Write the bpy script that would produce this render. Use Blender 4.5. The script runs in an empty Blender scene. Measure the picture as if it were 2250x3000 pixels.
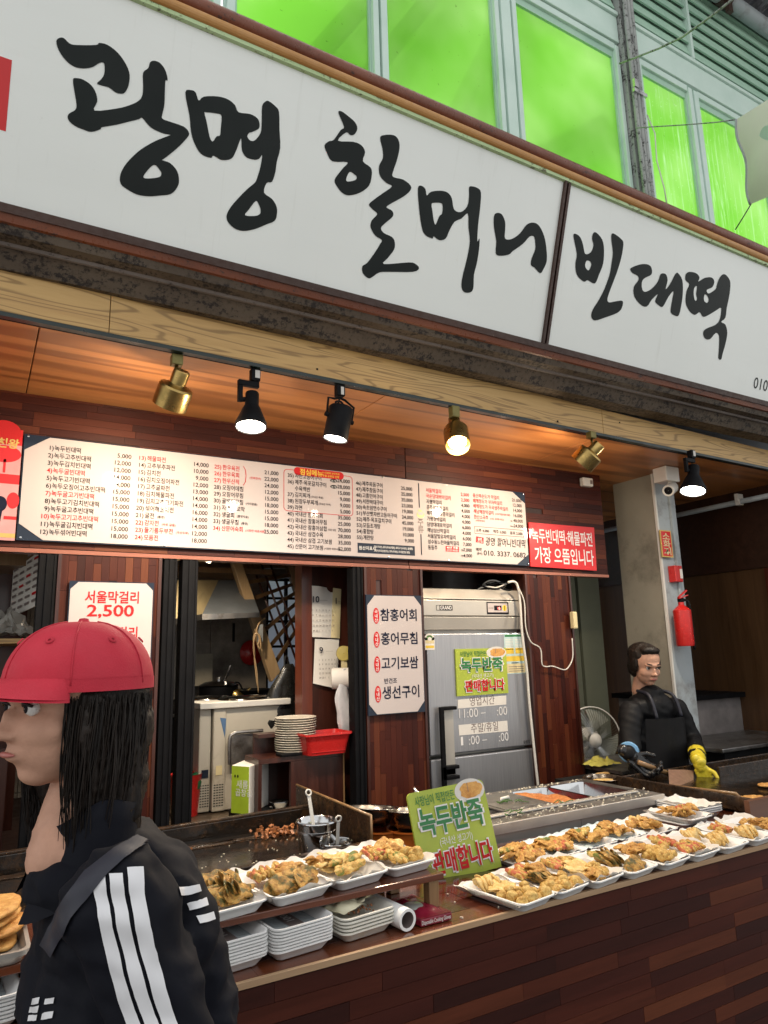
import bpy, bmesh, math, random
from mathutils import Vector, Matrix, noise, Euler
from mathutils.bvhtree import BVHTree
random.seed(7)
rad = math.radians
SC = bpy.context.scene
COL = SC.collection
# ------------------------------------------------------------------ camera
FP = 2050.0
CAMZ = 1.55
RM = Matrix(((0.8659, 0.0768, 0.4943), (-0.4994, 0.1836, 0.8467), (-0.0258, -0.9800, 0.1973)))
cd = bpy.data.cameras.new('camera'); cam = bpy.data.objects.new('camera', cd); COL.objects.link(cam)
cd.sensor_fit = 'VERTICAL'; cd.sensor_height = 36; cd.lens = FP/3000*36; cd.clip_start = .02; cd.clip_end = 200
cr, cu, cb = RM.col[0].normalized(), -RM.col[1].normalized(), -RM.col[2].normalized()
cam.matrix_world = Matrix(((cr.x, cu.x, cb.x, 0), (cr.y, cu.y, cb.y, 0), (cr.z, cu.z, cb.z, CAMZ), (0, 0, 0, 1)))
SC.camera = cam
# ------------------------------------------------------------------ world and sun (grey daylight under an open market street)
w = bpy.data.worlds.new('World'); SC.world = w; w.use_nodes = True
nt = w.node_tree; bg = nt.nodes['Background']
sky = nt.nodes.new('ShaderNodeTexSky'); sky.sky_type = 'NISHITA'; sky.sun_disc = False
sky.sun_elevation = rad(58); sky.sun_rotation = rad(15); sky.dust_density = 3.0
# overcast: the clear sky's colour is mostly greyed out under an even cloud layer
bw_ = nt.nodes.new('ShaderNodeRGBToBW'); mxs = nt.nodes.new('ShaderNodeMix'); mxs.data_type = 'RGBA'; mxs.inputs[0].default_value = .75; mxc = nt.nodes.new('ShaderNodeMix'); mxc.data_type = 'RGBA'; mxc.inputs[0].default_value = .45; mxc.inputs[7].default_value = (6.6, 6.5, 6.2, 1)
nt.links.new(sky.outputs[0], bw_.inputs[0]); nt.links.new(sky.outputs[0], mxs.inputs[6]); nt.links.new(bw_.outputs[0], mxs.inputs[7]); nt.links.new(mxs.outputs[2], mxc.inputs[6]); nt.links.new(mxc.outputs[2], bg.inputs[0]); bg.inputs[1].default_value = 0.15
sl = bpy.data.lights.new('sun', 'SUN'); sl.energy = 0.5; sl.angle = rad(25); sl.color = (1, .96, .9)
so = bpy.data.objects.new('sun', sl); COL.objects.link(so)
so.rotation_euler = (rad(-32), 0, rad(-15))
SC.view_settings.view_transform = 'Standard'; SC.view_settings.look = 'None'
SC.view_settings.exposure = 0.85; SC.view_settings.gamma = 1; SC.view_settings.use_curve_mapping = False
SC.cycles.max_bounces = 8; SC.cycles.diffuse_bounces = 4; SC.cycles.glossy_bounces = 4; SC.cycles.transmission_bounces = 6
SC.cycles.sample_clamp_indirect = 6; SC.cycles.use_denoising = True
SC.cycles.caustics_reflective = False; SC.cycles.caustics_refractive = False

def ray(px, py): return RM @ Vector((px-1125, py-1500, FP))
def aY(px, py, y):
    r = ray(px, py); p = r*(y/r.y); p.z += CAMZ; return p
def aZ(px, py, z):
    r = ray(px, py); p = r*((z-CAMZ)/r.z); p.z += CAMZ; return p
def aX(px, py, x):
    r = ray(px, py); p = r*(x/r.x); p.z += CAMZ; return p
def aP(px, py, o, n):
    r = ray(px, py); c = Vector((0, 0, CAMZ)); return c+r*((o-c).dot(n)/r.dot(n))

# ------------------------------------------------------------------ materials
def lin(c):
    return tuple((v/12.92 if v <= .04045 else ((v+.055)/1.055)**2.4) for v in c)
def hx(s): return lin(tuple(int(s[i:i+2], 16)/255 for i in (0, 2, 4)))
class NB:
    def __init__(s, name):
        s.m = bpy.data.materials.new(name); s.m.use_nodes = True
        s.t = s.m.node_tree; s.b = s.t.nodes['Principled BSDF']; s.out = s.t.nodes['Material Output']
    def n(s, typ, **kw):
        x = s.t.nodes.new('ShaderNode'+typ)
        for k, v in kw.items():
            if k in x.inputs.keys(): x.inputs[k].default_value = v
            else: setattr(x, k, v)
        return x
    def l(s, a, b): s.t.links.new(a, b)
    def coords(s, scale=(1, 1, 1), obj=False, rnd=False, rot=(0, 0, 0)):
        if obj: src = s.n('TexCoord').outputs['Object']
        else: src = s.n('NewGeometry').outputs['Position']
        mp = s.n('Mapping'); mp.inputs['Scale'].default_value = scale; mp.inputs['Rotation'].default_value = rot
        if rnd:
            oi = s.n('ObjectInfo'); ml = s.n('VectorMath', operation='SCALE'); cb_ = s.n('CombineXYZ')
            for k in range(3): s.l(oi.outputs['Random'], cb_.inputs[k])
            s.l(cb_.outputs[0], ml.inputs[0]); ml.inputs['Scale'].default_value = 37.0
            ad = s.n('VectorMath', operation='ADD'); s.l(src, ad.inputs[0]); s.l(ml.outputs[0], ad.inputs[1]); src = ad.outputs[0]
        s.l(src, mp.inputs['Vector']); return mp.outputs[0]
    def noise(s, vec, scale, detail=4, rough=.55, dist=0):
        x = s.n('TexNoise'); x.inputs['Scale'].default_value = scale; x.inputs['Detail'].default_value = detail
        x.inputs['Roughness'].default_value = rough; x.inputs['Distortion'].default_value = dist
        s.l(vec, x.inputs['Vector']); return x.outputs['Fac']
    def ramp(s, fac, stops, interp='LINEAR'):
        x = s.n('ValToRGB'); e = x.color_ramp.elements; x.color_ramp.interpolation = interp
        while len(e) < len(stops): e.new(.5)
        for i, (p, c) in enumerate(stops):
            e[i].position = p; e[i].color = (c, c, c, 1) if isinstance(c, (int, float)) else tuple(c)+(1,)
        s.l(fac, x.inputs[0]); return x.outputs[0]
    def mix(s, fac, a, b, mode='MIX'):
        x = s.n('Mix', data_type='RGBA', blend_type=mode)
        if isinstance(fac, (int, float)): x.inputs[0].default_value = fac
        else: s.l(fac, x.inputs[0])
        for v, i in ((a, 6), (b, 7)):
            if isinstance(v, (tuple, list)): x.inputs[i].default_value = tuple(v)[:3]+(1,)
            else: s.l(v, x.inputs[i])
        return x.outputs[2]
    def bump(s, h, strength, dist=.002):
        x = s.n('Bump'); x.inputs['Strength'].default_value = strength; x.inputs['Distance'].default_value = dist
        s.l(h, x.inputs['Height']); s.l(x.outputs[0], s.b.inputs['Normal'])
    def set(s, **kw):
        for k, v in kw.items():
            k = {'rough': 'Roughness', 'metal': 'Metallic', 'coat': 'Coat Weight', 'coatr': 'Coat Roughness', 'spec': 'Specular IOR Level', 'trans': 'Transmission Weight', 'sss': 'Subsurface Weight', 'sheen': 'Sheen Weight', 'alpha': 'Alpha', 'em': 'Emission Strength', 'emc': 'Emission Color', 'col': 'Base Color', 'ior': 'IOR'}[k]
            if isinstance(v, (int, float)): s.b.inputs[k].default_value = v
            elif isinstance(v, (tuple, list)): s.b.inputs[k].default_value = tuple(v)[:3]+(1,)
            else: s.l(v, s.b.inputs[k])
        return s
def MT(name, col, rough=.5, var=.18, vs=8, bump=0, bs=60, obj=False, dirt=None, ds=3, dt=(.5, .7), **kw):
    """painted or plain surface: base colour, broken up by two scales of noise, optional dirt in patches"""
    b = NB(name); v = b.coords(obj=obj, rnd=obj)
    n1 = b.noise(v, vs, 6, .6)
    c = b.mix(b.ramp(n1, [(.3, 1-var), (.7, 1+var)]), (0, 0, 0), col, 'MIX')
    lo = tuple(x*(1-var) for x in col); hi = tuple(min(1, x*(1+var*.7)) for x in col)
    c = b.mix(b.ramp(n1, [(.3, 0), (.72, 1)]), lo, hi)
    if dirt:
        dn = b.noise(v, ds, 8, .7); c = b.mix(b.ramp(dn, [(dt[0], 0), (dt[1], 1)]), c, dirt)
    b.set(col=c, **kw)
    b.set(rough=b.ramp(b.noise(v, vs*1.7, 3), [(.3, max(0, rough-.1)), (.7, min(1, rough+.1))]))
    if bump: b.bump(b.noise(v, bs, 4), bump)
    return b.m
def wood(name, stops, axis=0, sc=1.0, rough=.35, coat=.2, bump=.15, rnd=False, spec=.5, fig=0, figs=7):
    """grain stretched along one axis; rnd gives each strip its own tone"""
    b = NB(name); s = [26, 26, 26]; s[axis] = 1.6
    s = [x*sc for x in s]
    v = b.coords(scale=tuple(s), rnd=rnd)
    g = b.noise(v, 1.0, 6, .62, .6)
    s2 = [160, 160, 160]; s2[axis] = 6
    f = b.noise(b.coords(scale=tuple(x*sc for x in s2), rnd=rnd), 1.0, 3, .7)
    fac = b.mix(.35, g, f)
    if rnd:
        oi = b.n('ObjectInfo'); base = b.ramp(oi.outputs['Random'], stops, 'LINEAR')
        c = b.mix(b.ramp(fac, [(.3, 0), (.7, 1)]), b.mix(.45, base, (0, 0, 0)), base)
    else: c = b.ramp(fac, stops)
    if fig:
        # long cathedral figure of flat-sawn boards
        s3 = [figs, figs, figs]; s3[axis] = figs*.07; lowv = b.coords(scale=tuple(s3)); ln = b.noise(lowv, 1.0, 2, .4, .3)
        m1 = b.n('Math', operation='MULTIPLY'); b.l(ln, m1.inputs[0]); m1.inputs[1].default_value = fig
        sn = b.n('Math', operation='SINE'); b.l(m1.outputs[0], sn.inputs[0])
        k = b.ramp(sn.outputs[0], [(0, 0), (.55, .15), (.95, 1)])
        c = b.mix(b.mix(.25, k, (0, 0, 0)), c, tuple(x*.55 for x in stops[0][1]))
    b.set(col=c, rough=b.ramp(fac, [(.3, rough-.08), (.7, rough+.1)]), coat=coat, coatr=.12, spec=spec)
    b.bump(fac, bump, .001); return b.m
RED5 = [(0, (.034, .0066, .0042)), (.3, (.054, .0100, .0056)), (.6, (.076, .0148, .0072)), (.85, (.100, .0225, .0098)), (.95, (.122, .031, .0125)), (1, (.155, .044, .017))]
M = {}
M['strip'] = wood('wood_strip_red_brown', RED5, 0, rnd=True, rough=.45, coat=.0, spec=.22)
M['strip_v'] = wood('wood_strip_upright', RED5, 2, rnd=True, rough=.45, coat=.0, spec=.22)
M['strip_top'] = wood('wood_counter_top', [(0, (.035, .007, .004)), (.5, (.085, .018, .008)), (1, (.16, .042, .015))], 0, rnd=True, rough=.22, coat=.6)
M['under'] = MT('dark_backing_board', (.02, .006, .004), .6)
M['edge'] = wood('pale_edge_banding', [(.3, (.32, .19, .10)), (.7, (.47, .31, .18))], 0, rough=.45)
M['redwood'] = wood('red_brown_wood', [(.3, (.022, .006, .004)), (.7, (.065, .016, .008))], 2)
M['darkwood'] = wood('dark_wood', [(.3, (.018, .008, .005)), (.7, (.05, .02, .011))], 0)
M['ceil'] = wood('orange_plywood', [(.28, (.43, .155, .044)), (.5, (.54, .22, .066)), (.72, (.62, .28, .095))], 0, sc=.6, rough=.4, coat=.15, fig=30, figs=4)
M['pine'] = wood('pine_board', [(.28, (.42, .235, .072)), (.5, (.54, .335, .12)), (.72, (.61, .40, .16))], 0, sc=.6, rough=.5, coat=.05, fig=85, figs=13)
M['stair'] = wood('pale_stair_timber', [(.3, (.34, .22, .11)), (.7, (.48, .34, .19))], 2, sc=.6)
M['woodb'] = wood('old_bench_wood', [(.3, (.16, .085, .035)), (.7, (.30, .18, .08))], 2)
M['black'] = MT('black_painted_metal', (.005, .005, .006), .55, .3, 14, spec=.12)
M['blackm'] = MT('matte_black', (.007, .007, .0075), .7, .3, 14, spec=.2)
M['track'] = MT('dark_green_black_track', (.006, .016, .013), .35)
M['steel'] = MT('brushed_steel', (.50, .47, .43), .38, .12, 5, metal=.55, dirt=(.22, .19, .15), ds=6, dt=(.58, .8))
M['steeld'] = MT('dull_steel', (.33, .32, .31), .42, .2, 9, metal=1, dirt=(.08, .06, .045), ds=9)
M['chrome'] = MT('polished_steel', (.6, .6, .6), .16, .1, metal=1)
M['iron'] = MT('oily_black_iron', (.012, .009, .007), .16, .4, 9, .3, 40, dirt=(.05, .025, .01), ds=14)
M['ironrim'] = MT('greasy_iron_rim', (.03, .018, .011), .3, .4, 30, .4, 90, dirt=(.10, .05, .02), ds=20)
def brushed():
    b = NB('grey_fridge_steel'); v = b.coords(scale=(300, 1, 6)); n = b.noise(v, 1, 3)
    n2 = b.noise(b.coords(), 2.5, 5)
    c = b.mix(b.ramp(n, [(.3, 0), (.7, 1)]), (.34, .345, .37), (.43, .435, .45)); c = b.mix(b.ramp(n2, [(.55, 0), (.75, .3)]), c, (.17, .165, .16))
    b.set(col=c, metal=.65, rough=b.ramp(n, [(.2, .3), (.8, .45)])); b.bump(n, .08, .0006); return b.m
M['fridge'] = brushed()
M['fridgeL'] = MT('pale_fridge_panel', (.50, .47, .42), .38, .08, 3, metal=.5, dirt=(.3, .27, .22), ds=4, dt=(.6, .8))
def brass():
    b = NB('aged_brass'); v = b.coords(obj=True); n = b.noise(v, 30, 6)
    b.set(col=b.mix(b.ramp(n, [(.35, 0), (.75, 1)]), (.50, .34, .12), (.26, .19, .07)), metal=1, rough=b.ramp(n, [(.3, .22), (.8, .45)])); return b.m
M['brass'] = brass()
M['brassm'] = MT('olive_gold_paint', (.19, .16, .05), .45, .2, 40, metal=.5, obj=True)
def board(name, col, rough):
    b = NB(name); v = b.coords(); n = b.noise(v, 3, 3); h = b.noise(v, 130, 3)
    b.set(col=b.mix(b.ramp(n, [(.3, 0), (.7, 1)]), tuple(x*.93 for x in col), col), rough=rough, coat=.30, coatr=.04, spec=.2)
    b.bump(h, .05, .0004); return b.m
M['paper'] = board('glossy_white_board', (.50, .445, .435), .5)
M['navy'] = board('navy_board', (.014, .022, .040), .3)
M['redb'] = board('red_board', (.60, .022, .025), .35)
M['ink'] = MT('black_ink', (.010, .009, .012), .6, .1, spec=.12)
M['inkn'] = MT('navy_ink', (.010, .013, .032), .6, .1, spec=.12)
M['inkr'] = MT('red_ink', (.50, .022, .025), .6, .1, spec=.12)
M['inkg'] = MT('grey_ink', (.20, .16, .15), .5, .1)
M['inkw'] = MT('white_print', (.72, .71, .70), .45, .06)
M['inkgreen'] = MT('green_print', (.02, .17, .045), .45, .1)
M['inkdg'] = MT('olive_print', (.10, .19, .01), .5, .1)
M['yellowp'] = MT('yellow_print', (.72, .50, .05), .5, .1)
M['gold'] = MT('gold_print', (.62, .42, .12), .4, .2)
M['sheet'] = MT('white_paper', (.70, .67, .62), .7, .06, 3)
M['sheety'] = MT('yellowed_paper', (.62, .53, .30), .7, .12, 6)
M['sheetb'] = MT('pale_blue_sheet', (.45, .60, .60), .4, .1)
def signface():
    b = NB('sign_vinyl'); v = b.coords(); n = b.noise(v, 1.1, 3); d = b.noise(v, 24, 8, .75); sp = b.noise(v, 300, 2)
    c = b.mix(b.ramp(n, [(.3, 0), (.7, 1)]), (.76, .79, .76), (.82, .85, .82))
    c = b.mix(b.ramp(d, [(.66, 0), (.78, .4)]), c, (.42, .41, .34))
    st = b.noise(b.coords(scale=(40, 3, 3)), 1, 4)
    c = b.mix(b.ramp(st, [(.62, 0), (.85, .25)]), c, (.45, .46, .40))
    b.set(col=c, rough=.30, coat=.4, coatr=.08)
    wv = b.noise(b.coords(scale=(2.2, 2.2, 9), rot=(0, rad(28), 0)), 1.2, 3, .5, .8); b.bump(wv, .06, .02); return b.m
M['sign'] = signface()
M['signink'] = MT('sign_black_letter', (.004, .008, .0075), .35, .3, 3, spec=.2)
def rustpaint(name, c1, c2, rustc, thr, rough=.4, sx=(10, 30, 30)):
    b = NB(name); v = b.coords(scale=sx); n = b.noise(v, 1, 8, .7); n2 = b.noise(b.coords(), 60, 8, .75); nn = b.noise(b.coords(), 3, 4)
    c = b.mix(b.ramp(nn, [(.3, 0), (.7, 1)]), c1, c2)
    c = b.mix(b.ramp(b.mix(.5, n, n2), [(thr, 0), (thr+.06, 1)]), c, rustc)
    b.set(col=c, rough=b.ramp(n2, [(.4, rough), (.6, rough+.3)])); b.bump(n2, .5, .002); return b.m
M['mould_red'] = rustpaint('rusty_red_brown_rail', (.13, .035, .015), (.20, .055, .02), (.035, .02, .018), .55, .25)
M['mould_or'] = rustpaint('orange_ochre_rail', (.40, .19, .05), (.50, .26, .08), (.08, .05, .03), .62, .35)
M['mould_gr'] = rustpaint('pale_green_strip', (.42, .55, .28), (.5, .65, .38), (.10, .09, .05), .53, .5)
M['mould_dk'] = rustpaint('dark_rust_channel', (.035, .016, .011), (.06, .026, .017), (.17, .13, .11), .60, .4)
M['rib'] = rustpaint('worn_grey_rib', (.12, .10, .09), (.17, .145, .13), (.04, .03, .025), .55, .5)
M['mould_br'] = rustpaint('flaking_brown_paint', (.060, .042, .028), (.105, .078, .052), (.014, .009, .007), .50, .5)
M['mint'] = rustpaint('mint_painted_steel', (.52, .68, .60), (.64, .78, .71), (.055, .045, .04), .64, .45, (14, 14, 14))
M['mintd'] = rustpaint('mint_louvre_slat', (.34, .54, .42), (.44, .64, .50), (.06, .055, .04), .66, .5, (14, 14, 14))
M['pipe'] = rustpaint('grimy_grey_conduit', (.27, .29, .28), (.38, .40, .38), (.03, .026, .026), .52, .6, (24, 24, 10))
def greenglass(name, drip):
    b = NB(name); v = b.coords(); n = b.noise(v, 2.2, 2, .45); n2 = b.noise(v, 40, 4)
    c = b.mix(b.ramp(n, [(.35, 0), (.7, 1)]), (.45, .80, .22), (.62, .89, .42))
    if drip:
        dv = b.coords(scale=(34, 1, .9)); dn = b.noise(dv, 1, 3, .5, .9)
        c = b.mix(b.ramp(dn, [(.575, 0), (.60, .8), (.61, .8), (.635, 0)]), c, (.75, .95, .7))
        sp = b.noise(b.coords(scale=(60, 60, 40)), 1, 2); c = b.mix(b.ramp(sp, [(.69, 0), (.71, .7)]), c, (.8, .95, .75))
    c = b.mix(b.ramp(n2, [(.72, 0), (.76, .6)]), c, (.08, .18, .04))
    tr = b.n('BsdfTranslucent'); b.l(c, tr.inputs[0]); b.set(col=c, rough=.18)
    mx = b.n('MixShader'); mx.inputs[0].default_value = .93; b.l(b.b.outputs[0], mx.inputs[1]); b.l(tr.outputs[0], mx.inputs[2])
    tp = b.n('BsdfTransparent'); b.l(c, tp.inputs[0]); m2 = b.n('MixShader'); m2.inputs[0].default_value = .2; b.l(mx.outputs[0], m2.inputs[1]); b.l(tp.outputs[0], m2.inputs[2]); b.l(m2.outputs[0], b.out.inputs[0]); return b.m
M['gglass'] = greenglass('green_film_glass', False)
M['gglassd'] = greenglass('green_film_glass_with_drips', True)
M['foam'] = MT('white_foam', (.80, .80, .79), .45, .04, 20, .1, 300, obj=True, sss=.0)
M['foamdirt'] = MT('used_white_foam', (.76, .74, .66), .5, .08, 20, .1, 300, obj=True, dirt=(.60, .52, .30), ds=12, dt=(.55, .8))
M['liner'] = MT('greaseproof_paper', (.74, .70, .64), .6, .06, 30, .25, 90, dirt=(.62, .48, .26), ds=9, dt=(.6, .82))
M['linerb'] = MT('pale_blue_greaseproof_paper', (.52, .62, .64), .5, .06, 30, .25, 90)
M['plast'] = MT('white_plastic', (.66, .64, .59), .4, .06)
M['cream'] = MT('cream_enamel', (.50, .46, .38), .4, .1, 4, dirt=(.22, .17, .11), ds=5, dt=(.58, .8))
M['redpl'] = MT('red_plastic', (.50, .02, .018), .3, .1)
M['orpl'] = MT('orange_plastic', (.52, .13, .02), .35, .1)
M['china'] = MT('off_white_china', (.58, .54, .46), .2, .05)
M['bagk'] = MT('black_plastic_bag', (.012, .012, .011), .28, .3, 20, .5, 14)
M['bagw'] = MT('white_plastic_bag', (.60, .60, .62), .3, .08, 20, .5, 14, alpha=.9)
M['tile'] = MT('brown_floor_tile', (.10, .07, .045), .35, .3, 12, dirt=(.03, .02, .013), ds=5)
M['wallk'] = MT('grimy_kitchen_tile', (.26, .23, .19), .4, .15, 3, dirt=(.08, .06, .045), ds=2.2)
M['hood'] = MT('grey_hood_metal', (.17, .19, .21), .5, .15, metal=.4)
M['hoody'] = MT('yellowed_hood_metal', (.36, .29, .16), .5, .15, metal=.2)
M['concrete'] = MT('grey_beige_plaster', (.28, .255, .20), .8, .15, 3, .2, 60, dirt=(.09, .075, .055), ds=4, dt=(.5, .8))
M['pillarm'] = MT('grey_painted_post', (.36, .40, .42), .5, .1, 3, dirt=(.18, .17, .16), ds=5)
M['curtain'] = MT('olive_grey_panel', (.11, .12, .085), .7, .15, 3)
M['floor'] = MT('market_floor', (.10, .098, .095), .45, .25, 3, .2, 30, dirt=(.04, .04, .04), ds=1.5)
M['outwall'] = MT('pale_blue_daylight_bounce', (.60, .66, .78), .7, .08, 2)
M['roofm'] = MT('dark_corrugated_sheet', (.12, .12, .13), .5, .5, 10, metal=.3, dirt=(.45, .45, .47), ds=9, dt=(.6, .72))
M['cloth'] = MT('navy_black_nylon', (.0042, .0048, .009), .8, .3, 6, 1, 14, spec=.18)
M['cloth2'] = MT('black_apron', (.006, .006, .007), .6, .4, 8, .8, 14, spec=.2)
M['strap'] = MT('slate_bag_strap', (.015, .016, .027), .6, .1)
M['capred'] = MT('red_cotton_cap', (.50, .018, .04), .75, .12, 10, .3, 500)
M['stripe'] = MT('white_sleeve_stripe', (.66, .66, .68), .5, .06)
M['skin'] = MT('skin', (.52, .29, .20), .6, .14, 28, .25, 260, spec=.3)
M['eyew'] = MT('eye_white', (.7, .68, .65), .2, .02)
M['lip'] = MT('lips', (.42, .13, .11), .4, .05)
def hairm():
    b = NB('dark_hair'); v = b.coords(scale=(140, 140, 5)); n = b.noise(v, 1, 4)
    b.set(col=b.ramp(n, [(.3, (.004, .003, .0025)), (.75, (.022, .014, .010))]), rough=.5, spec=.25); b.bump(n, .8, .004); return b.m
M['hair'] = hairm()
M['glovek'] = MT('black_rubber_glove', (.012, .012, .013), .25, .3, 20, .4, 40)
M['glovey'] = MT('yellow_rubber_glove', (.72, .58, .04), .3, .1, 20, .4, 30)
M['bluepl'] = MT('light_blue_cuff', (.20, .42, .68), .4, .1)
def emis(name, col, s):
    b = NB(name); b.set(col=(.8, .8, .8), emc=col, em=s); return b.m
M['bulb'] = emis('lit_bulb', (1, .86, .62), 26)
M['bulbc'] = emis('lit_bulb_pale', (1, .93, .8), 14)
M['led'] = emis('red_display', (1, .05, .03), 3)
def batter(name, stops, scale, green=None, gthr=.55, red=None, bump=.6):
    b = NB(name); v = b.coords(obj=True, rnd=True); n = b.noise(v, scale, 7, .68); n2 = b.noise(v, scale*3.2, 6, .7); n3 = b.noise(v, scale*.8, 5, .65)
    c = b.ramp(b.mix(.4, n, n2), stops)
    if green: c = b.mix(b.ramp(n3, [(gthr-.02, 0), (gthr+.07, .85)]), c, b.mix(n2, tuple(x*.5 for x in green), tuple(min(1, x*1.5) for x in green)))
    if red:
        n4 = b.noise(b.coords(obj=True, rnd=True, rot=(1, 2, 3)), scale*.5, 2); c = b.mix(b.ramp(n4, [(.50, 0), (.56, .85)]), c, b.mix(n2, tuple(x*.7 for x in red), tuple(min(1, x*1.3) for x in red)))
    b.set(col=c, rough=.55, spec=.35, sss=.0); b.bump(b.mix(.5, n, n2), bump, .004); return b.m
GOLD = [(.34, (.20, .075, .014)), (.44, (.42, .22, .045)), (.54, (.60, .40, .12)), (.68, (.76, .59, .27))]
BRN = [(.34, (.09, .032, .008)), (.44, (.25, .12, .024)), (.54, (.46, .26, .06)), (.68, (.62, .42, .14))]
PALE = [(.32, (.34, .15, .035)), (.42, (.58, .35, .10)), (.53, (.70, .50, .20)), (.68, (.80, .66, .36))]
M['f_ball'] = batter('golden_fried_batter', GOLD, 70)
M['f_pale'] = batter('pale_yellow_batter', PALE, 60)
M['f_crab'] = batter('crab_stick_batter', GOLD, 60, (.06, .10, .015), .58, (.46, .085, .05))
M['f_leaf'] = batter('green_leaf_batter', BRN, 55, (.035, .05, .014), .50)
M['f_pep'] = batter('green_pepper_batter', GOLD, 50, (.055, .12, .012), .52)
M['f_mix'] = batter('orange_brown_batter', [(.34, (.15, .05, .010)), (.44, (.35, .155, .03)), (.54, (.54, .30, .075)), (.68, (.70, .48, .18))], 55, (.16, .18, .02), .66)
M['f_cake'] = batter('mung_bean_pancake', [(.30, (.28, .10, .02)), (.45, (.52, .24, .06)), (.58, (.66, .37, .11)), (.75, (.78, .52, .2))], 24, (.3, .28, .06), .72, bump=1)
M['dough'] = batter('orange_dough', [(.3, (.30, .085, .02)), (.5, (.44, .16, .045)), (.7, (.52, .25, .09))], 30)
M['rice'] = batter('grey_bean_batter', [(.3, (.30, .25, .18)), (.5, (.5, .43, .33)), (.7, (.62, .56, .46))], 60)
M['scrap'] = MT('fried_crumb', (.28, .10, .03), .5, .4, 60)
M['crumbw'] = MT('white_crumb', (.7, .64, .5), .6, .2, 60)
M['scallion'] = MT('green_scallion', (.05, .13, .015), .4, .3, 60)
M['sgreen'] = MT('lime_sign_face', (.36, .44, .045), .4, .1, 14, .3, 40)
M['photoplate'] = MT('printed_plate', (.62, .60, .56), .5, .05)
# ------------------------------------------------------------------ geometry helpers
class G:
    def __init__(s): s.v = []; s.f = []
    def add(s, vs, fs):
        k = len(s.v); s.v += [Vector(v) for v in vs]; s.f += [tuple(i+k for i in f) for f in fs]; return s
    def box(s, c, d, rot=None):
        c = Vector(c); vs = []
        for x in (-.5, .5):
            for y in (-.5, .5):
                for z in (-.5, .5):
                    p = Vector((x*d[0], y*d[1], z*d[2])); p = rot @ p if rot else p; vs.append(c+p)
        return s.add(vs, [(0, 1, 3, 2), (4, 6, 7, 5), (0, 4, 5, 1), (2, 3, 7, 6), (0, 2, 6, 4), (1, 5, 7, 3)])
    def bb(s, a, b): return s.box([(a[i]+b[i])/2 for i in range(3)], [abs(b[i]-a[i]) for i in range(3)])
    def beam(s, a, b, wd, ht, up=(0, 0, 1)):
        a, b = Vector(a), Vector(b); d = (b-a); L = d.length; d.normalize(); up = Vector(up); sd = d.cross(up).normalized(); u = sd.cross(d)
        R = Matrix((d, sd, u)).transposed(); return s.box((a+b)/2, (L, wd, ht), R)
    def tube(s, pts, r, n=8, cap=True):
        pts = [Vector(p) for p in pts]; rings = []
        rr = r if isinstance(r, (list, tuple)) else [r]*len(pts)
        prev = None
        for i, p in enumerate(pts):
            d = (pts[min(i+1, len(pts)-1)]-pts[max(i-1, 0)])
            if d.length < 1e-9: d = Vector((0, 0, 1))
            d.normalize()
            if prev is None: a = d.orthogonal().normalized()
            else: a = (prev-d*prev.dot(d)); a = a.normalized() if a.length > 1e-6 else d.orthogonal().normalized()
            prev = a; b = d.cross(a); rings.append([p+(a*math.cos(2*math.pi*k/n)+b*math.sin(2*math.pi*k/n))*rr[i] for k in range(n)])
        return s.rings(rings, cap)
    def rings(s, rings, cap=True, close=True):
        n = len(rings[0]); vs = [v for r in rings for v in r]; fs = []
        for i in range(len(rings)-1):
            for k in range(n if close else n-1):
                k2 = (k+1) % n; fs.append((i*n+k, i*n+k2, (i+1)*n+k2, (i+1)*n+k))
        if cap: fs.append(tuple(range(n-1, -1, -1))); fs.append(tuple((len(rings)-1)*n+k for k in range(n)))
        return s.add(vs, fs)
    def lathe(s, prof, o=(0, 0, 0), ax=(0, 0, 1), n=28, cap=False):
        o = Vector(o); ax = Vector(ax).normalized(); a = ax.orthogonal().normalized(); b = ax.cross(a)
        return s.rings([[o+ax*h+(a*math.cos(2*math.pi*k/n)+b*math.sin(2*math.pi*k/n))*max(r, 1e-5) for k in range(n)] for r, h in prof], cap)
    def prism(s, poly, off):
        """closed outline (3-D points) pushed by off"""
        off = Vector(off); n = len(poly); vs = [Vector(p) for p in poly]+[Vector(p)+off for p in poly]
        return s.add(vs, [tuple(range(n)), tuple(range(2*n-1, n-1, -1))]+[(i, i+n, (i+1) % n+n, (i+1) % n) for i in range(n)])
    def grid(s, fn, nu, nv):
        vs = [fn(i/nu, j/nv) for j in range(nv+1) for i in range(nu+1)]
        return s.add(vs, [(j*(nu+1)+i, j*(nu+1)+i+1, (j+1)*(nu+1)+i+1, (j+1)*(nu+1)+i) for j in range(nv) for i in range(nu)])
    def mesh(s, name, smooth=False):
        m = bpy.data.meshes.new(name); m.from_pydata([tuple(v) for v in s.v], [], s.f); m.validate(); m.update()
        bm = bmesh.new(); bm.from_mesh(m); bmesh.ops.recalc_face_normals(bm, faces=bm.faces); bm.to_mesh(m); bm.free()
        if smooth:
            m.polygons.foreach_set('use_smooth', [True]*len(m.polygons))
            if smooth is not True: m.set_sharp_from_angle(angle=rad(smooth))
        return m
def link(name, me, mt=None, parent=None, label=None, bevel=0):
    o = bpy.data.objects.new(name, me); COL.objects.link(o)
    if mt and not me.materials: me.materials.append(mt)
    if parent: 
        o.parent = parent
        if parent.get('_w'): o.matrix_parent_inverse = Matrix.Translation(-Vector(parent['_w']))
    if label: o['label'] = label
    if bevel:
        b = o.modifiers.new('bevel', 'BEVEL'); b.width = bevel; b.segments = 2; b.limit_method = 'ANGLE'
    return o
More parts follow.
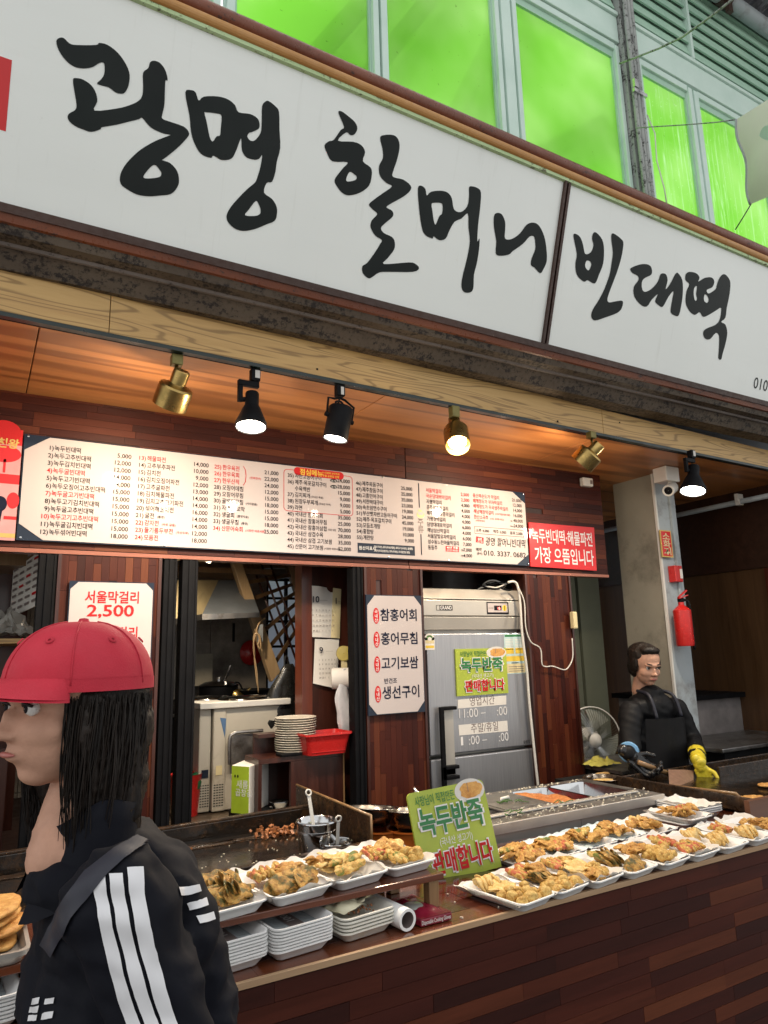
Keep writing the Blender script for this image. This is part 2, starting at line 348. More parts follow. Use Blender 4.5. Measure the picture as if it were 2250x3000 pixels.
def part(name, g, mt, parent, smooth=False, bevel=0, kind=None, label=None):
    o = link(name, g.mesh(name, smooth), mt, parent, label, bevel)
    if parent and not parent.get('_w') and parent.parent and parent.parent.get('_w'): o.matrix_parent_inverse = Matrix.Identity(4)
    if kind: o['kind'] = kind
    return o
def thing(name, label, cat, loc=(0, 0, 0), group=None):
    """Empty at the thing's base; children keep world coordinates"""
    o = bpy.data.objects.new(name, None); COL.objects.link(o); o.location = loc; o.empty_display_size = .05
    o['_w'] = tuple(loc); o['label'] = label; o['category'] = cat
    if group: o['group'] = group
    return o
def tag(o, label, cat, group=None, kind=None):
    o['label'] = label; o['category'] = cat
    if group: o['group'] = group
    if kind: o['kind'] = kind
    return o
def solo(name, g, mt, label, cat, group=None, smooth=False, bevel=0):
    return tag(part(name, g, mt, None, smooth, bevel), label, cat, group)
def struct(name, g, mt, parent=None, smooth=False, bevel=0):
    o = part(name, g, mt, parent, smooth, bevel); o['kind'] = 'structure'; return o
UBOX = G().box((0, 0, 0), (1, 1, 1))
def strips(parent, o, u, v, nrm, U, V, pitch, length, mt, name='wood_strip', thick=.006, seed=1, holes=()):
    """finger-jointed strips laid edge to edge on a face: each one its own object sharing one box mesh"""
    rnd = random.Random(seed); o = Vector(o); u = Vector(u); v = Vector(v); nrm = Vector(nrm)
    me = UBOX.mesh(name); me.materials.append(mt)
    row = 0; t = 0
    cnt = 0
    while t < V-1e-4:
        h = min(pitch, V-t); x = -rnd.random()*length
        while x < U:
            L = length*rnd.uniform(.55, 1.3); x0 = max(0, x); x1 = min(U, x+L); x += L
            if x1-x0 < .02: continue
            if any(a < (x0+x1)/2 < b and c < t+h/2 < d for a, b, c, d in holes): continue
            ob = bpy.data.objects.new(name, me); COL.objects.link(ob)
            th = thick+rnd.uniform(0, .0008)
            c = o+u*((x0+x1)/2)+v*(t+h/2)+nrm*(th/2)
            Rm = Matrix((u, v, nrm)).transposed().to_4x4()
            mw = Matrix.Translation(c) @ Rm @ Matrix.Diagonal((x1-x0-.0009, h-.0009, th, 1))
            if parent:
                ob.parent = parent; mw = Matrix.Translation(-Vector(parent['_w'])) @ mw if parent.get('_w') else mw
            ob.matrix_basis = mw; cnt += 1
        t += pitch
    return cnt
# ------------------------------------------------------------------ lettering: real glyph shapes
_fc = {}
def glyphs(s, off=0.0):
    k = (s, off)
    if k in _fc: return _fc[k]
    c = bpy.data.curves.new('t', 'FONT'); c.body = s; c.offset = off; c.resolution_u = 3
    o = bpy.data.objects.new('t', c)
    m = bpy.data.meshes.new_from_object(o)
    vs = [v.co.copy() for v in m.vertices]; fs = [tuple(p.vertices) for p in m.polygons]
    bpy.data.objects.remove(o); bpy.data.meshes.remove(m); bpy.data.curves.remove(c)
    x0 = min(v.x for v in vs); x1 = max(v.x for v in vs); y0 = min(v.y for v in vs); y1 = max(v.y for v in vs)
    _fc[k] = (vs, fs, x0, x1, y0, y1); return _fc[k]
class Ink:
    """collects lettering on one flat face; o origin, u right, v up, n towards the reader"""
    def __init__(s, o, u, v, n): s.o, s.u, s.v, s.n = Vector(o), Vector(u).normalized(), Vector(v).normalized(), Vector(n).normalized(); s.g = {}
    def P(s, x, y, lift): return s.o+s.u*x+s.v*y+s.n*lift
    def get(s, mk): return s.g.setdefault(mk, G())
    def text(s, t, x, y, h, mk, w=None, align='l', off=.012, lift=.0012, skew=0):
        """h = height of the whole glyph box for Hangul (em-based so digits match), y = baseline"""
        vs, fs, x0, x1, y0, y1 = glyphs(t, off); sc = h/0.88; nw = (x1-x0)*sc; sx = sc if w is None else sc*w/nw
        W = (x1-x0)*sx; ox = x if align == 'l' else (x-W if align == 'r' else x-W/2)
        s.get(mk).add([s.P(ox+(p.x-x0)*sx+skew*p.y, y+p.y*sc, lift) for p in vs], fs)
    def rect(s, x0, y0, x1, y1, mk, lift=.0008): s.get(mk).add([s.P(x0, y0, lift), s.P(x1, y0, lift), s.P(x1, y1, lift), s.P(x0, y1, lift)], [(0, 1, 2, 3)])
    def poly(s, pts, mk, lift=.0008): s.get(mk).add([s.P(x, y, lift) for x, y in pts], [tuple(range(len(pts)))])
    def ell(s, cx, cy, rx, ry, mk, lift=.0008, n=28, rot=0):
        s.poly([(cx+rx*math.cos(a)*math.cos(rot)-ry*math.sin(a)*math.sin(rot), cy+rx*math.cos(a)*math.sin(rot)+ry*math.sin(a)*math.cos(rot)) for a in (2*math.pi*k/n for k in range(n))], mk, lift)
    def frame(s, x0, y0, x1, y1, t, mk, lift=.0008, r=0):
        s.rect(x0+r, y0, x1-r, y0+t, mk, lift); s.rect(x0+r, y1-t, x1-r, y1, mk, lift); s.rect(x0, y0+r, x0+t, y1-r, mk, lift); s.rect(x1-t, y0+r, x1, y1-r, mk, lift)
        if r:
            for cx, cy, a0 in ((x0+r, y0+r, 180), (x1-r, y0+r, 270), (x1-r, y1-r, 0), (x0+r, y1-r, 90)):
                A = [rad(a0+9*i) for i in range(11)]
                pts = [(cx+r*math.cos(a), cy+r*math.sin(a)) for a in A]+[(cx+(r-t)*math.cos(a), cy+(r-t)*math.sin(a)) for a in reversed(A)]
                n = len(pts); k = [(i, i+1, n-2-i, n-1-i) for i in range(10)]
                s.get(mk).add([s.P(x, y, lift) for x, y in pts], k)
    def done(s, parent, name='lettering'):
        for mk, g in s.g.items():
            me = bpy.data.meshes.new(name); me.from_pydata([tuple(v) for v in g.v], [], g.f); me.update()
            link(name, me, M[mk], parent)
def lump(seed, dims, amp, freq, sub=3, pw=1.0):
    bm = bmesh.new(); bmesh.ops.create_icosphere(bm, subdivisions=sub, radius=1)
    off = Vector((seed*7.3, seed*3.1, seed*1.7))
    for v in bm.verts:
        p = v.co.copy(); q = Vector([math.copysign(abs(c)**pw, c) for c in p]); q = Vector((q.x*dims[0], q.y*dims[1], q.z*dims[2]))
        d = noise.fractal(q*freq+off, .9, 2.1, 4)
        v.co = q+p*amp*d
    m = bpy.data.meshes.new('lump'); bm.to_mesh(m); bm.free(); m.polygons.foreach_set('use_smooth', [True]*len(m.polygons)); return m
_ico = None
_tmps = None
def clay(name, blobs, voxel, mt, parent=None, smooth=4, disp=0, dfreq=12):
    """one continuous surface grown from overlapping rounded masses"""
    global _ico, _tmps
    if _ico is None:
        bm = bmesh.new(); bmesh.ops.create_icosphere(bm, subdivisions=3, radius=1); bm.verts.ensure_lookup_table()
        _ico = ([v.co.copy() for v in bm.verts], [tuple(v.index for v in f.verts) for f in bm.faces]); bm.free(); _tmps = bpy.data.scenes.new('t')
    V, F = [], []
    def sph(c, r, R=None):
        k = len(V); c = Vector(c)
        for p in _ico[0]:
            p = Vector((p.x*r[0], p.y*r[1], p.z*r[2])); V.append(c+(R @ p if R else p))
        F.extend((a+k, b+k, d+k) for a, b, d in _ico[1])
    for b in blobs:
        if b[0] == 'e': sph(b[1], b[2], Euler([rad(a) for a in b[3]]).to_matrix() if len(b) > 3 else None)
        else:
            _, a, c, r0, r1 = b; a, c = Vector(a), Vector(c); sph(a, (r0,)*3); sph(c, (r1,)*3)
            if (c-a).length > 1e-4:
                q = G().tube([a, c], [r0, r1], 32); k = len(V); V.extend(q.v); F.extend(tuple(i+k for i in f) for f in q.f)
    me = bpy.data.meshes.new(name); me.from_pydata([tuple(v) for v in V], [], F); me.update()
    tmp = bpy.data.objects.new('t', me); _tmps.collection.objects.link(tmp)
    r = tmp.modifiers.new('r', 'REMESH'); r.mode = 'VOXEL'; r.voxel_size = voxel
    sm = tmp.modifiers.new('s', 'SMOOTH'); sm.iterations = smooth; sm.factor = .5
    with bpy.context.temp_override(scene=_tmps, view_layer=_tmps.view_layers[0]): dg = bpy.context.evaluated_depsgraph_get(); dg.update()
    m2 = bpy.data.meshes.new_from_object(tmp.evaluated_get(dg))
    bpy.data.objects.remove(tmp); bpy.data.meshes.remove(me); m2.name = name
    if disp:
        co = [v.co.copy() for v in m2.vertices]; nn = [v.normal.copy() for v in m2.vertices]; fl = []
        for c, n_ in zip(co, nn):
            q = Vector((c.x*dfreq, c.y*dfreq, c.z*dfreq*1.6)); d = noise.noise(q)+.5*noise.noise(c*dfreq*2.7)-1.3*abs(noise.noise(Vector((q.x*1.3+q.z*.8, q.y, q.z*1.2))))
            fl.extend(c+n_*disp*d)
        m2.vertices.foreach_set('co', fl)
    m2.polygons.foreach_set('use_smooth', [True]*len(m2.polygons)); m2.update()
    return link(name, m2, mt, parent)
# ================================================================== THE SETTING
g = G().bb((-3, -6, -.05), (12, 2.85, 0)); struct('market_floor', g, M['floor'])
# raised kitchen floor of brown tiles
g = G().bb((-1.5, 2.93, -.05), (2.3, 4.6, .86)); kf = struct('kitchen_floor', g, M['under'])
me = UBOX.mesh('floor_tile'); me.materials.append(M['tile'])
for i in range(8):
    for j in range(4):
        o = link('floor_tile', me, None, kf); o.matrix_basis = Matrix.Translation((.35+i*.2, 3.04+j*.2, .863+random.uniform(0, .0015))) @ Matrix.Diagonal((.196, .196, .01, 1))
g = G().bb((.25, 2.915, .0), (1.25, 2.928, .868)); part('tile_riser', g, M['tile'], kf)
ZC = 2.535
# shop ceiling: plywood panels over the counter
cl = thing('ceiling', 'orange plywood ceiling above the counter', 'ceiling', (1.5, 2.5, ZC)); del cl['category']; cl['kind'] = 'structure'
def yt(x): return 2.156+x*.0292     # the front edge runs very slightly out of line
xs = [-2.2, -1.0, .10, 1.32, 2.52, 3.7, 5.0]
seam = {0: 0, 1: 0, 2: 0, 3: .0, 4: 0}
for a, b in zip(xs, xs[1:]):
    e = .0015
    sk0, sk1 = (0, 0)
    g = G().prism([(a+e, yt(a), ZC), (b-e, yt(b), ZC), (b-e, 4.31, ZC), (a+e, 4.31, ZC)], (0, 0, .018)); part('ceiling_panel', g, M['ceil'], cl, bevel=.002)
g = G().bb((-2.2, 2.33, ZC+.02), (5.2, 4.31, ZC+.06)); part('ceiling_deck', g, M['under'], cl)
# floor slab of the storey above: shuts daylight out of the shop
g = G().bb((-3, 2.42, 2.86), (9, 4.5, 2.98)); struct('upper_floor_slab', g, M['outwall'])  # unseen from the street; coloured pale to bounce light at the green windows
# back of the shop
kw = struct('kitchen_back_wall', G().bb((-1.5, 4.32, .5), (1.625, 4.38, 2.9)).bb((1.625, 4.32, .5), (2.2, 4.38, .95)).bb((2.2, 4.32, .5), (2.3, 4.38, 2.9)).bb((1.625, 4.32, 2.05), (2.2, 4.38, 2.9)), M['wallk'])
me = UBOX.mesh('wall_tile'); me.materials.append(M['wallk'])
for i in range(7):
    for j in range(9):
        o = link('wall_tile', me, None, kw); o.matrix_basis = Matrix.Translation((.16+i*.2, 4.315, .66+j*.15)) @ Matrix.Diagonal((.197, .012+random.uniform(0, .001), .147, 1))
struct('kitchen_side_wall', G().bb((-1.56, 2.86, 0), (-1.5, 4.38, 2.9)), M['wallk'])
struct('shop_rear_wall', G().bb((2.3, 3.62, 0), (3.86, 3.68, 2.9)).bb((3.86, 4.3, 0), (6, 4.36, 2.9)), M['darkwood'])
struct('shop_partition_wall', G().bb((2.24, 3.4, 0), (2.30, 4.32, 2.9)), M['darkwood'])
struct('yard_backdrop', G().bb((-1, 5.6, -.05), (5, 5.7, 3.6)).bb((-1, 4.4, -.05), (5, 5.6, .3)), M['outwall'])

# ---- header wall with the menu, cut into strips
hd = thing('header_wall', 'red-brown wood strip header wall above the fridge carrying the long menu', 'wall', (1.55, 2.8, 1.95))
part('backing', G().bb((-.9, 2.806, 1.95), (3.10, 2.85, ZC)), M['under'], hd)
strips(hd, (-.9, 2.806, 1.955), (1, 0, 0), (0, 0, 1), (0, -1, 0), 2.66, ZC-1.955, .0285, .30, M['strip'], seed=3, holes=[(1.12, 2.66, .04, .39)])
strips(hd, (1.764, 2.806, 1.955), (1, 0, 0), (0, 0, 1), (0, -1, 0), 1.336, ZC-1.955, .0285, .30, M['strip'], seed=4, holes=[(-.1, .68, .04, .39)])
part('bottom_board', G().bb((-.9, 2.795, 1.937), (1.76, 2.85, 1.952)).bb((1.765, 2.795, 1.937), (3.10, 2.85, 1.952)), wood('header_bottom_wood', [(.3, (.20, .06, .035)), (.7, (.34, .12, .07))], 0), hd)
# ---- upright wood strip pillars
def pillar(x0, x1, z0, label, seed, y=2.8, hole=None):
    p = thing('wood_pillar', label, 'pillar', ((x0+x1)/2, y, 0), 'wood strip pillars under the header')
    part('core', G().bb((x0, y+.006, 0), (x1, y+.12, 1.937)), M['redwood'], p)
    # strips stand on end: u runs up, v runs across
    strips(p, (x0, y+.006, z0), (0, 0, 1), (1, 0, 0), (0, -1, 0), 1.935-z0, x1-x0, .0285, .30, M['strip_v'], seed=seed, holes=hole or ())
    part('corner_trim', G().bb((x0-.008, y-.008, z0), (x0+.004, y+.01, 1.936)).bb((x1-.004, y-.008, z0), (x1+.008, y+.01, 1.936)), M['redwood'], p)
    return p
pillar(.255, .610, .8, 'wood strip pillar behind the red lettered makgeolli price poster', 11, hole=[(.62, .96, .06, .30)])
pillar(1.525, 1.825, .8, 'wood strip pillar between black post and grey fridge', 12, hole=[(.60, .90, .05, .25)])
pillar(2.480, 2.787, .8, 'wood strip pillar right of the grey fridge with hanging white cable', 13)
# black door posts
for i, (a, b, l) in enumerate([(.185, .245, 'black door post left of the makgeolli price poster'), (.628, .680, 'left one of the two black sliding door posts at the kitchen opening'), (.70, .762, 'right one of the two black sliding door posts at the kitchen opening'), (1.462, 1.515, 'black door post beside the kitchen wall calendars')]):
    t = thing('door_post', l, 'door post', ((a+b)/2, 2.83, .5))
    part('post', G().bb((a, 2.80, .5), (b, 2.86, 1.936)), M['black'], t, bevel=.002)
    part('track_rib', G().bb(((a+b)/2-.006, 2.794, .5), ((a+b)/2+.006, 2.7995, 1.936)).bb((b-.01, 2.796, .5), (b-.003, 2.7995, 1.936)), M['black'], t)
# side wall inside the kitchen opening, with the calendars
wx0, wx1 = aY(884, 1800, 3.06).x, aY(914, 1800, 3.06).x
kwp = thing('kitchen_wood_wall', 'dark red wood wall panel behind the calendars', 'wall', (1.4, 3.08, .5))
part('panel', G().bb((wx1+.001, 3.08, .5), (1.66, 3.12, 2.2)), M['redwood'], kwp); part('edge_board', G().bb((wx0, 3.06, .5), (wx1, 3.14, 2.2)), wood('red_edge_painted_lit', [(.3, (.07, .014, .007)), (.7, (.15, .034, .014))], 2), kwp)  # edge board wood brightened, light on it put into the colour

# ---- pine fascia
fa = thing('pine_fascia', 'pine board fascia running under the sign', 'fascia', (1.5, 2.2, 2.6))
def fascia_z(x): return 2.690-.0127*x
for a, b in ((-1.2, .288), (.29, 2.50), (2.502, 4.6)):
    q = [(a, yt(a)-.02, ZC+.002), (b, yt(b)-.02, ZC+.002), (b, yt(b)-.02, fascia_z(b)), (a, yt(a)-.02, fascia_z(a))]
    part('pine_board', G().prism(q, (0, .02, 0)), M['pine'], fa, bevel=.0015)
part('nail', G().add([], []).box((.245, yt(.245)-.021, 2.675), (.005, .004, .005)).box((1.0, yt(1)-.021, 2.56), (.006, .004, .006)).box((2.2, yt(2.2)-.021, 2.55), (.008, .004, .008)).box((2.62, yt(2.62)-.021, 2.61), (.006, .004, .006)), M['blackm'], fa)
# lighting track
tr = thing('lighting_track', 'dark lighting track along the front edge of the plywood ceiling', 'track', (1.5, 2.19, 2.52))
for dy, dz, m_, nm in ((0, .012, 'track', 'track_rail'), (.022, .006, 'blackm', 'track_painted_shadow')):  # second strip: solid matte black, paints the shadow line behind the rail
    a, b = -1.2, 4.6
    part(nm, G().prism([(a, yt(a)-.022+dy, ZC-dz), (b, yt(b)-.022+dy, ZC-dz), (b, yt(b)+.0+dy, ZC-dz), (a, yt(a)+.0+dy, ZC-dz)], (0, 0, dz+.001)), M[m_], tr)

# ---- the big sign
SO = Vector((0, 2.0, 2.786)); SU = Vector((1, 0, 0)); SV = (Vector((0, 1.8, 3.415))-SO); SH = SV.length; SV.normalize(); SN = SV.cross(SU).normalized()
if SN.y > 0: SN = -SN
def sg(x, v, n=0): return SO+SU*x+SV*v+SN*n
def spx(px, py):
    p = aP(px, py, SO, SN)-SO; return p.dot(SU), p.dot(SV)
sb = thing('shop_sign', 'long white shop sign with black brushed lettering above the counter', 'sign', (1.3, 2.0, 2.78))
xd = spx(1627, 770)[0]; xl, xr = -1.6, 4.6
for a, b in ((xl, xd-.016), (xd+.016, xr)):
    part('sign_panel', G().prism([sg(a, 0), sg(b, 0), sg(b, SH), sg(a, SH)], -SN*.03), M['sign'], sb)
part('sign_divider', G().prism([sg(xd-.0165, -.0, .012), sg(xd-.006, -.0, .012), sg(xd-.006, SH, .012), sg(xd-.0165, SH, .012)], -SN*.05).prism([sg(xd+.005, -.0, .010), sg(xd+.017, -.0, .010), sg(xd+.017, SH, .010), sg(xd+.005, SH, .010)], -SN*.05).prism([sg(xd-.006, 0, -.02), sg(xd+.005, 0, -.02), sg(xd+.005, SH, -.02), sg(xd-.006, SH, -.02)], -SN*.01), M['mould_dk'], sb)
g = G().prism([sg(xl, -.02, .012), sg(xr, -.02, .012), sg(xr, .004, .012), sg(xl, .004, .012)], -SN*.05); part('bottom_frame', g, M['mould_dk'], sb)
# stepped brown mouldings between fascia and sign
def extr(prof, a=-1.6, b=4.6):
    """profile of (y, z) pairs relative to the sign foot, drawn along the front"""
    n = len(prof); va = [(a, y+(a-1)*0, z) for y, z in prof]; vb = [(b, y, z) for y, z in prof]
    return G().rings([va, vb], True)
for nm, pr, m_ in (('upper_moulding', [(2.002, 2.766), (2.012, 2.745), (2.03, 2.742), (2.05, 2.79), (2.02, 2.80)], 'mould_red'),
                   ('dark_gutter', [(2.02, 2.748), (2.034, 2.722), (2.07, 2.716), (2.09, 2.80), (2.04, 2.80)], 'mould_br'),
                   ('middle_rib', [(2.068, 2.7155), (2.074, 2.708), (2.084, 2.708), (2.09, 2.722), (2.08, 2.73)], 'rib'),
                   ('lower_channel', [(2.086, 2.715), (2.10, 2.698), (2.125, 2.662), (2.21, 2.662), (2.21, 2.80), (2.09, 2.80)], 'mould_br')):
    part(nm, extr(pr), M[m_], sb)
# top mouldings
T0 = sg(0, SH); ty, tz = T0.y, T0.z
def arc(cy, cz, r, a0, a1, n=7): return [(cy+r*math.cos(rad(a0+(a1-a0)*i/n)), cz+r*math.sin(rad(a0+(a1-a0)*i/n))) for i in range(n+1)]
part('green_strip', extr([(ty-.012, tz-.004), (ty-.014, tz+.008), (ty+.05, tz+.008), (ty+.05, tz-.004)]), M['mould_gr'], sb)
part('ochre_rail', extr([(ty-.016, tz+.008)]+arc(ty-.008, tz+.027, .019, 250, 110)+[(ty+.06, tz+.045), (ty+.06, tz+.008)]), M['mould_or'], sb)
part('red_brown_rail', extr([(ty-.004, tz+.046)]+arc(ty+.004, tz+.074, .030, 240, 60)+[(ty+.08, tz+.095), (ty+.08, tz+.046)]), M['mould_red'], sb, smooth=50)
part('sign_roof', G().prism([(xl, ty+.05, tz+.09), (xr, ty+.05, tz+.09), (xr, 2.58, 3.9), (xl, 2.58, 3.9)], (0, 0, -.02)), M['mould_dk'], sb)
part('sign_back', G().prism([(xl, 2.22, 2.70), (xr, 2.22, 2.70), (xr, 2.58, 3.9), (xl, 2.58, 3.9)], (0, .01, 0)), M['under'], sb)
# brushed letters: outlines of ink cut from film, laid on the slanted face
def smooth_poly(pts, k=3):
    n = len(pts); out = []
    for i in range(n):
        p0, p1, p2, p3 = (Vector(pts[(i+j-1) % n]) for j in range(4))
        for t in [q/k for q in range(k)]:
            out.append(.5*((2*p1)+(p2-p0)*t+(2*p0-5*p1+4*p2-p3)*t*t+(3*p1-p0-3*p2+p3)*t**3))
    return out
def brush(crop, outer, holes=()):
    sc, ox, oy = crop
    cu = bpy.data.curves.new('t', 'CURVE'); cu.dimensions = '2D'; cu.fill_mode = 'BOTH'
    for pl in (outer,)+tuple(holes):
        q = smooth_poly([spx(x*sc+ox, y*sc+oy) for x, y in pl])
        s = cu.splines.new('POLY'); s.points.add(len(q)-1); s.use_cyclic_u = True
        for i, p in enumerate(q): s.points[i].co = (p.x, p.y, 0, 1)
    o = bpy.data.objects.new('t', cu); COL.objects.link(o); dg = bpy.context.evaluated_depsgraph_get(); dg.update()
    m = bpy.data.meshes.new_from_object(o.evaluated_get(dg)); bpy.data.objects.remove(o)
    g = G().add([sg(v.co.x, v.co.y, .0015) for v in m.vertices], [tuple(p.vertices) for p in m.polygons])
    me = bpy.data.meshes.new('brushed_letter'); me.from_pydata([tuple(v) for v in g.v], [], g.f); me.update(); link('brushed_letter', me, M['signink'], sb)
A = (.67812, 0, 0); B = (.81374, 900, 300)
brush(A, [(243,180),(255,165),(275,165),(300,188),(330,195),(415,195),(428,186),(465,195),(510,230),(545,280),(560,325),(555,370),(543,395),(530,405),(500,400),(470,378),(420,363),(435,345),(450,320),(450,275),(430,272),(400,290),(360,296),(320,288),(285,262),(255,220)])
brush(A, [(315,345),(330,338),(360,345),(395,370),(415,405),(420,440),(408,478),(500,470),(560,455),(600,435),(615,410),(618,370),(618,315),(640,295),(648,270),(665,263),(690,272),(712,300),(723,335),(722,350),(714,352),(710,450),(702,490),(700,512),(730,525),(770,538),(800,552),(817,578),(800,605),(760,645),(710,685),(700,692),(735,705),(765,740),(773,780),(765,810),(738,838),(690,845),(640,848),(590,840),(545,815),(522,795),(518,765),(530,730),(560,690),(610,645),(670,610),(720,590),(735,583),(700,575),(650,550),(615,510),(600,515),(540,530),(500,540),(440,550),(435,558),(395,570),(360,560),(325,545),(300,525),(292,505),(300,490),(325,475),(330,450),(322,400)],
      [[(620,768),(630,745),(665,712),(690,735),(697,752),(688,765),(650,771)]])
brush(A, [(800,400),(825,390),(845,400),(858,435),(880,418),(940,417),(985,430),(1015,455),(1030,485),(1080,493),(1110,510),(1120,530),(1118,555),(1090,570),(1075,575),(1068,590),(1080,607),(1100,607),(1125,575),(1130,530),(1132,460),(1145,440),(1160,437),(1190,460),(1205,485),(1207,560),(1210,640),(1195,700),(1190,740),(1175,785),(1152,790),(1140,832),(1175,860),(1195,895),(1195,930),(1185,955),(1150,970),(1100,990),(1050,998),(1010,985),(982,955),(980,925),(1000,890),(1035,850),(1070,815),(1100,790),(1110,770),(1125,720),(1132,670),(1120,685),(1100,690),(1065,680),(1045,650),(1042,600),(1035,610),(1020,650),(1000,685),(960,692),(935,680),(920,672),(910,682),(868,665),(840,620),(825,570),(818,500)],
      [[(883,488),(890,485),(945,492),(957,505),(953,560),(950,585),(935,590),(918,612),(905,590),(893,530)], [(1058,930),(1075,905),(1105,868),(1118,885),(1125,905),(1122,925),(1100,933)]])
brush(B, [(112,38),(122,32),(145,48),(172,72),(180,95),(170,115),(155,118),(140,108),(110,138),(165,142),(195,155),(208,180),(200,212),(228,235),(232,262),(222,300),(190,325),(150,335),(125,325),(105,300),(98,280),(110,260),(130,235),(145,215),(90,212),(70,180),(62,155),(78,140),(95,135),(120,100),(132,88)], [[(140,275),(152,250),(168,258),(178,268),(172,280),(145,285)]])
brush(B, [(262,128),(275,118),(310,118),(328,135),(332,165),(322,210),(310,245),(308,268),(345,278),(372,300),(370,318),(345,340),(300,365),(285,378),(305,390),(308,410),(280,435),(265,452),(275,470),(305,485),(315,505),(312,530),(290,560),(275,582),(365,576),(390,582),(402,598),(380,610),(300,610),(260,612),(235,628),(220,633),(200,615),(198,590),(215,578),(240,545),(262,510),(268,495),(245,480),(228,450),(232,425),(252,402),(235,385),(222,368),(240,350),(275,325),(305,302),(285,290),(262,265),(258,230),(272,200),(270,165)])
brush(B, [(398,310),(410,300),(425,312),(430,335),(445,322),(480,318),(505,325),(520,345),(528,385),(552,395),(575,375),(582,340),(582,308),(590,302),(612,308),(625,325),(622,380),(615,440),(612,500),(620,490),(618,530),(610,580),(600,620),(598,665),(590,682),(572,685),(558,675),(556,640),(575,560),(585,500),(580,450),(578,400),(555,418),(530,430),(512,460),(498,490),(475,496),(455,482),(450,490),(422,475),(410,440),(402,380)], [[(447,370),(452,362),(480,362),(487,372),(485,400),(475,410),(462,440),(455,425),(450,390)]])
brush(B, [(672,410),(682,398),(700,403),(712,430),(712,460),(712,490),(735,492),(765,472),(790,440),(815,433),(835,445),(852,480),(860,520),(862,570),(850,600),(838,615),(818,595),(805,585),(808,560),(820,530),(820,500),(815,482),(800,483),(775,510),(740,535),(725,548),(690,552),(678,540),(680,500),(672,450)])
brush(B, [(958,482),(965,473),(982,485),(992,510),(1000,545),(1020,540),(1030,515),(1025,490),(1030,470),(1042,470),(1062,495),(1068,530),(1065,580),(1050,620),(1035,652),(1010,640),(995,645),(970,620),(965,580),(970,545)], [[(1000,590),(1005,570),(1018,572),(1022,585),(1012,605)]])
brush(B, [(1095,475),(1105,473),(1130,492),(1138,510),(1130,560),(1115,610),(1100,650),(1085,690),(1080,712),(1088,720),(1110,716),(1135,715),(1132,740),(1115,758),(1070,775),(1035,785),(1022,770),(1028,745),(1050,710),(1070,670),(1088,620),(1095,580),(1100,540),(1095,500)])
brush(B, [(1162,600),(1178,590),(1205,582),(1230,585),(1240,600),(1238,620),(1215,632),(1205,645),(1205,670),(1215,682),(1238,672),(1262,645),(1272,618),(1290,618),(1297,640),(1290,672),(1305,655),(1325,618),(1335,615),(1350,640),(1352,680),(1348,720),(1338,765),(1325,768),(1308,755),(1312,720),(1318,680),(1300,700),(1280,735),(1265,730),(1252,715),(1262,690),(1240,710),(1222,735),(1200,728),(1178,700),(1175,665),(1192,640),(1190,625),(1172,615)])
brush(B, [(1362,620),(1375,610),(1400,615),(1412,630),(1408,645),(1430,632),(1455,630),(1465,645),(1458,665),(1438,675),(1445,688),(1470,672),(1475,655),(1485,630),(1500,618),(1515,630),(1523,650),(1520,690),(1510,740),(1505,775),(1490,790),(1505,800),(1512,830),(1505,870),(1495,905),(1490,925),(1480,920),(1482,880),(1482,840),(1470,830),(1450,852),(1432,850),(1425,830),(1435,815),(1470,800),(1485,780),(1490,740),(1470,750),(1445,765),(1425,772),(1412,755),(1395,765),(1375,750),(1362,720),(1365,680),(1375,655),(1362,640)], [[(1393,668),(1403,662),(1400,690),(1403,708),(1396,714),(1391,692)], [(1430,692),(1440,696),(1445,712),(1438,722),(1428,712)]])
ink = Ink(SO, SU, SV, SN)
x, y = spx(2206, 1136); ink.text('010', x, y, .072, 'signink', off=.004)
# red corner mark at the far left of the sign
ink.rect(-.9, spx(16, 385)[1], spx(17, 385)[0], spx(2, 165)[1], 'redb'); ink.done(sb)

# ---- upper storey: mint steel frames, green film windows, louvres
YW = 2.6
up = thing('upper_wall', 'mint steel window wall of the upper storey above the sign', 'wall', (2.5, YW, 3.6))
def member(nm, x0, z0, x1, z1, y0=YW-.03, y1=YW+.05, m_='mint', b=.004): return part(nm, G().bb((x0, y0, z0), (x1, y1, z1)), M[m_], up, bevel=b)
member('sill_rail', -.6, 3.6, 6.5, 3.95)
TOPW = 5.40
for x0, x1 in ((.70, .735), (.762, .80), (1.515, 1.548), (1.562, 1.60), (2.33, 2.362), (2.38, 2.452), (2.468, 2.50), (3.352, 3.385), (3.515, 3.60), (4.03+.06, 4.13), (4.15, 4.20), (4.97, 5.05)):
    member('window_mullion', x0, 3.9, x1, TOPW+.03)
for x0, x1 in ((-.3, .8), (.80, 1.515), (1.60, 2.33), (2.50, 3.36), (3.60, 4.09), (4.20, 4.97)):
    member('window_head', x0, TOPW, x1, TOPW+.05, YW-.022, YW+.055, 'mint')
member('transom_band', -.6, 5.455, 3.39, 5.655, YW-.034, YW+.05); member('transom_band', 3.52, 5.455, 6.5, 5.655, YW-.034, YW+.05)
member('top_trim', -.6, 5.655, 3.39, 5.685, YW-.05, YW+.05); member('top_trim', 3.52, 5.655, 6.5, 5.685, YW-.05, YW+.05)
for i in range(6):
    z = 5.72+i*.105
    for a, b in ((-.6, 3.38), (3.525, 4.16), (4.19, 6.5)):
        part('louvre_slat', G().prism([(a, YW-.035, z), (b, YW-.035, z), (b, YW-.008, z+.104), (a, YW-.008, z+.104)], (0, .012, 0)), M['mintd'], up)
member('louvre_post', 4.162, 5.69, 4.188, 6.36, YW-.05, YW+.02); member('steel_column', 3.395, 3.6, 3.50, 6.4, YW-.06, YW+.06, 'pipe')
part('louvre_backing', G().bb((-.6, YW+.065, 5.69), (6.5, YW+.075, 6.5)), M['mintd'], up)
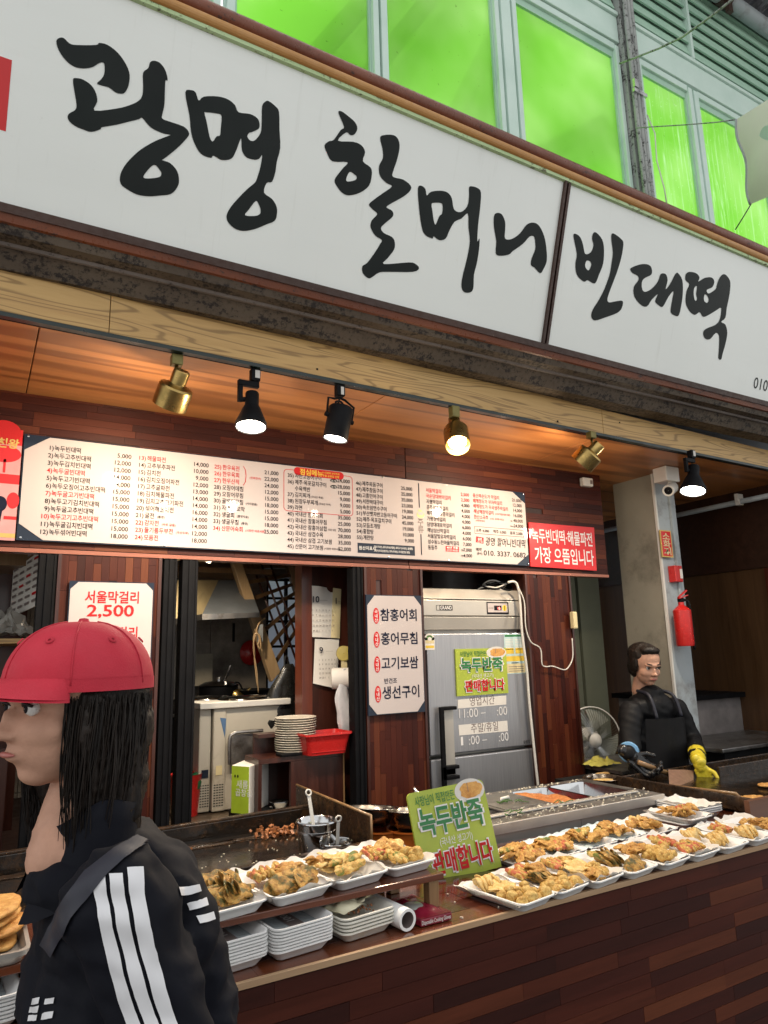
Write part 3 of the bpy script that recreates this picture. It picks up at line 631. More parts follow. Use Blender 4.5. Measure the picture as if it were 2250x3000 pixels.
member('wall_top', -.6, 6.36, 6.5, 6.5, YW-.03, YW+.08, 'mintd')
for i, (x0, x1, dr, lb) in enumerate(((-.28, .70, 0, 'leftmost'), (.80, 1.515, 0, ''), (1.60, 2.33, 0, ''), (2.50, 3.352, 0, ''), (3.60, 4.09, 1, ''), (4.20, 4.97, 1, ''), (5.05, 5.8, 1, ''))):
    lb = ['green film window pane above the left end of the sign', 'green film window pane left of the first double mullion', 'green film window pane above the middle of the sign', 'wide green film window pane left of the grey conduits', 'narrow green window pane with white drip streaks right of the conduits', 'green window pane with drip streaks behind the hanging banner', 'green window pane at the far right edge'][i]
    wdw = thing('green_window', lb, 'window', ((x0+x1)/2, YW, 3.9), 'green film windows of the upper storey')
    part('pane', G().bb((x0, YW+.012, 3.9), (x1, YW+.018, TOPW)), M['gglassd' if dr else 'gglass'], wdw)
    part('inner_frame', G().bb((x0, YW-.004, 3.9), (x0+.014, YW+.011, TOPW)).bb((x1-.014, YW-.004, 3.9), (x1, YW+.011, TOPW)).bb((x0+.015, YW-.004, TOPW-.05), (x1-.015, YW+.011, TOPW)), M['mintd'], wdw)
# timbers behind the glass that show through as soft diagonals
rf = thing('roof_truss', 'blurred diagonal beams behind the green windows', 'truss', (1.5, 3.0, 4))
for a, b in (((.9, 2.8, 3.9), (1.9, 2.86, 5.6)), ((1.2, 2.8, 3.9), (2.2, 2.9, 5.6)), ((1.9, 2.8, 4.0), (2.7, 2.9, 5.6)), ((2.5, 2.78, 4.3), (3.5, 2.86, 5.1)), ((.2, 2.8, 4.1), (1.0, 2.9, 5.6))):
    part('beam', G().beam(a, b, .10, .09, (0, 1, 0)), M['blackm'], rf)
# conduits down the column
cd_ = thing('conduit_bundle', 'bundle of grimy grey conduits down the steel column between the windows', 'conduits', (3.45, 2.5, 3.7))
for i, x in enumerate((3.405, 3.437, 3.468)):
    part('conduit', G().tube([(x+.12, 2.52, 6.5), (x+.06, 2.50, 6.1), (x, 2.505, 5.75), (x-.004, 2.505, 4.6), (x, 2.505, 3.7)], .0145, 10), M['pipe'], cd_, smooth=True)
part('clamp', G().bb((3.38, 2.482, 5.02), (3.50, 2.497, 5.045)).bb((3.39, 2.482, 5.06), (3.43, 2.50, 5.12)), M['chrome'], cd_)
part('loose_wire', G().tube([(3.50, 2.50, 4.9), (3.515, 2.47, 4.75), (3.50, 2.47, 4.55), (3.53, 2.46, 4.35), (3.55, 2.47, 4.25)], .004, 6), M['plast'], cd_, smooth=True)
# arcade roof corner, gutter pipe
ar = thing('arcade_roof', 'dark corrugated arcade roof corner with steel purlins', 'roof', (5, 2.0, 6.4))
g = G(); n = 90
def corr(i, j):
    x = 3.4+i*5.6; return Vector((x, 3.6-j*2.3, 6.66+.02*math.sin(x*70)+.10*(j)))
g.grid(lambda a, b: corr(a, b), 560, 2); part('corrugated_sheet', g, M['roofm'], ar)
for i in range(9): part('purlin', G().beam((3.9+i*.36, 2.55, 6.46), (3.9+i*.36, 1.3, 6.62), .03, .04), M['roofm'], ar)
for y in (2.34, 2.0, 1.66): part('cross_purlin', G().bb((3.7, y, 6.52), (7.6, y+.03, 6.56)), M['blackm'], ar)
gp = thing('gutter_pipe', 'grey gutter pipe along the top of the louvres', 'pipe', (5, 2.5, 6.35))
part('pipe', G().tube([(3.7, 2.50, 6.37), (7.6, 2.50, 6.37)], .055, 16), M['pillarm'], gp, smooth=True)
part('joint', G().tube([(4.52, 2.50, 6.37), (4.62, 2.50, 6.37)], .064, 16).box((4.57, 2.47, 6.28), (.05, .03, .14)), M['mould_dk'], gp)
# ropes and banner
bn = thing('hanging_banner', 'white cloth banner hung by cords at the right edge', 'banner', (3.3, 1.9, 3.9))
c1, c2, c3, c4 = aY(2157, 350, 1.9), aY(2201, 597, 1.9), aY(2330, 548, 1.55), aY(2330, 240, 1.55)
def bf(u, v):
    p = (c1.lerp(c4, u)).lerp(c2.lerp(c3, u), v)
    sag = .012*math.sin(v*9+u*5)+.02*math.sin(u*3.1)*math.sin(v*3.1); return p+Vector((0, sag, 0))
part('cloth', G().grid(bf, 30, 30), M['sheet'], bn, smooth=True)
part('hem', G().tube([bf(0, k/20)+Vector((-.002, 0, 0)) for k in range(21)], .006, 6), M['pillarm'], bn, smooth=True)
tx = bf(.3, .8)-bf(.3, .8)
ub = (bf(.9, .9)-bf(.1, .9)).normalized(); vb = (bf(.1, .1)-bf(.1, .9)).normalized(); nb = ub.cross(vb)
if nb.y > 0: nb = -nb
ik = Ink(bf(.02, .98), ub, vb, nb); ik.text('도티', .03, .045, .075, 'inkg', lift=.025, off=.0); ik.g['linerb'] = G()
ik.ell(.24, .27, .10, .13, 'linerb', .025, rot=.5); ik.done(bn)
cg = thing('rope', 'frayed dark rope tied to the conduits and rising to the roof', 'rope', tuple(aY(1820, 185, 2.48)))
part('strand', G().tube([aY(1815, 186, 2.48), aY(1870, 165, 2.35), aY(1930, 142, 2.2), aY(2000, 108, 2.0), aY(2080, 50, 1.8), aY(2170, -20, 1.6)], .006, 8), M['pipe'], cg, smooth=True)
solo('cord', G().tube([aY(1862, 375, 2.48), aY(1900, 372, 2.4), aY(2000, 366, 2.2), aY(2100, 358, 2.0), aY(2157, 350, 1.9)], .0035, 8), M['pipe'], 'thin cord from the conduits to the banner top corner', 'cord', smooth=True)
solo('cord', G().tube([aY(2201, 597, 1.9), aY(2180, 632, 2.0), aY(2155, 672, 2.1)], .0035, 8), M['pipe'], 'thin cord tying the banner foot down to the sign rail', 'cord', smooth=True)
# ================================================================== long menu board
NY = (0, -1, 0)
def cut_panel(x0, z0, x1, z1, cx, cz, m=.004):
    return [(x0+cx, z0+m), (x1-cx, z0+m), (x1-m, z0+cz), (x1-m, z1-cz), (x1-cx, z1-m), (x0+cx, z1-m), (x0+m, z1-cz), (x0+m, z0+cz)]
YB = 2.785
mb = thing('menu_board', 'long white menu board with navy corners listing numbered dishes', 'menu board', (1.3, YB, 1.978))
part('navy_backboard', G().bb((.105, YB-.004, 1.978), (2.498, YB+.008, 2.372)), M['navy'], mb)
part('white_face', G().prism([(x, YB-.0065, z) for x, z in cut_panel(.105, 1.978, 2.498, 2.372, .085, .06)], (0, .002, 0)), M['paper'], mb)
# small screws along the edges
for x, z in ((.118, 2.364), (1.62, 2.366), (1.99, 2.366), (2.485, 2.362), (.118, 1.987), (.62, 1.985), (1.64, 1.985), (1.98, 1.985), (2.49, 1.986)):
    part('screw', G().lathe([(.0001, .003), (.004, .0022), (.0045, 0)], (x, YB-.0065, z), NY, 10), M['chrome'], mb)
ik = Ink((0, YB-.0065, 0), (1, 0, 0), (0, 0, 1), NY)
H = .0215
def TW(t, h): return (glyphs(t, .012)[3]-glyphs(t, .012)[2])*h/.88*.83
def rows(xn, xt, xp, z0, dz, items, k0=1, h=H, nr='r'):
    for i, it in enumerate(items):
        nm, pr, red = it[0], it[1], it[2]; mk = 'inkr' if red else 'ink'; z = z0-dz*i
        if xn is not None and len(it) > 4 and it[4] is None: pass
        elif xn is not None: ik.text(f'{k0})', xn+.030, z, h*.95, mk, align='r'); k0 += 1
        if nm: ik.text(nm, xt, z, h, mk, w=TW(nm, h))
        if pr: ik.text(pr, xp, z-.0010, h*.98, 'ink' if not (red and xn is None and pr == '2,500') else 'inkr', align='r')
        if len(it) > 3 and it[3]:
            wn = TW(nm, h)
            ik.text(it[3], xt+wn+.012, z+.002, .0105, mk)
    return k0
z0 = 2.321; dz = .0288
rows(.175, .208, .482, z0, dz, [('녹두빈대떡', '5,000', 0), ('녹두고추빈대떡', '12,000', 0), ('녹두김치빈대떡', '12,000', 0), ('녹두굴빈대떡', '14,000', 1), ('녹두고기빈대떡', '14,000', 0), ('녹두오징어고추빈대떡', '15,000', 0), ('녹두굴고기빈대떡', '15,000', 1), ('녹두고기김치빈대떡', '15,000', 0), ('녹두굴고추빈대떡', '15,000', 0), ('녹두고기고추빈대떡', '15,000', 1), ('녹두굴김치빈대떡', '15,000', 0), ('녹두섞어빈대떡', '18,000', 0)], 1)
rows(.507, .542, .788, z0, dz, [('해물파전', '14,000', 1), ('고추부추파전', '10,000', 0), ('김치전', '9,000', 0), ('김치오징어파전', '12,000', 0), ('고추굴파전', '13,000', 0), ('김치해물파전', '14,000', 0), ('김치고추고기파전', '14,000', 0), ('섞어해물파전', '16,000', 0), ('굴전', '14,000', 0, '(통영)'), ('감자전', '14,000', 1, '(바로 갈음)'), ('들기름두부전', '12,000', 1, '(국산두부)'), ('모듬전', '18,000', 1)], 13)
rows(.811, .847, 1.095, z0-.002, dz, [('한우육전', '21,000', 1), ('한우육회', '22,000', 1), ('한우산적', '24,000', 1), ('오징어데침', '12,000', 0), ('오징어무침', '15,000', 0), ('골뱅이무침', '18,000', 0, '(사리없음)'), ('자연산 꼬막', '15,000', 0), ('생굴회', '15,000', 0, '(통영직송)'), ('생굴무침', '18,000', 0, '(통영)'), ('산문어숙회', '25,000', 1, '(시장만 바로사용)')], 25)
ik.text('(진짜한우)', .965, z0-dz-.002, .0105, 'inkr')
ik.get('inkr').add([ik.P(x, z, .0012) for x, z in [(.935, 2.342), (.938, 2.342), (.948, 2.325), (.950, 2.30), (.948, 2.275), (.938, 2.258), (.935, 2.258), (.945, 2.275), (.947, 2.30), (.945, 2.325)]], [(0, 1, 2, 9), (9, 2, 3, 8), (8, 3, 4, 7), (7, 4, 5, 6)])
def c4():
    its = [('자반고등어구이', '24,000', 35), ('제주·목포갈치구이', '28,000', 36), ('수육백반', '15,000', None), ('김치찌개', '9,000', 37, '(국내산 목살)'), ('된장두부찌개', '9,000', 38, '(국내산 두부)'), ('라면', '5,000', 39), ('국내산 참홍어회', '35,000', 40), ('국내산 참홍어무침', '25,000', 41), ('국내산 참홍어삼합', '70,000', 42, '(국내산 삼겹)'), ('국내산 삼겹수육', '28,000', 43), ('국내산 삼겹 고기보쌈', '35,000', 44), ('산문어 고기보쌈', '52,000', 45, '(시장만 바로사용)')]
    for i, it in enumerate(its):
        z = z0-.004-i*.0286
        if it[2]: ik.text(f'{it[2]})', 1.166, z, H*.95, 'ink', align='r')
        ik.text(it[0], 1.172, z, H, 'ink', w=TW(it[0], H)); ik.text(it[1], 1.444, z, H*.98, 'ink', align='r')
        if len(it) > 3:
            wn = TW(it[0], H); ik.text(it[3], 1.172+wn+.004, z+.002, .0098, 'ink', w=min(.075, 1.372-1.172-wn-.006) if wn > .15 else None)
c4()
for i in (0, 1): ik.ell(1.362, z0+.005-i*.0286-.004, .018, .0085, 'ink', .0009); ik.text('2인 기준', 1.362, z0-.001-i*.0286-.003, .009, 'inkw', w=.026, align='c', lift=.0016)
ik.frame(1.119, 2.164, 1.458, 2.352, .0025, 'inkr', .0008, .018)
# lunch tab
ik.rect(1.185, 2.330, 1.395, 2.366, 'inkr', .0010); ik.ell(1.185, 2.348, .018, .018, 'inkr', .0009); ik.ell(1.395, 2.348, .018, .018, 'inkr', .0009)
ik.text('점심메뉴', 1.195, 2.336, .027, 'yellowp', lift=.0016, off=.022); ik.text('11시부터 3시까지', 1.305, 2.350, .0105, 'yellowp', w=.085, lift=.0016); ik.text('주말·공휴일 안함', 1.305, 2.336, .0105, 'yellowp', w=.085, lift=.0016)
rows(1.474, 1.508, 1.783, z0-.006, .0282, [('제주옥돔구이', '25,000', 0), ('제주참돔구이', '25,000', 0), ('고흥민어구이', '25,000', 0), ('서천박대구이', '23,000', 0), ('속초임연수구이', '19,000', 0), ('부산뱃자반고등어구이', '24,000', 0), ('제주·목포갈치구이', '45,000', 0), ('모듬조개탕', '19,000', 0), ('홍합탕', '10,000', 0), ('계란탕', '9,000', 0)], 46)
ik.rect(1.478, 1.998, 1.786, 2.044, 'navy', .0009); ik.text('원산지표시', 1.485, 2.014, .017, 'inkw', lift=.0016)
ik.text('김치(국내산), 홍어(국내산/칠레), 돼지고기(국내산), 굴(통영)', 1.562, 2.026, .0105, 'inkw', w=.212, lift=.0016); ik.text('오징어(국내산/원양산), 한우(국내산), 조사용(전남 완진)', 1.562, 2.008, .0105, 'inkw', w=.195, lift=.0016)
ik.rect(1.818, 2.235, 1.823, 2.356, 'inkn', .0012); ik.rect(1.821, 2.004, 1.826, 2.105, 'inkn', .0012)
ik.ell(1.826, 2.20, .022, .017, 'gold', .0010); ik.ell(1.826, 2.206, .017, .008, 'paper', .0014); ik.rect(1.812, 2.218, 1.832, 2.224, 'gold', .0012); ik.text('주', 1.824, 2.150, .034, 'inkg', align='c', off=.02); ik.text('류', 1.824, 2.114, .034, 'inkg', align='c', off=.02)
rows(None, 1.862, 2.124, z0-.004, .0283, [('서울막걸리', '2,500', 1), ('국순당대박막걸리', '2,500', 1), ('지평막걸리', '4,000', 0), ('공주알밤막걸리', '4,000', 0), ('제주우도땅콩막걸리', '4,000', 0), ('가평잣막걸리', '4,000', 0), ('담양대대포막걸리', '6,000', 0), ('해남삼산막걸리', '4,000', 0), ('서울달빛유자막걸리', '6,000', 0), ('성수동느린마을막걸리', '7,000', 0), ('동동주', '7,000', 0), ('', '4,000', 0)])
ik.rect(1.965, 2.028, 2.045, 2.055, 'redb', .0010); ik.text('40년 전통', 2.005, 2.043, .011, 'inkw', w=.068, align='c', lift=.0016); ik.text('손맛있고 자신있는', 2.005, 2.031, .009, 'inkw', w=.07, align='c', lift=.0016)
ik.text('한되', 2.045+.014, 2.034, .010, 'ink'); ik.text('반되', 2.045+.014, 2.006, .010, 'ink')
rows(None, 2.148, 2.470, z0-.004, .0278, [('울산복순도가 막걸리', '21,000', 1), ('배혜정도가 부자막걸리', '12,000', 1), ('배혜정도가 우곡생주막걸리', '14,000', 1), ('해남해창막걸리', '16,000', 1, '(12도막걸리를 모음)'), ('한산소곡주', '48,000', 1, '       (13도 곡주중 최고)'), ('', '24,000', 0)])
ik.text('(이성재 명인)', 2.158, 2.192, .0095, 'inkr'); ik.text('1.8L', 2.385, 2.206, .009, 'ink'); ik.text('750ml', 2.38, 2.178, .009, 'ink')
ik.frame(2.148, 2.128, 2.472, 2.166, .0018, 'ink', .0010); ik.text('소주 4,000', 2.156, 2.139, .0165, 'ink', w=.085); ik.text('맥주 5,000', 2.268, 2.139, .0165, 'ink', w=.085); ik.text('음료 2,000', 2.378, 2.139, .0165, 'ink', w=.085)
ik.poly([(2.152, 2.084), (2.200, 2.079), (2.203, 2.110), (2.156, 2.114)], 'redb', .0010); ik.text('원조', 2.178, 2.094, .014, 'inkw', align='c', lift=.0016); ik.text('since 1980', 2.178, 2.084, .007, 'inkw', align='c', lift=.0016)
ik.text('광명 할머니빈대떡', 2.212, 2.075, .042, 'ink', w=.262, off=.008, skew=.008)
ik.text('예약', 2.150, 2.040, .018, 'ink'); ik.text('(문의)', 2.156, 2.022, .012, 'ink'); ik.text('010. 3337. 0682', 2.198, 2.020, .032, 'ink', w=.278)
ik.done(mb)
# red slogan board
rb = thing('slogan_board', 'red board with white slogan at the right end of the menu', 'sign', (2.76, YB, 1.972))
part('board', G().prism([(2.508, YB-.004, 1.976), (2.992, YB-.004, 1.970), (3.000, YB-.004, 2.216), (2.515, YB-.004, 2.212)], (0, .008, 0)), M['redb'], rb)
ik = Ink((0, YB-.004, 0), (1, 0, 0), (0, 0, 1), NY); ik.text('녹두빈대떡·해물파전', 2.530, 2.112, .075, 'inkw', w=.445, off=.015); ik.text('가장 으뜸입니다', 2.540, 2.005, .083, 'inkw', w=.435, off=.015); ik.done(rb)
# generic pink poster at the far left
pp = thing('poster', 'pink and red advertising poster with dark suited figure left of the menu', 'poster', (-.1, YB, 1.98))
part('sheet', G().bb((-.55, YB-.002, 1.975), (.100, YB+.002, 2.385)), MT('pink_print', (.62, .30, .30), .4), pp)
ik = Ink((0, YB-.002, 0), (1, 0, 0), (0, 0, 1), NY)
ik.rect(-.55, 2.325, .10, 2.385, 'redb', .0005); ik.ell(.04, 2.37, .055, .045, 'inkr', .0008); ik.ell(.045, 2.29, .055, .032, 'redb', .0008); ik.rect(.045, 2.22, .053, 2.27, 'redb'); ik.rect(-.01, 2.18, .10, 2.215, 'redb'); ik.ell(.085, 2.12, .02, .03, 'redb', .0008); ik.rect(.06, 2.05, .10, 2.062, 'redb')
ik.poly([(-.2, 1.985), (.045, 1.985), (.055, 2.09), (.035, 2.16), (.0, 2.215), (-.2, 2.24)], 'inkn', .0010); ik.ell(.045, 2.105, .022, .028, 'inkn', .0011); ik.ell(.012, 2.145, .014, .022, 'skin', .0014); ik.ell(.016, 2.168, .005, .014, 'skin', .0015, rot=.2); ik.rect(.02, 1.985, .10, 2.0, 'gold', .0008)
ik.text('천왕', .018, 2.315, .034, 'gold', lift=.0014, off=.03, skew=.004); ik.done(pp)

# ---- posters on the pillars
def cut_sign(nm, label, x0, z0, x1, z1, y=2.785, cx=.03, cz=.03):
    t = thing(nm, label, 'sign', ((x0+x1)/2, y, z0))
    part('navy_backboard', G().bb((x0, y-.004, z0), (x1, y+.006, z1)), M['navy'], t)
    part('white_face', G().prism([(x, y-.0065, z) for x, z in cut_panel(x0, z0, x1, z1, cx, cz)], (0, .002, 0)), M['paper'], t)
    return t, Ink((0, y-.0065, 0), (1, 0, 0), (0, 0, 1), NY)
t, ik = cut_sign('price_poster', 'white price poster with large red letters behind the red cap', .288, 1.32, .588, 1.838)
ik.text('서울막걸리', .343, 1.762, .043, 'inkr', w=.19, off=.018); ik.text('2,500', .352, 1.710, .052, 'inkr', w=.165, off=.018); ik.text('지평막걸리', .343, 1.63, .043, 'inkr', w=.19, off=.018); ik.text('4,000', .352, 1.575, .052, 'inkr', w=.165, off=.018); ik.done(t)
def q(px, py): p = aY(px, py, 2.785); return p.x, p.z
x0, z1 = q(1071, 1742); x1, z0_ = q(1240, 2085)
t, ik = cut_sign('dish_sign', 'white sign of four black dish names with red ovals beside the fridge', x0, z0_, x1+.008, z1, cx=.042, cz=.048)
W = x1-x0
for i, (tx_, py) in enumerate((('참홍어회', 1816), ('홍어무침', 1885), ('고기보쌈', 1957), ('생선구이', 2043))):
    zz = q(1150, py)[1]
    ik.ell(x0+.048, zz+.018, .016, .036, 'inkr', .0010)
    for k, ch in enumerate('국내산'): ik.text(ch, x0+.048, zz+.029-k*.019, .0165, 'inkw', align='c', lift=.0016)
    ik.text(tx_, x0+.070, zz, .052, 'inkn', w=.195, off=.016)
ik.text('반건조', x0+.082, q(1150, 2000)[1], .022, 'inkn', off=.014); ik.done(t)

# ================================================================== fridge
YF = 2.86
fr = thing('fridge', 'tall grey two door commercial fridge between wood pillars', 'fridge', (2.18, YF, 0))
X0, X1 = 1.862, 2.490
def fz(py, px=1250): return aY(px, py, YF).z
part('cabinet', G().bb((X0, YF+.03, .1), (X1, YF+.42, 1.83)), M['fridgeL'], fr, bevel=.004)
ZT = fz(1722); Z1_ = fz(1756); Z2 = fz(1806); Z3 = fz(1846)
part('top_panel', G().prism([(X0, YF-.02, Z1_+.003), (X1, YF-.02, Z1_+.003), (X1, YF+.01, ZT), (X0, YF+.01, ZT)], (0, .05, 0)), M['fridgeL'], fr, bevel=.004)
part('control_panel', G().bb((X0, YF-.02, Z2+.002), (X1, YF+.03, Z1_-.002)), M['fridgeL'], fr, bevel=.004)
part('lower_grille', G().prism([(X0, YF-.008, Z3), (X1, YF-.008, Z3), (X1, YF-.02, Z2-.002), (X0, YF-.02, Z2-.002)], (0, .04, 0)), M['fridgeL'], fr, bevel=.003)
ZD = fz(2218, 1255); 
for a, b, nm in ((ZD+.006, Z3-.018, 'door'), (.18, ZD-.010, 'door')):
    d = part(nm, G().bb((X0+.006, YF-.03, a), (X1-.002, YF+.025, b)), M['fridge'], fr, bevel=.006)
    hz1 = b-.34 if a > .5 else b-.03; hz0 = hz1-.325 if a > .5 else hz1-.32
    part('handle', G().bb((X0+.048, YF-.062, hz0), (X0+.070, YF-.045, hz1)).bb((X0+.0705, YF-.060, hz1-.016), (X0+.145, YF-.031, hz1)).bb((X0+.0705, YF-.060, hz0), (X0+.145, YF-.031, hz0+.016)), M['black'], d, bevel=.003)
    part('handle_recess', G().bb((X0+.072, YF-.0325, hz0+.017), (X0+.14, YF-.0302, hz1-.017)), M['fridgeL'], d)
ik = Ink((0, YF-.0205, 0), (1, 0, 0), (0, 0, 1), NY)
zc_ = (Z1_+Z2)/2
ik.rect(X0+.075, zc_-.013, X0+.172, zc_+.013, 'ink', .0008); ik.rect(X0+.077, zc_-.011, X0+.094, zc_+.011, 'fridgeL', .0012); ik.text('GRAND', X0+.097, zc_-.008, .0225, 'inkw', w=.07, lift=.0014, off=.02)
ik.rect(X0+.385, zc_-.030, X0+.527, zc_+.032, 'ink', .0008); ik.rect(X0+.391, zc_-.020, X0+.520, zc_+.026, 'paper', .0012); ik.rect(X0+.432, zc_-.010, X0+.480, zc_+.014, 'ink', .0016); ik.text('18', X0+.456, zc_-.006, .016, 'led', lift=.002); ik.text('GRAND', X0+.396, zc_-.002, .008, 'inkg', lift=.002); ik.ell(X0+.500, zc_+.002, .014, .016, 'yellowp', .0017); ik.rect(X0+.498, zc_-.012, X0+.502, zc_+.014, 'ink', .002)
ik.done(fr)
YD = YF-.0305
def fq(px, py): p = aY(px, py, YD); return p.x, p.z
def quad_ink(ik, pts, mk, lift=.0008): ik.poly([fq(*p) for p in pts], mk, lift)
ik = Ink((0, YD, 0), (1, 0, 0), (0, 0, 1), NY)
quad_ink(ik, [(1341, 2076), (1483, 2064), (1483, 2037), (1341, 2050)], 'sheet'); quad_ink(ik, [(1345, 2155), (1488, 2142), (1486, 2111), (1343, 2124)], 'sheet')
def ftext(t, px, py, h, mk, wpx, lift=.0014, off=.004):
    x, z = fq(px, py); x2, z2 = fq(px+wpx, py); ik.text(t, x, z, h, mk, w=x2-x, lift=lift, off=off)
ftext('영업시간', 1376, 2066, .042, 'inkg', 73); ftext('11:00 –', 1345, 2104, .052, 'inkw', 78, off=.0); ftext(':00', 1456, 2096, .052, 'inkw', 30, off=.0)
ftext('주말/휴일', 1380, 2145, .042, 'inkg', 80); ftext('1', 1350, 2184, .05, 'inkw', 7, off=.0); ftext(':00 –', 1374, 2182, .05, 'inkw', 53, off=.0); ftext(':00', 1462, 2172, .05, 'inkw', 28, off=.0)
ftext('솔병장', 1533, 2178, .016, 'ink', 20)
ik.done(fr)
# stickers and the small lime sign on the door
st = thing('energy_label', 'small white arch-topped energy label on the upper fridge door', 'sticker', (X0+.02, YD, 1.55))
ik = Ink((0, YD, 0), (1, 0, 0), (0, 0, 1), NY)
a, b = fq(1245, 1904); c, d = fq(1272, 1858); ik.rect(a, b, c, d-.015, 'sheet', .001); ik.ell((a+c)/2, d-.018, (c-a)/2, .022, 'sheet', .001); ik.rect(a+.004, b+.008, c-.004, b+.02, 'yellowp', .0016); ik.ell((a+c)/2, d-.016, .017, .012, 'scallion', .0016); ik.ell((a+c)/2, d-.022, .012, .009, 'sheet', .002); ik.rect(a+.004, b+.03, c-.004, b+.045, 'sheety', .0016); ik.done(st, 'print')
st = thing('notice_sheet', 'pale blue and yellow printed notice taped to the fridge door corner', 'notice', (2.4, YD, 1.4))
ik = Ink((0, YD, 0), (1, 0, 0), (0, 0, 1), NY)
a, b = fq(1482, 1975); c, d = fq(1533, 1857); ik.rect(a, b, c, d, 'sheetb', .0008); ik.rect(a+.006, d-.014, c-.006, d-.004, 'inkgreen', .0012); w_ = (c-a)
for i in range(7): ik.rect(a+.008, d-.030-i*.008, a+w_*.45, d-.027-i*.008, 'sheet', .0012); ik.rect(a+w_*.55, d-.030-i*.008, c-.008, d-.027-i*.008, 'sheet', .0012)
ik.rect(a+.006, b+.10, a+w_*.46, b+.128, 'yellowp', .0012); ik.rect(a+w_*.54, b+.10, c-.006, b+.128, 'yellowp', .0012); ik.rect(a+.006, b+.062, c-.006, b+.088, 'yellowp', .0012); ik.rect(a+.004, b+.004, c-.004, b+.05, 'sheety', .0012); ik.rect(a+.04, b+.052, a+.09, b+.056, 'inkn', .0016)
for i in range(3): ik.rect(a+.02, b+.034-i*.011, c-.012, b+.037-i*.011, 'inkg', .0016)
ik.done(st, 'print')
def lime_sign(t, P, U, V, N, W, Hh, mkface):
    """lime sign: olive heading, big green word, small note, red word, pancake photo top right"""
    ik = Ink(P, U, V, N)
    ik.ell(W*.80, Hh*.90, W*.20, Hh*.135, 'photoplate', .0008)
    R_ = random.Random(5); pts = [(W*.82+W*.155*math.cos(a)*R_.uniform(.88, 1.08), Hh*.905+Hh*.10*math.sin(a)*R_.uniform(.85, 1.1)) for a in (2*math.pi*k/26 for k in range(26))]
    pts = [(min(x, W*.985), min(y, Hh*.99)) for x, y in pts]; ik.poly(pts, 'f_cake', .0014)
    ik.rect(W*.775, Hh*.89, W*.782, Hh*.99, 'inkg', .002)
    ik.text('사장님이 직접만든', W*.08, Hh*.845, Hh*.11, 'inkgreen', w=W*.51, off=.008, lift=.0020)
    ik.text('녹두반죽', W*.065, Hh*.525, Hh*.30, 'inkw', w=W*.865, off=.055, lift=.0026); ik.text('녹두반죽', W*.085, Hh*.535, Hh*.28, 'inkgreen', w=W*.82, off=.030, lift=.0036)
    ik.text('(국내산 생고기)', W*.29, Hh*.375, Hh*.085, 'inkw', w=W*.42, off=.002, lift=.0020)
    ik.text('판매합니다', W*.135, Hh*.095, Hh*.25, 'inkw', w=W*.80, off=.055, lift=.0026); ik.text('판매합니다', W*.15, Hh*.105, Hh*.23, 'inkr', w=W*.77, off=.030, lift=.0036)
    ik.done(t)
ls = thing('lime_sign', 'square lime sign with red and green words stuck on fridge door', 'sign', (2.15, YD, 1.3))
a, b = fq(1337, 2040); c, d = fq(1479, 1898); b = fq(1337, 2040)[1]
part('panel', G().bb((a, YD-.008, b), (c, YD-.0005, d)), M['sgreen'], ls); lime_sign(ls, (a, YD-.008, b), (1, 0, 0), (0, 0, 1), NY, c-a, d-b, 'sgreen')
# cable bundle and white cable in front of the pillar
cc = thing('white_cable', 'white power cable drooping down the right side of the fridge', 'cable', (2.5, 2.78, .9))
def pl(pts, y): return [aY(a, b, y) for a, b in pts]
def sm(pts, k=5):
    pts = [Vector(p) for p in pts]; out = []
    for i in range(len(pts)-1):
        p0, p1, p2, p3 = pts[max(i-1, 0)], pts[i], pts[i+1], pts[min(i+2, len(pts)-1)]
        for j in range(k):
            t_ = j/k; out.append(.5*((2*p1)+(p2-p0)*t_+(2*p0-5*p1+4*p2-p3)*t_*t_+(3*p1-p0-3*p2+p3)*t_**3))
    return out+[pts[-1]]
part('thick_cable', G().tube(sm(pl([(1488, 1706), (1505, 1704), (1516, 1716), (1523, 1760), (1530, 1860), (1543, 1960), (1550, 2050), (1560, 2150), (1575, 2290), (1580, 2330)], 2.79)), .0065, 8), M['plast'], cc, smooth=True)
part('thin_cable', G().tube(sm(pl([(1520, 1724), (1536, 1764), (1540, 1835), (1555, 1880), (1583, 1900), (1588, 1945), (1600, 1953), (1620, 1952), (1650, 1962), (1665, 1955), (1678, 1925), (1676, 1870)], 2.775)), .0032, 7), M['plast'], cc, smooth=True)
part('plug', G().box(aY(1681, 1817, 2.77), (.03, .03, .09)), M['sheety'], cc, bevel=.006)
cb2 = thing('cable_coil', 'tangled coil of black and white cable on top of the fridge', 'cable coil', (2.4, 2.95, 1.85))
for i in range(7):
    cx, cy = 2.36+random.uniform(-.03, .05), 2.93+random.uniform(-.02, .02); r = random.uniform(.045, .075)
    part('loop', G().tube([(cx+r*1.4*math.cos(a_), cy+.05*math.sin(a_), 1.862+.006*i+.012*math.sin(a_*2+i)) for a_ in [k*2*math.pi/20 for k in range(21)]], .004, 6, False), M['blackm' if i % 3 else 'plast'], cb2, smooth=True)

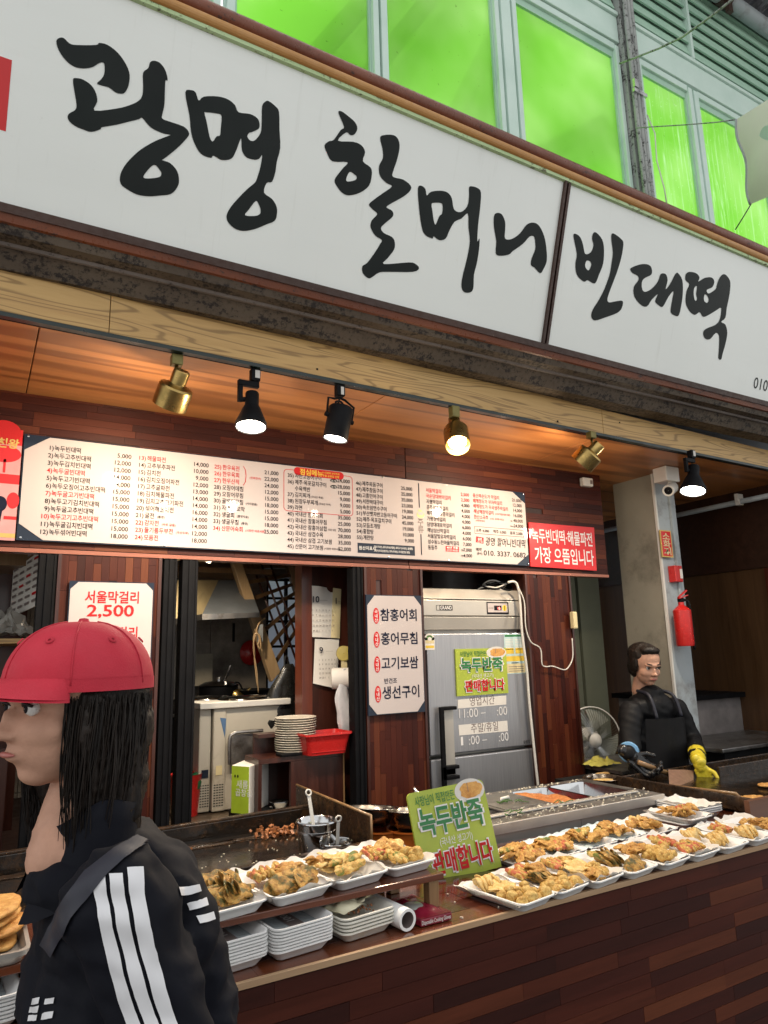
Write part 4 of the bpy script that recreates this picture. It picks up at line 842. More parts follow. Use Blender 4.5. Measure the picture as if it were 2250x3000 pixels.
# ================================================================== track lamps
def lamp_head(t, kind, top, mouth):
    ax = (mouth-top); L = ax.length; ax.normalize(); return ax, L
def spot(t, p, d, e, col, size=100, r=.03, blend=.6):
    l = bpy.data.lights.new('spot_light', 'SPOT'); l.energy = e; l.color = col; l.spot_size = rad(size); l.spot_blend = blend; l.shadow_soft_size = r
    o = bpy.data.objects.new('spot_light', l); COL.objects.link(o); o.location = p; o.rotation_mode = 'QUATERNION'; o.rotation_quaternion = Vector(d).to_track_quat('-Z', 'Y')
    o.parent = t; o.matrix_parent_inverse = Matrix.Translation(-Vector(t['_w']))
    l2 = bpy.data.lights.new('bulb_light', 'POINT'); l2.energy = e*.16; l2.color = col; l2.shadow_soft_size = r*.8
    o = bpy.data.objects.new('bulb_light', l2); COL.objects.link(o); o.location = Vector(p)+Vector(d)*.018; o.parent = t; o.matrix_parent_inverse = Matrix.Translation(-Vector(t['_w']))
def brass_lamp(label, con, top, mouth, r, e):
    y = yt(con[0]*.0015); C = aY(con[0], con[1], 2.185); T = aY(*top); Q = aY(*mouth)
    t = thing('track_lamp', label, 'track lamp', tuple(C), 'lamps on the ceiling track')
    ax = (Q-T).normalized(); Hc = (Q-T).length
    part('track_adapter', G().bb((C.x-.018, C.y-.016, C.z-.038), (C.x+.018, C.y+.016, ZC-.013)), M['brassm'], t, bevel=.003)
    part('stem', G().tube([(C.x, C.y, C.z-.038), (C.x, C.y, C.z-.06), T+ax*.012], .006, 10), M['brass'], t, smooth=True)
    neck = r*.48
    part('neck', G().lathe([(.001, 0), (neck*.9, 0), (neck, .004), (neck, Hc*.42), (neck*1.05, Hc*.45)], T, ax, 28), M['brass'], t, smooth=35)
    part('neck_vent', G().box(T-ax*.001, (.004, .004, .002)), M['blackm'], t)
    part('shade', G().lathe([(neck, Hc*.36), (neck*1.25, Hc*.40), (r*.92, Hc*.43), (r, Hc*.48), (r, Hc), (r*.93, Hc), (r*.9, Hc*.52), (neck, Hc*.47)], T, ax, 36), M['brass'], t, smooth=35)
    part('bulb', G().lathe([(r*.2, Hc*.55), (r*.6, Hc*.75), (r*.72, Hc*.86), (r*.6, Hc*.90), (.001, Hc*.92)], T, ax, 28), M['bulb'], t, smooth=True)
    spot(t, Q+ax*.012, ax, e, (1, .78, .54), 168, .025, 1)
    return t
def cone_lamp(label, con, top, mouth, r, e):
    C = aY(con[0], con[1], 2.185); T = aY(*top); Q = aY(*mouth)
    t = thing('track_lamp', label, 'track lamp', tuple(C), 'lamps on the ceiling track'); ax = (Q-T).normalized(); Hc = (Q-T).length
    part('track_adapter', G().bb((C.x-.016, C.y-.014, C.z-.045), (C.x+.016, C.y+.014, ZC-.013)), M['black'], t, bevel=.002)
    part('rating_label', G().bb((C.x-.004, C.y-.0155, C.z-.036), (C.x+.013, C.y-.0145, C.z-.008)), M['steel'], t)
    z1 = C.z-.06; xa = C.x-.052
    part('arm', G().bb((xa-.008, C.y-.009, z1-.008), (C.x+.014, C.y+.009, z1+.012)).bb((xa-.008, C.y-.0085, T.z-.035), (xa+.008, C.y+.0085, z1-.0085)).tube([(xa, C.y, T.z-.028), (T.x, T.y, T.z-.022)], .009, 10), M['black'], t, bevel=.002)
    part('stub', G().bb((C.x-.008, C.y-.008, z1+.012), (C.x+.012, C.y+.008, C.z-.045)), M['black'], t)
    part('shade', G().lathe([(.001, 0), (r*.42, 0), (r*.45, .004), (r*.45, Hc*.36), (r*.62, Hc*.5), (r*.85, Hc*.74), (r, Hc*.88), (r, Hc), (r*.94, Hc), (r*.9, Hc*.86), (r*.5, Hc*.5)], T, ax, 36), M['black'], t, smooth=40)
    part('reflector', G().lathe([(r*.92, Hc*.965), (r*.78, Hc*.86), (r*.5, Hc*.78), (.001, Hc*.76)], T, ax, 32), M['bulbc'], t, smooth=True)
    spot(t, Q+ax*.012, ax, e, (1, .86, .68), 168, .03, 1)
    return t
def can_lamp(label, con, top, mouth, r, e):
    C = aY(con[0], con[1], 2.185); T = aY(*top); Q = aY(*mouth)
    t = thing('track_lamp', label, 'track lamp', tuple(C), 'lamps on the ceiling track'); ax = (Q-T).normalized(); Hc = (Q-T).length
    part('track_adapter', G().bb((C.x-.016, C.y-.014, C.z-.04), (C.x+.016, C.y+.014, ZC-.013)), M['black'], t, bevel=.002)
    part('rating_label', G().bb((C.x-.002, C.y-.0155, C.z-.036), (C.x+.010, C.y-.0145, C.z-.006)), M['steel'], t)
    mid = T.lerp(Q, .35); sx = Vector((1, 0, 0)); sx = (sx-ax*sx.dot(ax)).normalized(); Tp = Vector((C.x, C.y, C.z-.045))
    part('yoke', G().tube([mid-sx*(r+.006), T-sx*(r+.008)+Vector((0, 0, .02)), Tp+Vector((-.022, 0, -.006)), Tp, Tp+Vector((.022, 0, -.006)), T+sx*(r+.008)+Vector((0, 0, .015)), mid+sx*(r+.006)], .0045, 8), M['black'], t, smooth=True)
    part('lead', G().tube(sm([Tp, Tp+Vector((-.01, 0, -.03)), T+Vector((-.022, 0, .018)), T+Vector((0, 0, .02)), T+Vector((.014, 0, .0))]), .004, 8), M['blackm'], t, smooth=True)
    part('can', G().lathe([(.001, 0), (r*.9, 0), (r, .006), (r, Hc), (r*.92, Hc), (r*.9, Hc*.7), (.001, Hc*.66)], T, ax, 36), M['black'], t, smooth=40)
    for s_ in (-1, 1): part('pivot_knob', G().lathe([(.001, .014), (.008, .013), (.009, 0)], mid+sx*s_*r, sx*s_, 14), M['black'], t, smooth=35)
    part('bulb', G().lathe([(r*.86, Hc*.97), (r*.6, Hc*.93), (.001, Hc*.92)], T, ax, 28), M['bulbc'], t, smooth=True)
    spot(t, Q+ax*.012, ax, e, (1, .87, .70), 165, .03, 1)
    return t
E0 = 15
brass_lamp('large brass track lamp tilted left, first from the left', (518, 1040), (534, 1085, 2.15), (496, 1190, 2.225), .056, E0*1.2)
cone_lamp('black bell shaped track lamp on a crooked arm, second from the left', (747, 1082), (739, 1152, 2.18), (735, 1252, 2.16), .052, E0)
can_lamp('black cylinder track lamp in a yoke, third from the left', (995, 1132), (1000, 1193, 2.18), (982, 1287, 2.19), .045, E0*1.1)
brass_lamp('brass track lamp facing the street with its bulb glaring', (1330, 1198), (1330, 1226, 2.21), (1342, 1306, 2.12), .050, E0)
brass_lamp('brass track lamp tipped steeply left above the smoke detector', (1731, 1262), (1758, 1300, 2.12), (1702, 1360, 2.20), .058, E0*1.2)
cone_lamp('black bell shaped track lamp at the right end beside the camera', (2024, 1318), (2032, 1366, 2.18), (2030, 1440, 2.17), .062, E0)
tr_ = thing('smoke_detector', 'small off white detector box at the right end of the header', 'detector', tuple(aY(1720, 1412, 2.77)))
p = aY(1720, 1412, 2.775); part('box', G().bb((p.x-.038, 2.765, p.z-.026), (p.x+.040, 2.797, p.z+.024)), M['plast'], tr_, bevel=.006); part('slot', G().bb((p.x+.014, 2.7635, p.z-.012), (p.x+.032, 2.7645, p.z+.01)), M['inkg'], tr_)
ORD = ['first', 'second', 'third', 'fourth', 'fifth', 'sixth', 'seventh', 'eighth', 'ninth', 'tenth', 'eleventh', 'twelfth', 'thirteenth', 'fourteenth', 'fifteenth']
# ================================================================== right hand side of the shop
YC = 2.638
col_ = thing('steel_post', 'beige plastered column with grey steel face carrying fire signs', 'column', (3.45, YC, 0))
part('plaster_side', G().bb((3.365, YC+.012, 0), (3.53, YC+.30, ZC)), M['concrete'], col_)
part('steel_face', G().bb((3.372, YC-.0, 0), (3.535, YC+.011, ZC)), M['pillarm'], col_)
part('corner_bead', G().bb((3.358, YC-.003, 0), (3.371, YC+.011, ZC)), M['plast'], col_)
part('trunking', G().bb((3.475, YC-.014, 1.72), (3.489, YC-.001, 2.5)), M['pillarm'], col_)
fs = thing('fire_extinguisher_sign', 'red upright sign with gold edge and arrow pointing at the extinguisher', 'sign', (3.44, YC, 2.01))
a = aY(1932, 1552, YC-.02); b = aY(1976, 1634, YC-.02)
part('plate', G().bb((a.x, YC-.022, b.z), (b.x-.01, YC-.016, a.z)), M['gold'], fs); ik = Ink((0, YC-.022, 0), (1, 0, 0), (0, 0, 1), NY); W = b.x-.01-a.x
ik.rect(a.x+.007, b.z+.007, b.x-.017, a.z-.007, 'redb', .0008)
cx = (a.x+b.x-.01)/2
for k, ch in enumerate('소화기'): ik.text(ch, cx, a.z-.054-k*.043, .042, 'sheety', align='c', w=.062, lift=.0016, off=.02)
zz = b.z+.016; ik.poly([(cx-.008, zz+.030), (cx-.008, zz+.016), (cx-.022, zz+.016), (cx, zz-.004), (cx+.022, zz+.016), (cx+.008, zz+.016), (cx+.008, zz+.030)], 'sheety', .0016); ik.done(fs)
eb = thing('alarm_box', 'small red alarm box with white front on the steel post', 'alarm box', (3.51, YC, 1.92))
a = aY(1977, 1656, YC-.05); b = aY(2003, 1705, YC-.05); part('box', G().bb((a.x, YC-.05, b.z), (b.x, YC-.001, a.z)), M['redpl'], eb, bevel=.004); part('front', G().bb(((a.x+b.x)/2+.006, YC-.053, b.z+.02), (b.x-.004, YC-.0505, a.z-.02)), M['sheet'], eb)
fe = thing('fire_extinguisher', 'red fire extinguisher hanging at the foot of the signs', 'fire extinguisher', (3.52, YC-.07, 1.45))
c = aY(1996, 1775, YC-.07); part('cylinder', G().lathe([(.001, -.22), (.044, -.22), (.048, -.21), (.048, -.05), (.048, -.025), (.03, -.008), (.016, .004), (.016, .02)], (c.x, YC-.07, c.z), (0, 0, 1), 28), M['redpl'], fe, smooth=40)
part('valve', G().lathe([(.012, .02), (.017, .024), (.017, .045), (.008, .05)], (c.x, YC-.07, c.z), (0, 0, 1), 16), M['black'], fe, smooth=40); part('lever', G().beam((c.x-.03, YC-.08, c.z+.045), (c.x+.03, YC-.09, c.z+.085), .014, .006).beam((c.x-.03, YC-.08, c.z+.04), (c.x+.034, YC-.09, c.z+.058), .014, .005), M['redpl'], fe); part('hose', G().tube(sm([(c.x+.015, YC-.07, c.z+.03), (c.x+.05, YC-.08, c.z+.02), (c.x+.062, YC-.08, c.z-.1), (c.x+.06, YC-.08, c.z-.24)]), .007, 8), M['blackm'], fe, smooth=True)
cv = thing('security_camera', 'beige bullet security camera under a junction box on the ceiling', 'camera', tuple(aY(1960, 1400, 2.45)))
j = aY(1960, 1388, 2.50); part('junction_box', G().bb((j.x-.062, 2.47, ZC-.085), (j.x+.05, 2.56, ZC-.001)), M['plast'], cv, bevel=.005)
m0 = Vector((j.x+.0, 2.50, ZC-.10)); part('arm', G().tube([m0+Vector((0, 0, .016)), m0, m0+Vector((.004, -.01, -.05))], .013, 12), M['plast'], cv, smooth=40)
A1 = aY(1970, 1428, 2.49); B1 = aY(1940, 1452, 2.40); ax = (B1-A1).normalized(); part('body', G().lathe([(.001, -.01), (.028, -.008), (.032, 0), (.032, .10), (.030, .105), (.024, .105), (.024, .10), (.001, .10)], A1, ax, 24), M['plast'], cv, smooth=40); part('lens', G().lathe([(.022, .1005), (.012, .1035), (.001, .104)], A1, ax, 20), M['black'], cv, smooth=True)
cp = thing('ceiling_conduit', 'grey conduit with clips running back under the right ceiling', 'conduit', (4.2, 2.6, 2.45))
part('pipe', G().tube([(4.16, 3.9, 2.43), (4.13, 2.0, 2.43)], .017, 10).tube([(3.20, 3.55, 2.30), (3.42, 3.30, 2.30)], .014, 10), M['pillarm'], cp, smooth=True)
for y in (2.62, 3.35): part('clip', G().box((4.14, y, 2.455), (.06, .02, .05)).box((4.14, y, 2.43), (.042, .028, .042)), M['plast'], cp)
# right partition: upper board and uneven upright strips
rw = thing('right_side_wall', 'dark wood side wall with upright strips at the right end', 'wall', (4.3, 3.0, 0))
part('upper_board', G().bb((4.30, 1.9, 2.02), (4.36, 4.3, ZC)), M['darkwood'], rw)
part('lower_board', G().bb((4.32, 1.9, 0), (4.38, 4.3, 2.02)), wood('dark_brown_board', [(.3, (.05, .022, .009)), (.7, (.10, .05, .02))], 2), rw)
strips(rw, (4.32, 2.62, .8), (0, 0, 1), (0, -1, 0), (-1, 0, 0), 1.215, .72, .045, .55, M['strip_v'], seed=21, thick=.012)
# grey panel curtain and blue strip of window left of the column
solo('folding_door', G().bb((3.06, 3.20, 0), (3.10, 3.26, 2.4)).bb((3.105, 3.22, 0), (3.26, 3.25, 2.4)).bb((3.265, 3.20, 0), (3.43, 3.24, 2.4)).bb((3.435, 3.22, 0), (3.47, 3.25, 2.4)), M['curtain'], 'olive grey folding door panel behind the right pillar', 'door')
solo('window_strip', G().bb((2.93, 3.30, 0), (3.055, 3.31, 2.4)), MT('dim_blue_glass', (.07, .12, .14), .3), 'narrow blue grey glazed strip beside the olive door panel', 'window')
# low counter, speaker, sink edge
lc = thing('stone_counter', 'grey speckled low counter against the right wall', 'counter', (4.4, 3.0, 0))
part('slab', G().bb((3.75, 2.86, 1.215), (5.2, 3.45, 1.245)), M['black'], lc); part('front', G().bb((3.78, 2.90, 0), (5.2, 3.42, 1.214)), MT('speckled_grey_render', (.20, .18, .175), .8, .3, 8, .3, 60), lc)
part('groove', G().bb((3.9, 2.894, .9), (5.2, 2.899, .906)).bb((4.42, 2.894, .2), (4.43, 2.8985, 1.21)), M['woodb'], lc)
wc = thing('work_top', 'steel edged work surface below the speaker', 'worktop', (4.2, 2.6, .9)); part('top', G().bb((3.45, 2.45, .985), (5.0, 2.88, 1.01)), M['steeld'], wc, bevel=.006); part('base', G().bb((3.5, 2.48, 0), (5.0, 2.85, .984)), M['blackm'], wc)
sp = thing('loudspeaker', 'round black loudspeaker in a box with white cloth on the right counter', 'speaker', (4.66, 2.95, 1.25))
part('cabinet', G().bb((4.44, 2.92, 1.25), (4.95, 3.15, 1.60)), M['blackm'], sp, bevel=.01); part('cloth', G().bb((4.46, 2.915, 1.50), (4.96, 3.16, 1.602)), M['sheet'], sp)
part('cone', G().lathe([(.145, .0), (.15, .012), (.142, .018), (.13, .01), (.05, -.03), (.045, -.015), (.001, -.008)], (4.66, 2.912, 1.385), NY, 40), M['black'], sp, smooth=35); part('rim', G().lathe([(.150, .008), (.154, .016), (.148, .020)], (4.66, 2.911, 1.385), NY, 40), M['woodb'], sp, smooth=True)
ik = Ink((0, 2.90, 0), (1, 0, 0), (0, 0, 1), NY); ik.rect(4.64, 1.378, 4.69, 1.388, 'inkg', .01); ik.done(sp, 'badge')
# electric fan
ef = thing('electric_fan', 'pale electric fan with wire guard behind the right pillar', 'fan', (3.17, 3.05, .8))
fc = aY(1732, 2168, 3.02)
part('motor', G().lathe([(.001, -.16), (.05, -.15), (.07, -.1), (.07, -.02), (.02, 0), (.02, .02)], fc, (-.25, -1, .05), 24), M['plast'], ef, smooth=40)
part('hub_cap', G().lathe([(.044, .03), (.04, .045), (.001, .05)], fc, (-.25, -1, .05), 24), M['plast'], ef, smooth=True)
fax = Vector((-.25, -1, .05)).normalized(); fa_ = fax.orthogonal().normalized(); fb_ = fax.cross(fa_)
for k in range(4):
    an = k*math.pi/2+.4
    def bl(u, v, an=an):
        r = .03+.14*u; a2 = an+(v-.5)*1.1*(.6+.4*u); return fc+fax*(.0+(v-.5)*.03)+(fa_*math.cos(a2)+fb_*math.sin(a2))*r
    part('blade', G().grid(bl, 6, 6), MT('smoky_fan_blade', (.30, .31, .26), .3) if k == 0 else bpy.data.materials['smoky_fan_blade'], ef, smooth=True)
g = G()
for k in range(64):
    an = 2*math.pi*k/64; d1 = fa_*math.cos(an)+fb_*math.sin(an); d2 = fa_*math.cos(an+.12)+fb_*math.sin(an+.12)
    g.tube([fc+d1*.04+fax*.048, fc+d2*.11+fax*.05, fc+d2*.18+fax*.02], .0011, 4, False)
o = part('guard_wires', g, M['chrome'], ef); o['kind'] = 'stuff'
part('guard_ring', G().tube([fc+(fa_*math.cos(k*math.pi/20)+fb_*math.sin(k*math.pi/20))*.182+fax*.018 for k in range(41)], .004, 6, False), M['plast'], ef, smooth=True)
part('stand', G().tube([fc-fax*.1, fc-fax*.1+Vector((0, 0, -.4)), fc-fax*.1+Vector((0, 0, -1.0))], .016, 12).lathe([(.16, 0), (.16, .02), (.02, .04)], (fc.x+.03, fc.y+.1, .0), (0, 0, 1), 28), M['plast'], ef, smooth=40)
# yellow cloth and basin on a shelf below the fan
sh = thing('back_worktop', 'steel worktop behind the pans carrying a yellow cloth and basin', 'worktop', (3.2, 2.7, .95)); part('top', G().bb((2.80, 2.55, .935), (3.36, 2.97, .95)), M['steeld'], sh); part('base', G().bb((2.82, 2.57, 0), (3.34, 2.96, .934)), M['blackm'], sh)
solo('yellow_basin', G().lathe([(.001, 0), (.09, 0), (.12, .055), (.128, .058), (.124, .062), (.116, .055), (.088, .006), (.001, .006)], aY(1765, 2320, 2.72)+Vector((0, 0, -.03)), (0, 0, 1), 32), MT('olive_yellow_plastic', (.30, .30, .03), .35), 'olive yellow plastic basin under the fan', 'basin', smooth=40)
def crumple(cx, cy, cz, w_, d_, h_, seed, nu=18, nv=14, fr=9):
    def f(u, v):
        x, y = (u-.5)*w_, (v-.5)*d_; p = Vector((u*fr*.35+seed, v*fr*.35, seed*.7)); e = 1-max(abs(u-.5), abs(v-.5))*1.6
        return Vector((cx+x+noise.noise(p*1.7)*w_*.12, cy+y+noise.noise(p*1.3+Vector((5, 5, 5)))*d_*.12, cz+max(.001, h_*(.5+.6*noise.noise(p*2.2))*max(.15, e))))
    return G().grid(f, nu, nv)
p = aY(1760, 2262, 2.75); solo('yellow_cloth', crumple(p.x, 2.75, .953, .17, .14, .08, 3), MT('pale_yellow_cloth', (.58, .54, .12), .8), 'crumpled pale yellow cloth beside the fan', 'cloth', smooth=True)

# ================================================================== left end: shelf, side menu, plastic bag
sw = thing('left_side_shelf', 'wooden side shelf unit at the far left with a papered end', 'shelf', (.0, 3.0, 1.3))
YS = 3.3
def bbp(p0, p1, y0, y1): a = aY(p0[0], p0[1], y0); b = aY(p1[0], p1[1], y0); return G().bb((a.x, y0, b.z), (b.x, y1, a.z))
part('upper_box', bbp((-80, 1560), (135, 1660), 3.2, 3.6), M['woodb'], sw); part('post', G().bb((aY(124, 1700, 3.0).x, 3.0, .9), (aY(146, 1700, 3.0).x, 3.06, 1.96)), M['stair'], sw)
part('board', bbp((-80, 1872), (95, 1884), 3.0, 3.5), M['pine'], sw); part('back', G().bb((-.6, 3.52, .8), (.2, 3.55, 2.2)), M['redwood'], sw)
mp = thing('side_menu_sheet', 'white printed price sheet in perspective on the left side wall', 'menu sheet', (.05, 3.2, 1.6))
A_, B_, C_, D_ = aX(50, 1665, .075), aX(50, 1810, .075), None, None
xm = aY(118, 1700, 3.05).x
P1 = aX(118, 1608, xm); P2 = aX(118, 1768, xm); 
q0 = Vector((xm, 3.02, aY(120, 1606, 3.02).z)); q1 = Vector((xm, 3.02, aY(120, 1770, 3.02).z)); y2 = 3.02
dd = Vector((-.085, .33, 0)); q2 = q1+dd; q3 = q0+dd
z3 = aY(50, 1672, 3.35).z; z4 = aY(50, 1810, 3.35).z; q3.z = z3; q2.z = z4
part('sheet', G().prism([q0, q1, q2, q3], (.004, 0, 0)), M['sheet'], mp)
n_ = (q1-q0).cross(q3-q0).normalized()
if n_.x > 0: n_ = -n_
n_ = Vector((-.97, -.25, 0)).normalized()
ik = Ink(q2, (q1-q2).normalized()*1, (0, 0, 1), n_)
for r_ in range(11):
    for c_ in range(4): ik.rect(.02+c_*.08, .02+r_*.028, .02+c_*.08+.05, .02+r_*.028+.010, 'inkr' if (r_*c_) % 5 == 3 else 'inkg', .004)
ik.done(mp, 'print')
p = aY(38, 1868, 3.1); solo('plastic_bag', crumple(p.x-.03, 3.15, aY(40, 1872, 3.1).z+.004, .26, .2, .16, 5, 26, 20, 16), MT('clear_grey_film', (.40, .38, .34), .15, alpha=.75), 'crumpled clear plastic bag on the left shelf', 'bag', smooth=30)
solo('left_cabinet', G().bb((-.9, 2.95, 0), (.14, 3.2, 1.25)), M['redwood'], 'dark red cabinet below the left shelf', 'cabinet')

# ================================================================== kitchen
# extractor hood
hd_ = thing('extractor_hood', 'grey and yellowed metal extractor hood over the stove', 'hood', (1.0, 4.0, 1.95))
YH = 3.85
def K(px, py, y): return aY(px, py, y)
a, b, c, d = K(640, 1700, YH+.1), K(725, 1700, YH+.1), K(738, 1800, YH-.15), K(592, 1805, YH-.15)
part('front_slope', G().prism([a, b, K(760, 1795, YH-.15), K(592, 1800, YH-.15)], (0, .02, 0)), M['hood'], hd_)
part('side_slope', G().prism([K(520, 1700, YH-.2), a, K(592, 1800, YH-.15), K(500, 1815, YH-.45)], (0, .02, 0)), M['hoody'], hd_)
part('rim', G().prism([K(592, 1799, YH-.152), K(760, 1794, YH-.152), K(760, 1808, YH-.152), K(592, 1816, YH-.152)], (0, .02, 0)).prism([K(500, 1814, YH-.452), K(592, 1799, YH-.156), K(592, 1816, YH-.156), K(500, 1832, YH-.452)], (0, .02, 0)), M['steeld'], hd_)
solo('hood_shelf', G().bb((.8, 3.9, 2.02), (1.5, 4.2, 2.05)), M['woodb'], 'brown wooden rail above the extractor hood', 'shelf')
# kitchen ceiling lamp
kl = thing('ceiling_spot', 'small lit round spot lamp high in the kitchen', 'lamp', tuple(K(618, 1630, 3.3)))
p = K(618, 1630, 3.3); part('housing', G().lathe([(.001, -.09), (.03, -.085), (.036, 0), (.03, 0)], p, (.45, -.75, -.55), 20), M['plast'], kl, smooth=40); part('bulb', G().lathe([(.031, -.002), (.02, .004), (.001, .006)], p, (.45, -.75, -.55), 20), M['bulbc'], kl); 
l = bpy.data.lights.new('spot_light', 'SPOT'); l.energy = 14; l.color = (1, .82, .6); l.spot_size = rad(150); l.spot_blend = .8; l.shadow_soft_size = .04
o = bpy.data.objects.new('spot_light', l); COL.objects.link(o); o.parent = kl; o.location = (.01, -.02, -.03); o.rotation_mode = 'QUATERNION'; o.rotation_quaternion = Vector((.1, .35, -.9)).to_track_quat('-Z', 'Y')
# steep stair
stt = thing('steep_stair', 'steep pale timber stair rising across the kitchen', 'stair', (1.5, 3.9, .6))
part('stringer', G().prism([K(678, 1640, 3.8), K(706, 1640, 3.8), K(822, 1968, 3.8), K(797, 1998, 3.8)], (0, .05, 0)), M['stair'], stt, bevel=.003)
part('stringer', G().prism([K(838, 1640, 4.1), K(858, 1640, 4.1), K(906, 1800, 4.1), K(903, 1850, 4.1)], (0, .05, 0)), M['stair'], stt, bevel=.003)
for i in range(7):
    t_ = i/6.5; A0 = K(712+t_*105, 1660+t_*300, 3.85); B0 = K(840+t_*50, 1660+t_*170, 4.12)
    part('tread', G().beam(A0, B0, .008, .022, (0, .3, 1)), M['woodb'], stt)
for k in range(3):
    part('handrail', G().tube([K(735+k*26, 1640, 3.95), K(735+k*26+118, 1640+325, 3.95)], .007, 8), M['redwood'], stt, smooth=True)
# barred window behind
bw = thing('barred_window', 'black framed grid window of pale blue light behind the stair', 'window', (1.7, 4.35, .95))
for x in (1.626, 1.76, 1.90, 2.03, 2.17): part('bar', G().bb((x, 4.335, .951), (x+.018, 4.36, 2.049)), M['black'], bw)
for z in (.955, 1.11, 1.27, 1.43, 1.60, 1.76, 1.91, 2.03): part('cross_bar', G().bb((1.625, 4.325, z), (2.2, 4.333, z+.016)), M['black'], bw)
# wall items
kb = thing('red_bowl', 'red plastic bowl hanging on the kitchen wall', 'bowl', tuple(K(732, 1912, 4.28))); p = K(738, 1912, 4.28); part('bowl', G().lathe([(.001, .03), (.05, .025), (.075, 0), (.078, -.002), (.07, -.004)], p, NY, 24), M['redpl'], kb, smooth=True)
solo('hanging_knife', G().bb(tuple(K(682, 1880, 4.29)), tuple(K(687, 1826, 4.30))), M['blackm'], 'dark utensil hanging on the kitchen tiles', 'utensil')
rp = thing('rope_tie', 'knotted pale rope and hook hanging on the stair side', 'rope', tuple(K(762, 1850, 3.75)))
part('rope', G().tube(sm([K(775, 1812, 3.76), K(758, 1828, 3.74), K(752, 1850, 3.74), K(760, 1870, 3.74), K(756, 1890, 3.74), K(764, 1900, 3.74), K(760, 1862, 3.73), K(744, 1862, 3.74), K(746, 1930, 3.75), K(754, 2010, 3.76)]), .005, 7), M['stair'], rp, smooth=True)
part('rope_tail', G().tube(sm([K(748, 1860, 3.735), K(742, 1900, 3.74), K(752, 1960, 3.74), K(757, 2030, 3.74)]), .003, 6), M['stair'], rp, smooth=True)
part('bracket', G().bb(tuple(K(757, 1880, 3.745)), tuple(K(766, 1830, 3.77))), M['pillarm'], rp)
# stove with pots
sv = thing('stove', 'dark gas stove against the kitchen wall', 'stove', (.95, 4.0, .56))
a = K(555, 2062, 3.8); b = K(760, 2045, 3.8); part('body', G().bb((a.x-.1, 3.75, .56), (b.x+.05, 4.28, a.z)), M['blackm'], sv); part('rail', G().tube([(a.x-.1, 3.73, a.z-.05), (b.x+.05, 3.73, a.z-.05)], .01, 8), M['chrome'], sv)
for k in range(5): part('burner_knob', G().lathe([(.018, 0), (.016, .02), (.001, .022)], (a.x+.0+k*.08, 3.745, a.z-.09), NY, 14), M['brass'], sv, smooth=40)
solo('notice_papers', G().bb(tuple(K(570, 2010, 4.2)), tuple(K(622, 1915, 4.21))), M['concrete'], 'grey appliance panel with dark squares behind the pot', 'panel')
zt = a.z
pt = thing('cooking_pot', 'dark lidded pot on the stove', 'pot', tuple(K(640, 2040, 3.95)))
p = K(640, 2046, 3.95); part('pot_body', G().lathe([(.001, 0), (.10, 0), (.105, .01), (.105, .075), (.11, .08)], (p.x, 3.95, zt), (0, 0, 1), 30), M['black'], pt, smooth=40); part('lid', G().lathe([(.112, .082), (.08, .10), (.03, .108), (.012, .112), (.014, .128), (.001, .13)], (p.x, 3.95, zt), (0, 0, 1), 30), M['chrome'], pt, smooth=40); part('ladle_handle', G().tube([(p.x+.02, 3.95, zt+.08), (p.x+.06, 3.93, zt+.19)], .008, 8), M['chrome'], pt)
pt = thing('kettle', 'small yellow brass kettle on the stove', 'kettle', tuple(K(690, 2040, 3.9)))
p = K(690, 2040, 3.9); part('kettle_body', G().lathe([(.001, 0), (.045, 0), (.055, .02), (.045, .05), (.02, .06), (.001, .065)], (p.x, 3.9, zt), (0, 0, 1), 24), M['brass'], pt, smooth=True); part('kettle_handle', G().tube(sm([(p.x-.03, 3.9, zt+.05), (p.x-.01, 3.9, zt+.09), (p.x+.02, 3.9, zt+.09), (p.x+.045, 3.9, zt+.04)]), .005, 8), M['black'], pt); part('spout', G().tube([(p.x+.04, 3.9, zt+.02), (p.x+.085, 3.9, zt+.06)], .009, 8), M['brass'], pt)
solo('frying_pan', G().lathe([(.001, 0), (.10, 0), (.13, .03), (.126, .033), (.098, .005), (.001, .005)], (K(735, 2050, 3.9).x, 3.95, zt+.02), (0, 0, 1), 28).tube([(K(735, 2050, 3.9).x+.12, 3.95, zt+.04), (K(735, 2050, 3.9).x+.26, 3.9, zt+.06)], .01, 8), M['blackm'], 'black frying pan at the right of the stove', 'pan', smooth=40)
# chest freezer/fermenting fridge
fz_ = thing('kimchi_fridge', 'cream coloured lidded fridge with round steel lids and vents', 'fridge', (.85, 3.4, .56))
y0 = 3.28; xA = K(586, 2060, y0).x; xB = K(622, 2060, y0).x; xC = K(660, 2060, y0).x; zt2 = K(620, 2057, y0).z
xR = K(800, 2060, 3.45).x
part('left_column', G().bb((xA, y0, .875), (xB-.003, y0+.42, zt2-.03)), M['cream'], fz_, bevel=.005); part('front_column', G().bb((xB+.002, y0-.02, .875), (xC, y0+.42, zt2-.03)), M['cream'], fz_, bevel=.005); part('side_box', G().bb((xC+.001, y0-.01, .875), (xR, y0+.42, zt2-.03)), M['cream'], fz_, bevel=.004)
part('lid_board', G().bb((xA-.01, y0-.04, zt2-.028), (xR+.01, y0+.43, zt2)), M['plast'], fz_, bevel=.004)
for cx, cy, r in ((xC-.01, y0+.27, .12), (xC+.13, y0+.10, .13)): part('round_lid', G().lathe([(.001, .016), (r*.3, .014), (r*.9, .010), (r, .003), (r*1.02, 0)], (cx, cy, zt2+.002), (0, 0, 1), 36), M['chrome'], fz_, smooth=True)
g = G()
for i in range(4):
    for j in range(9): g.box((xA+.012+i*.011, y0-.0015, .90+j*.011), (.007, .002, .004)); g.box((xB+.012+i*.012, y0-.0215, .90+j*.011), (.008, .002, .004))
o = part('vent_slots', g, M['blackm'], fz_); o['kind'] = 'stuff'
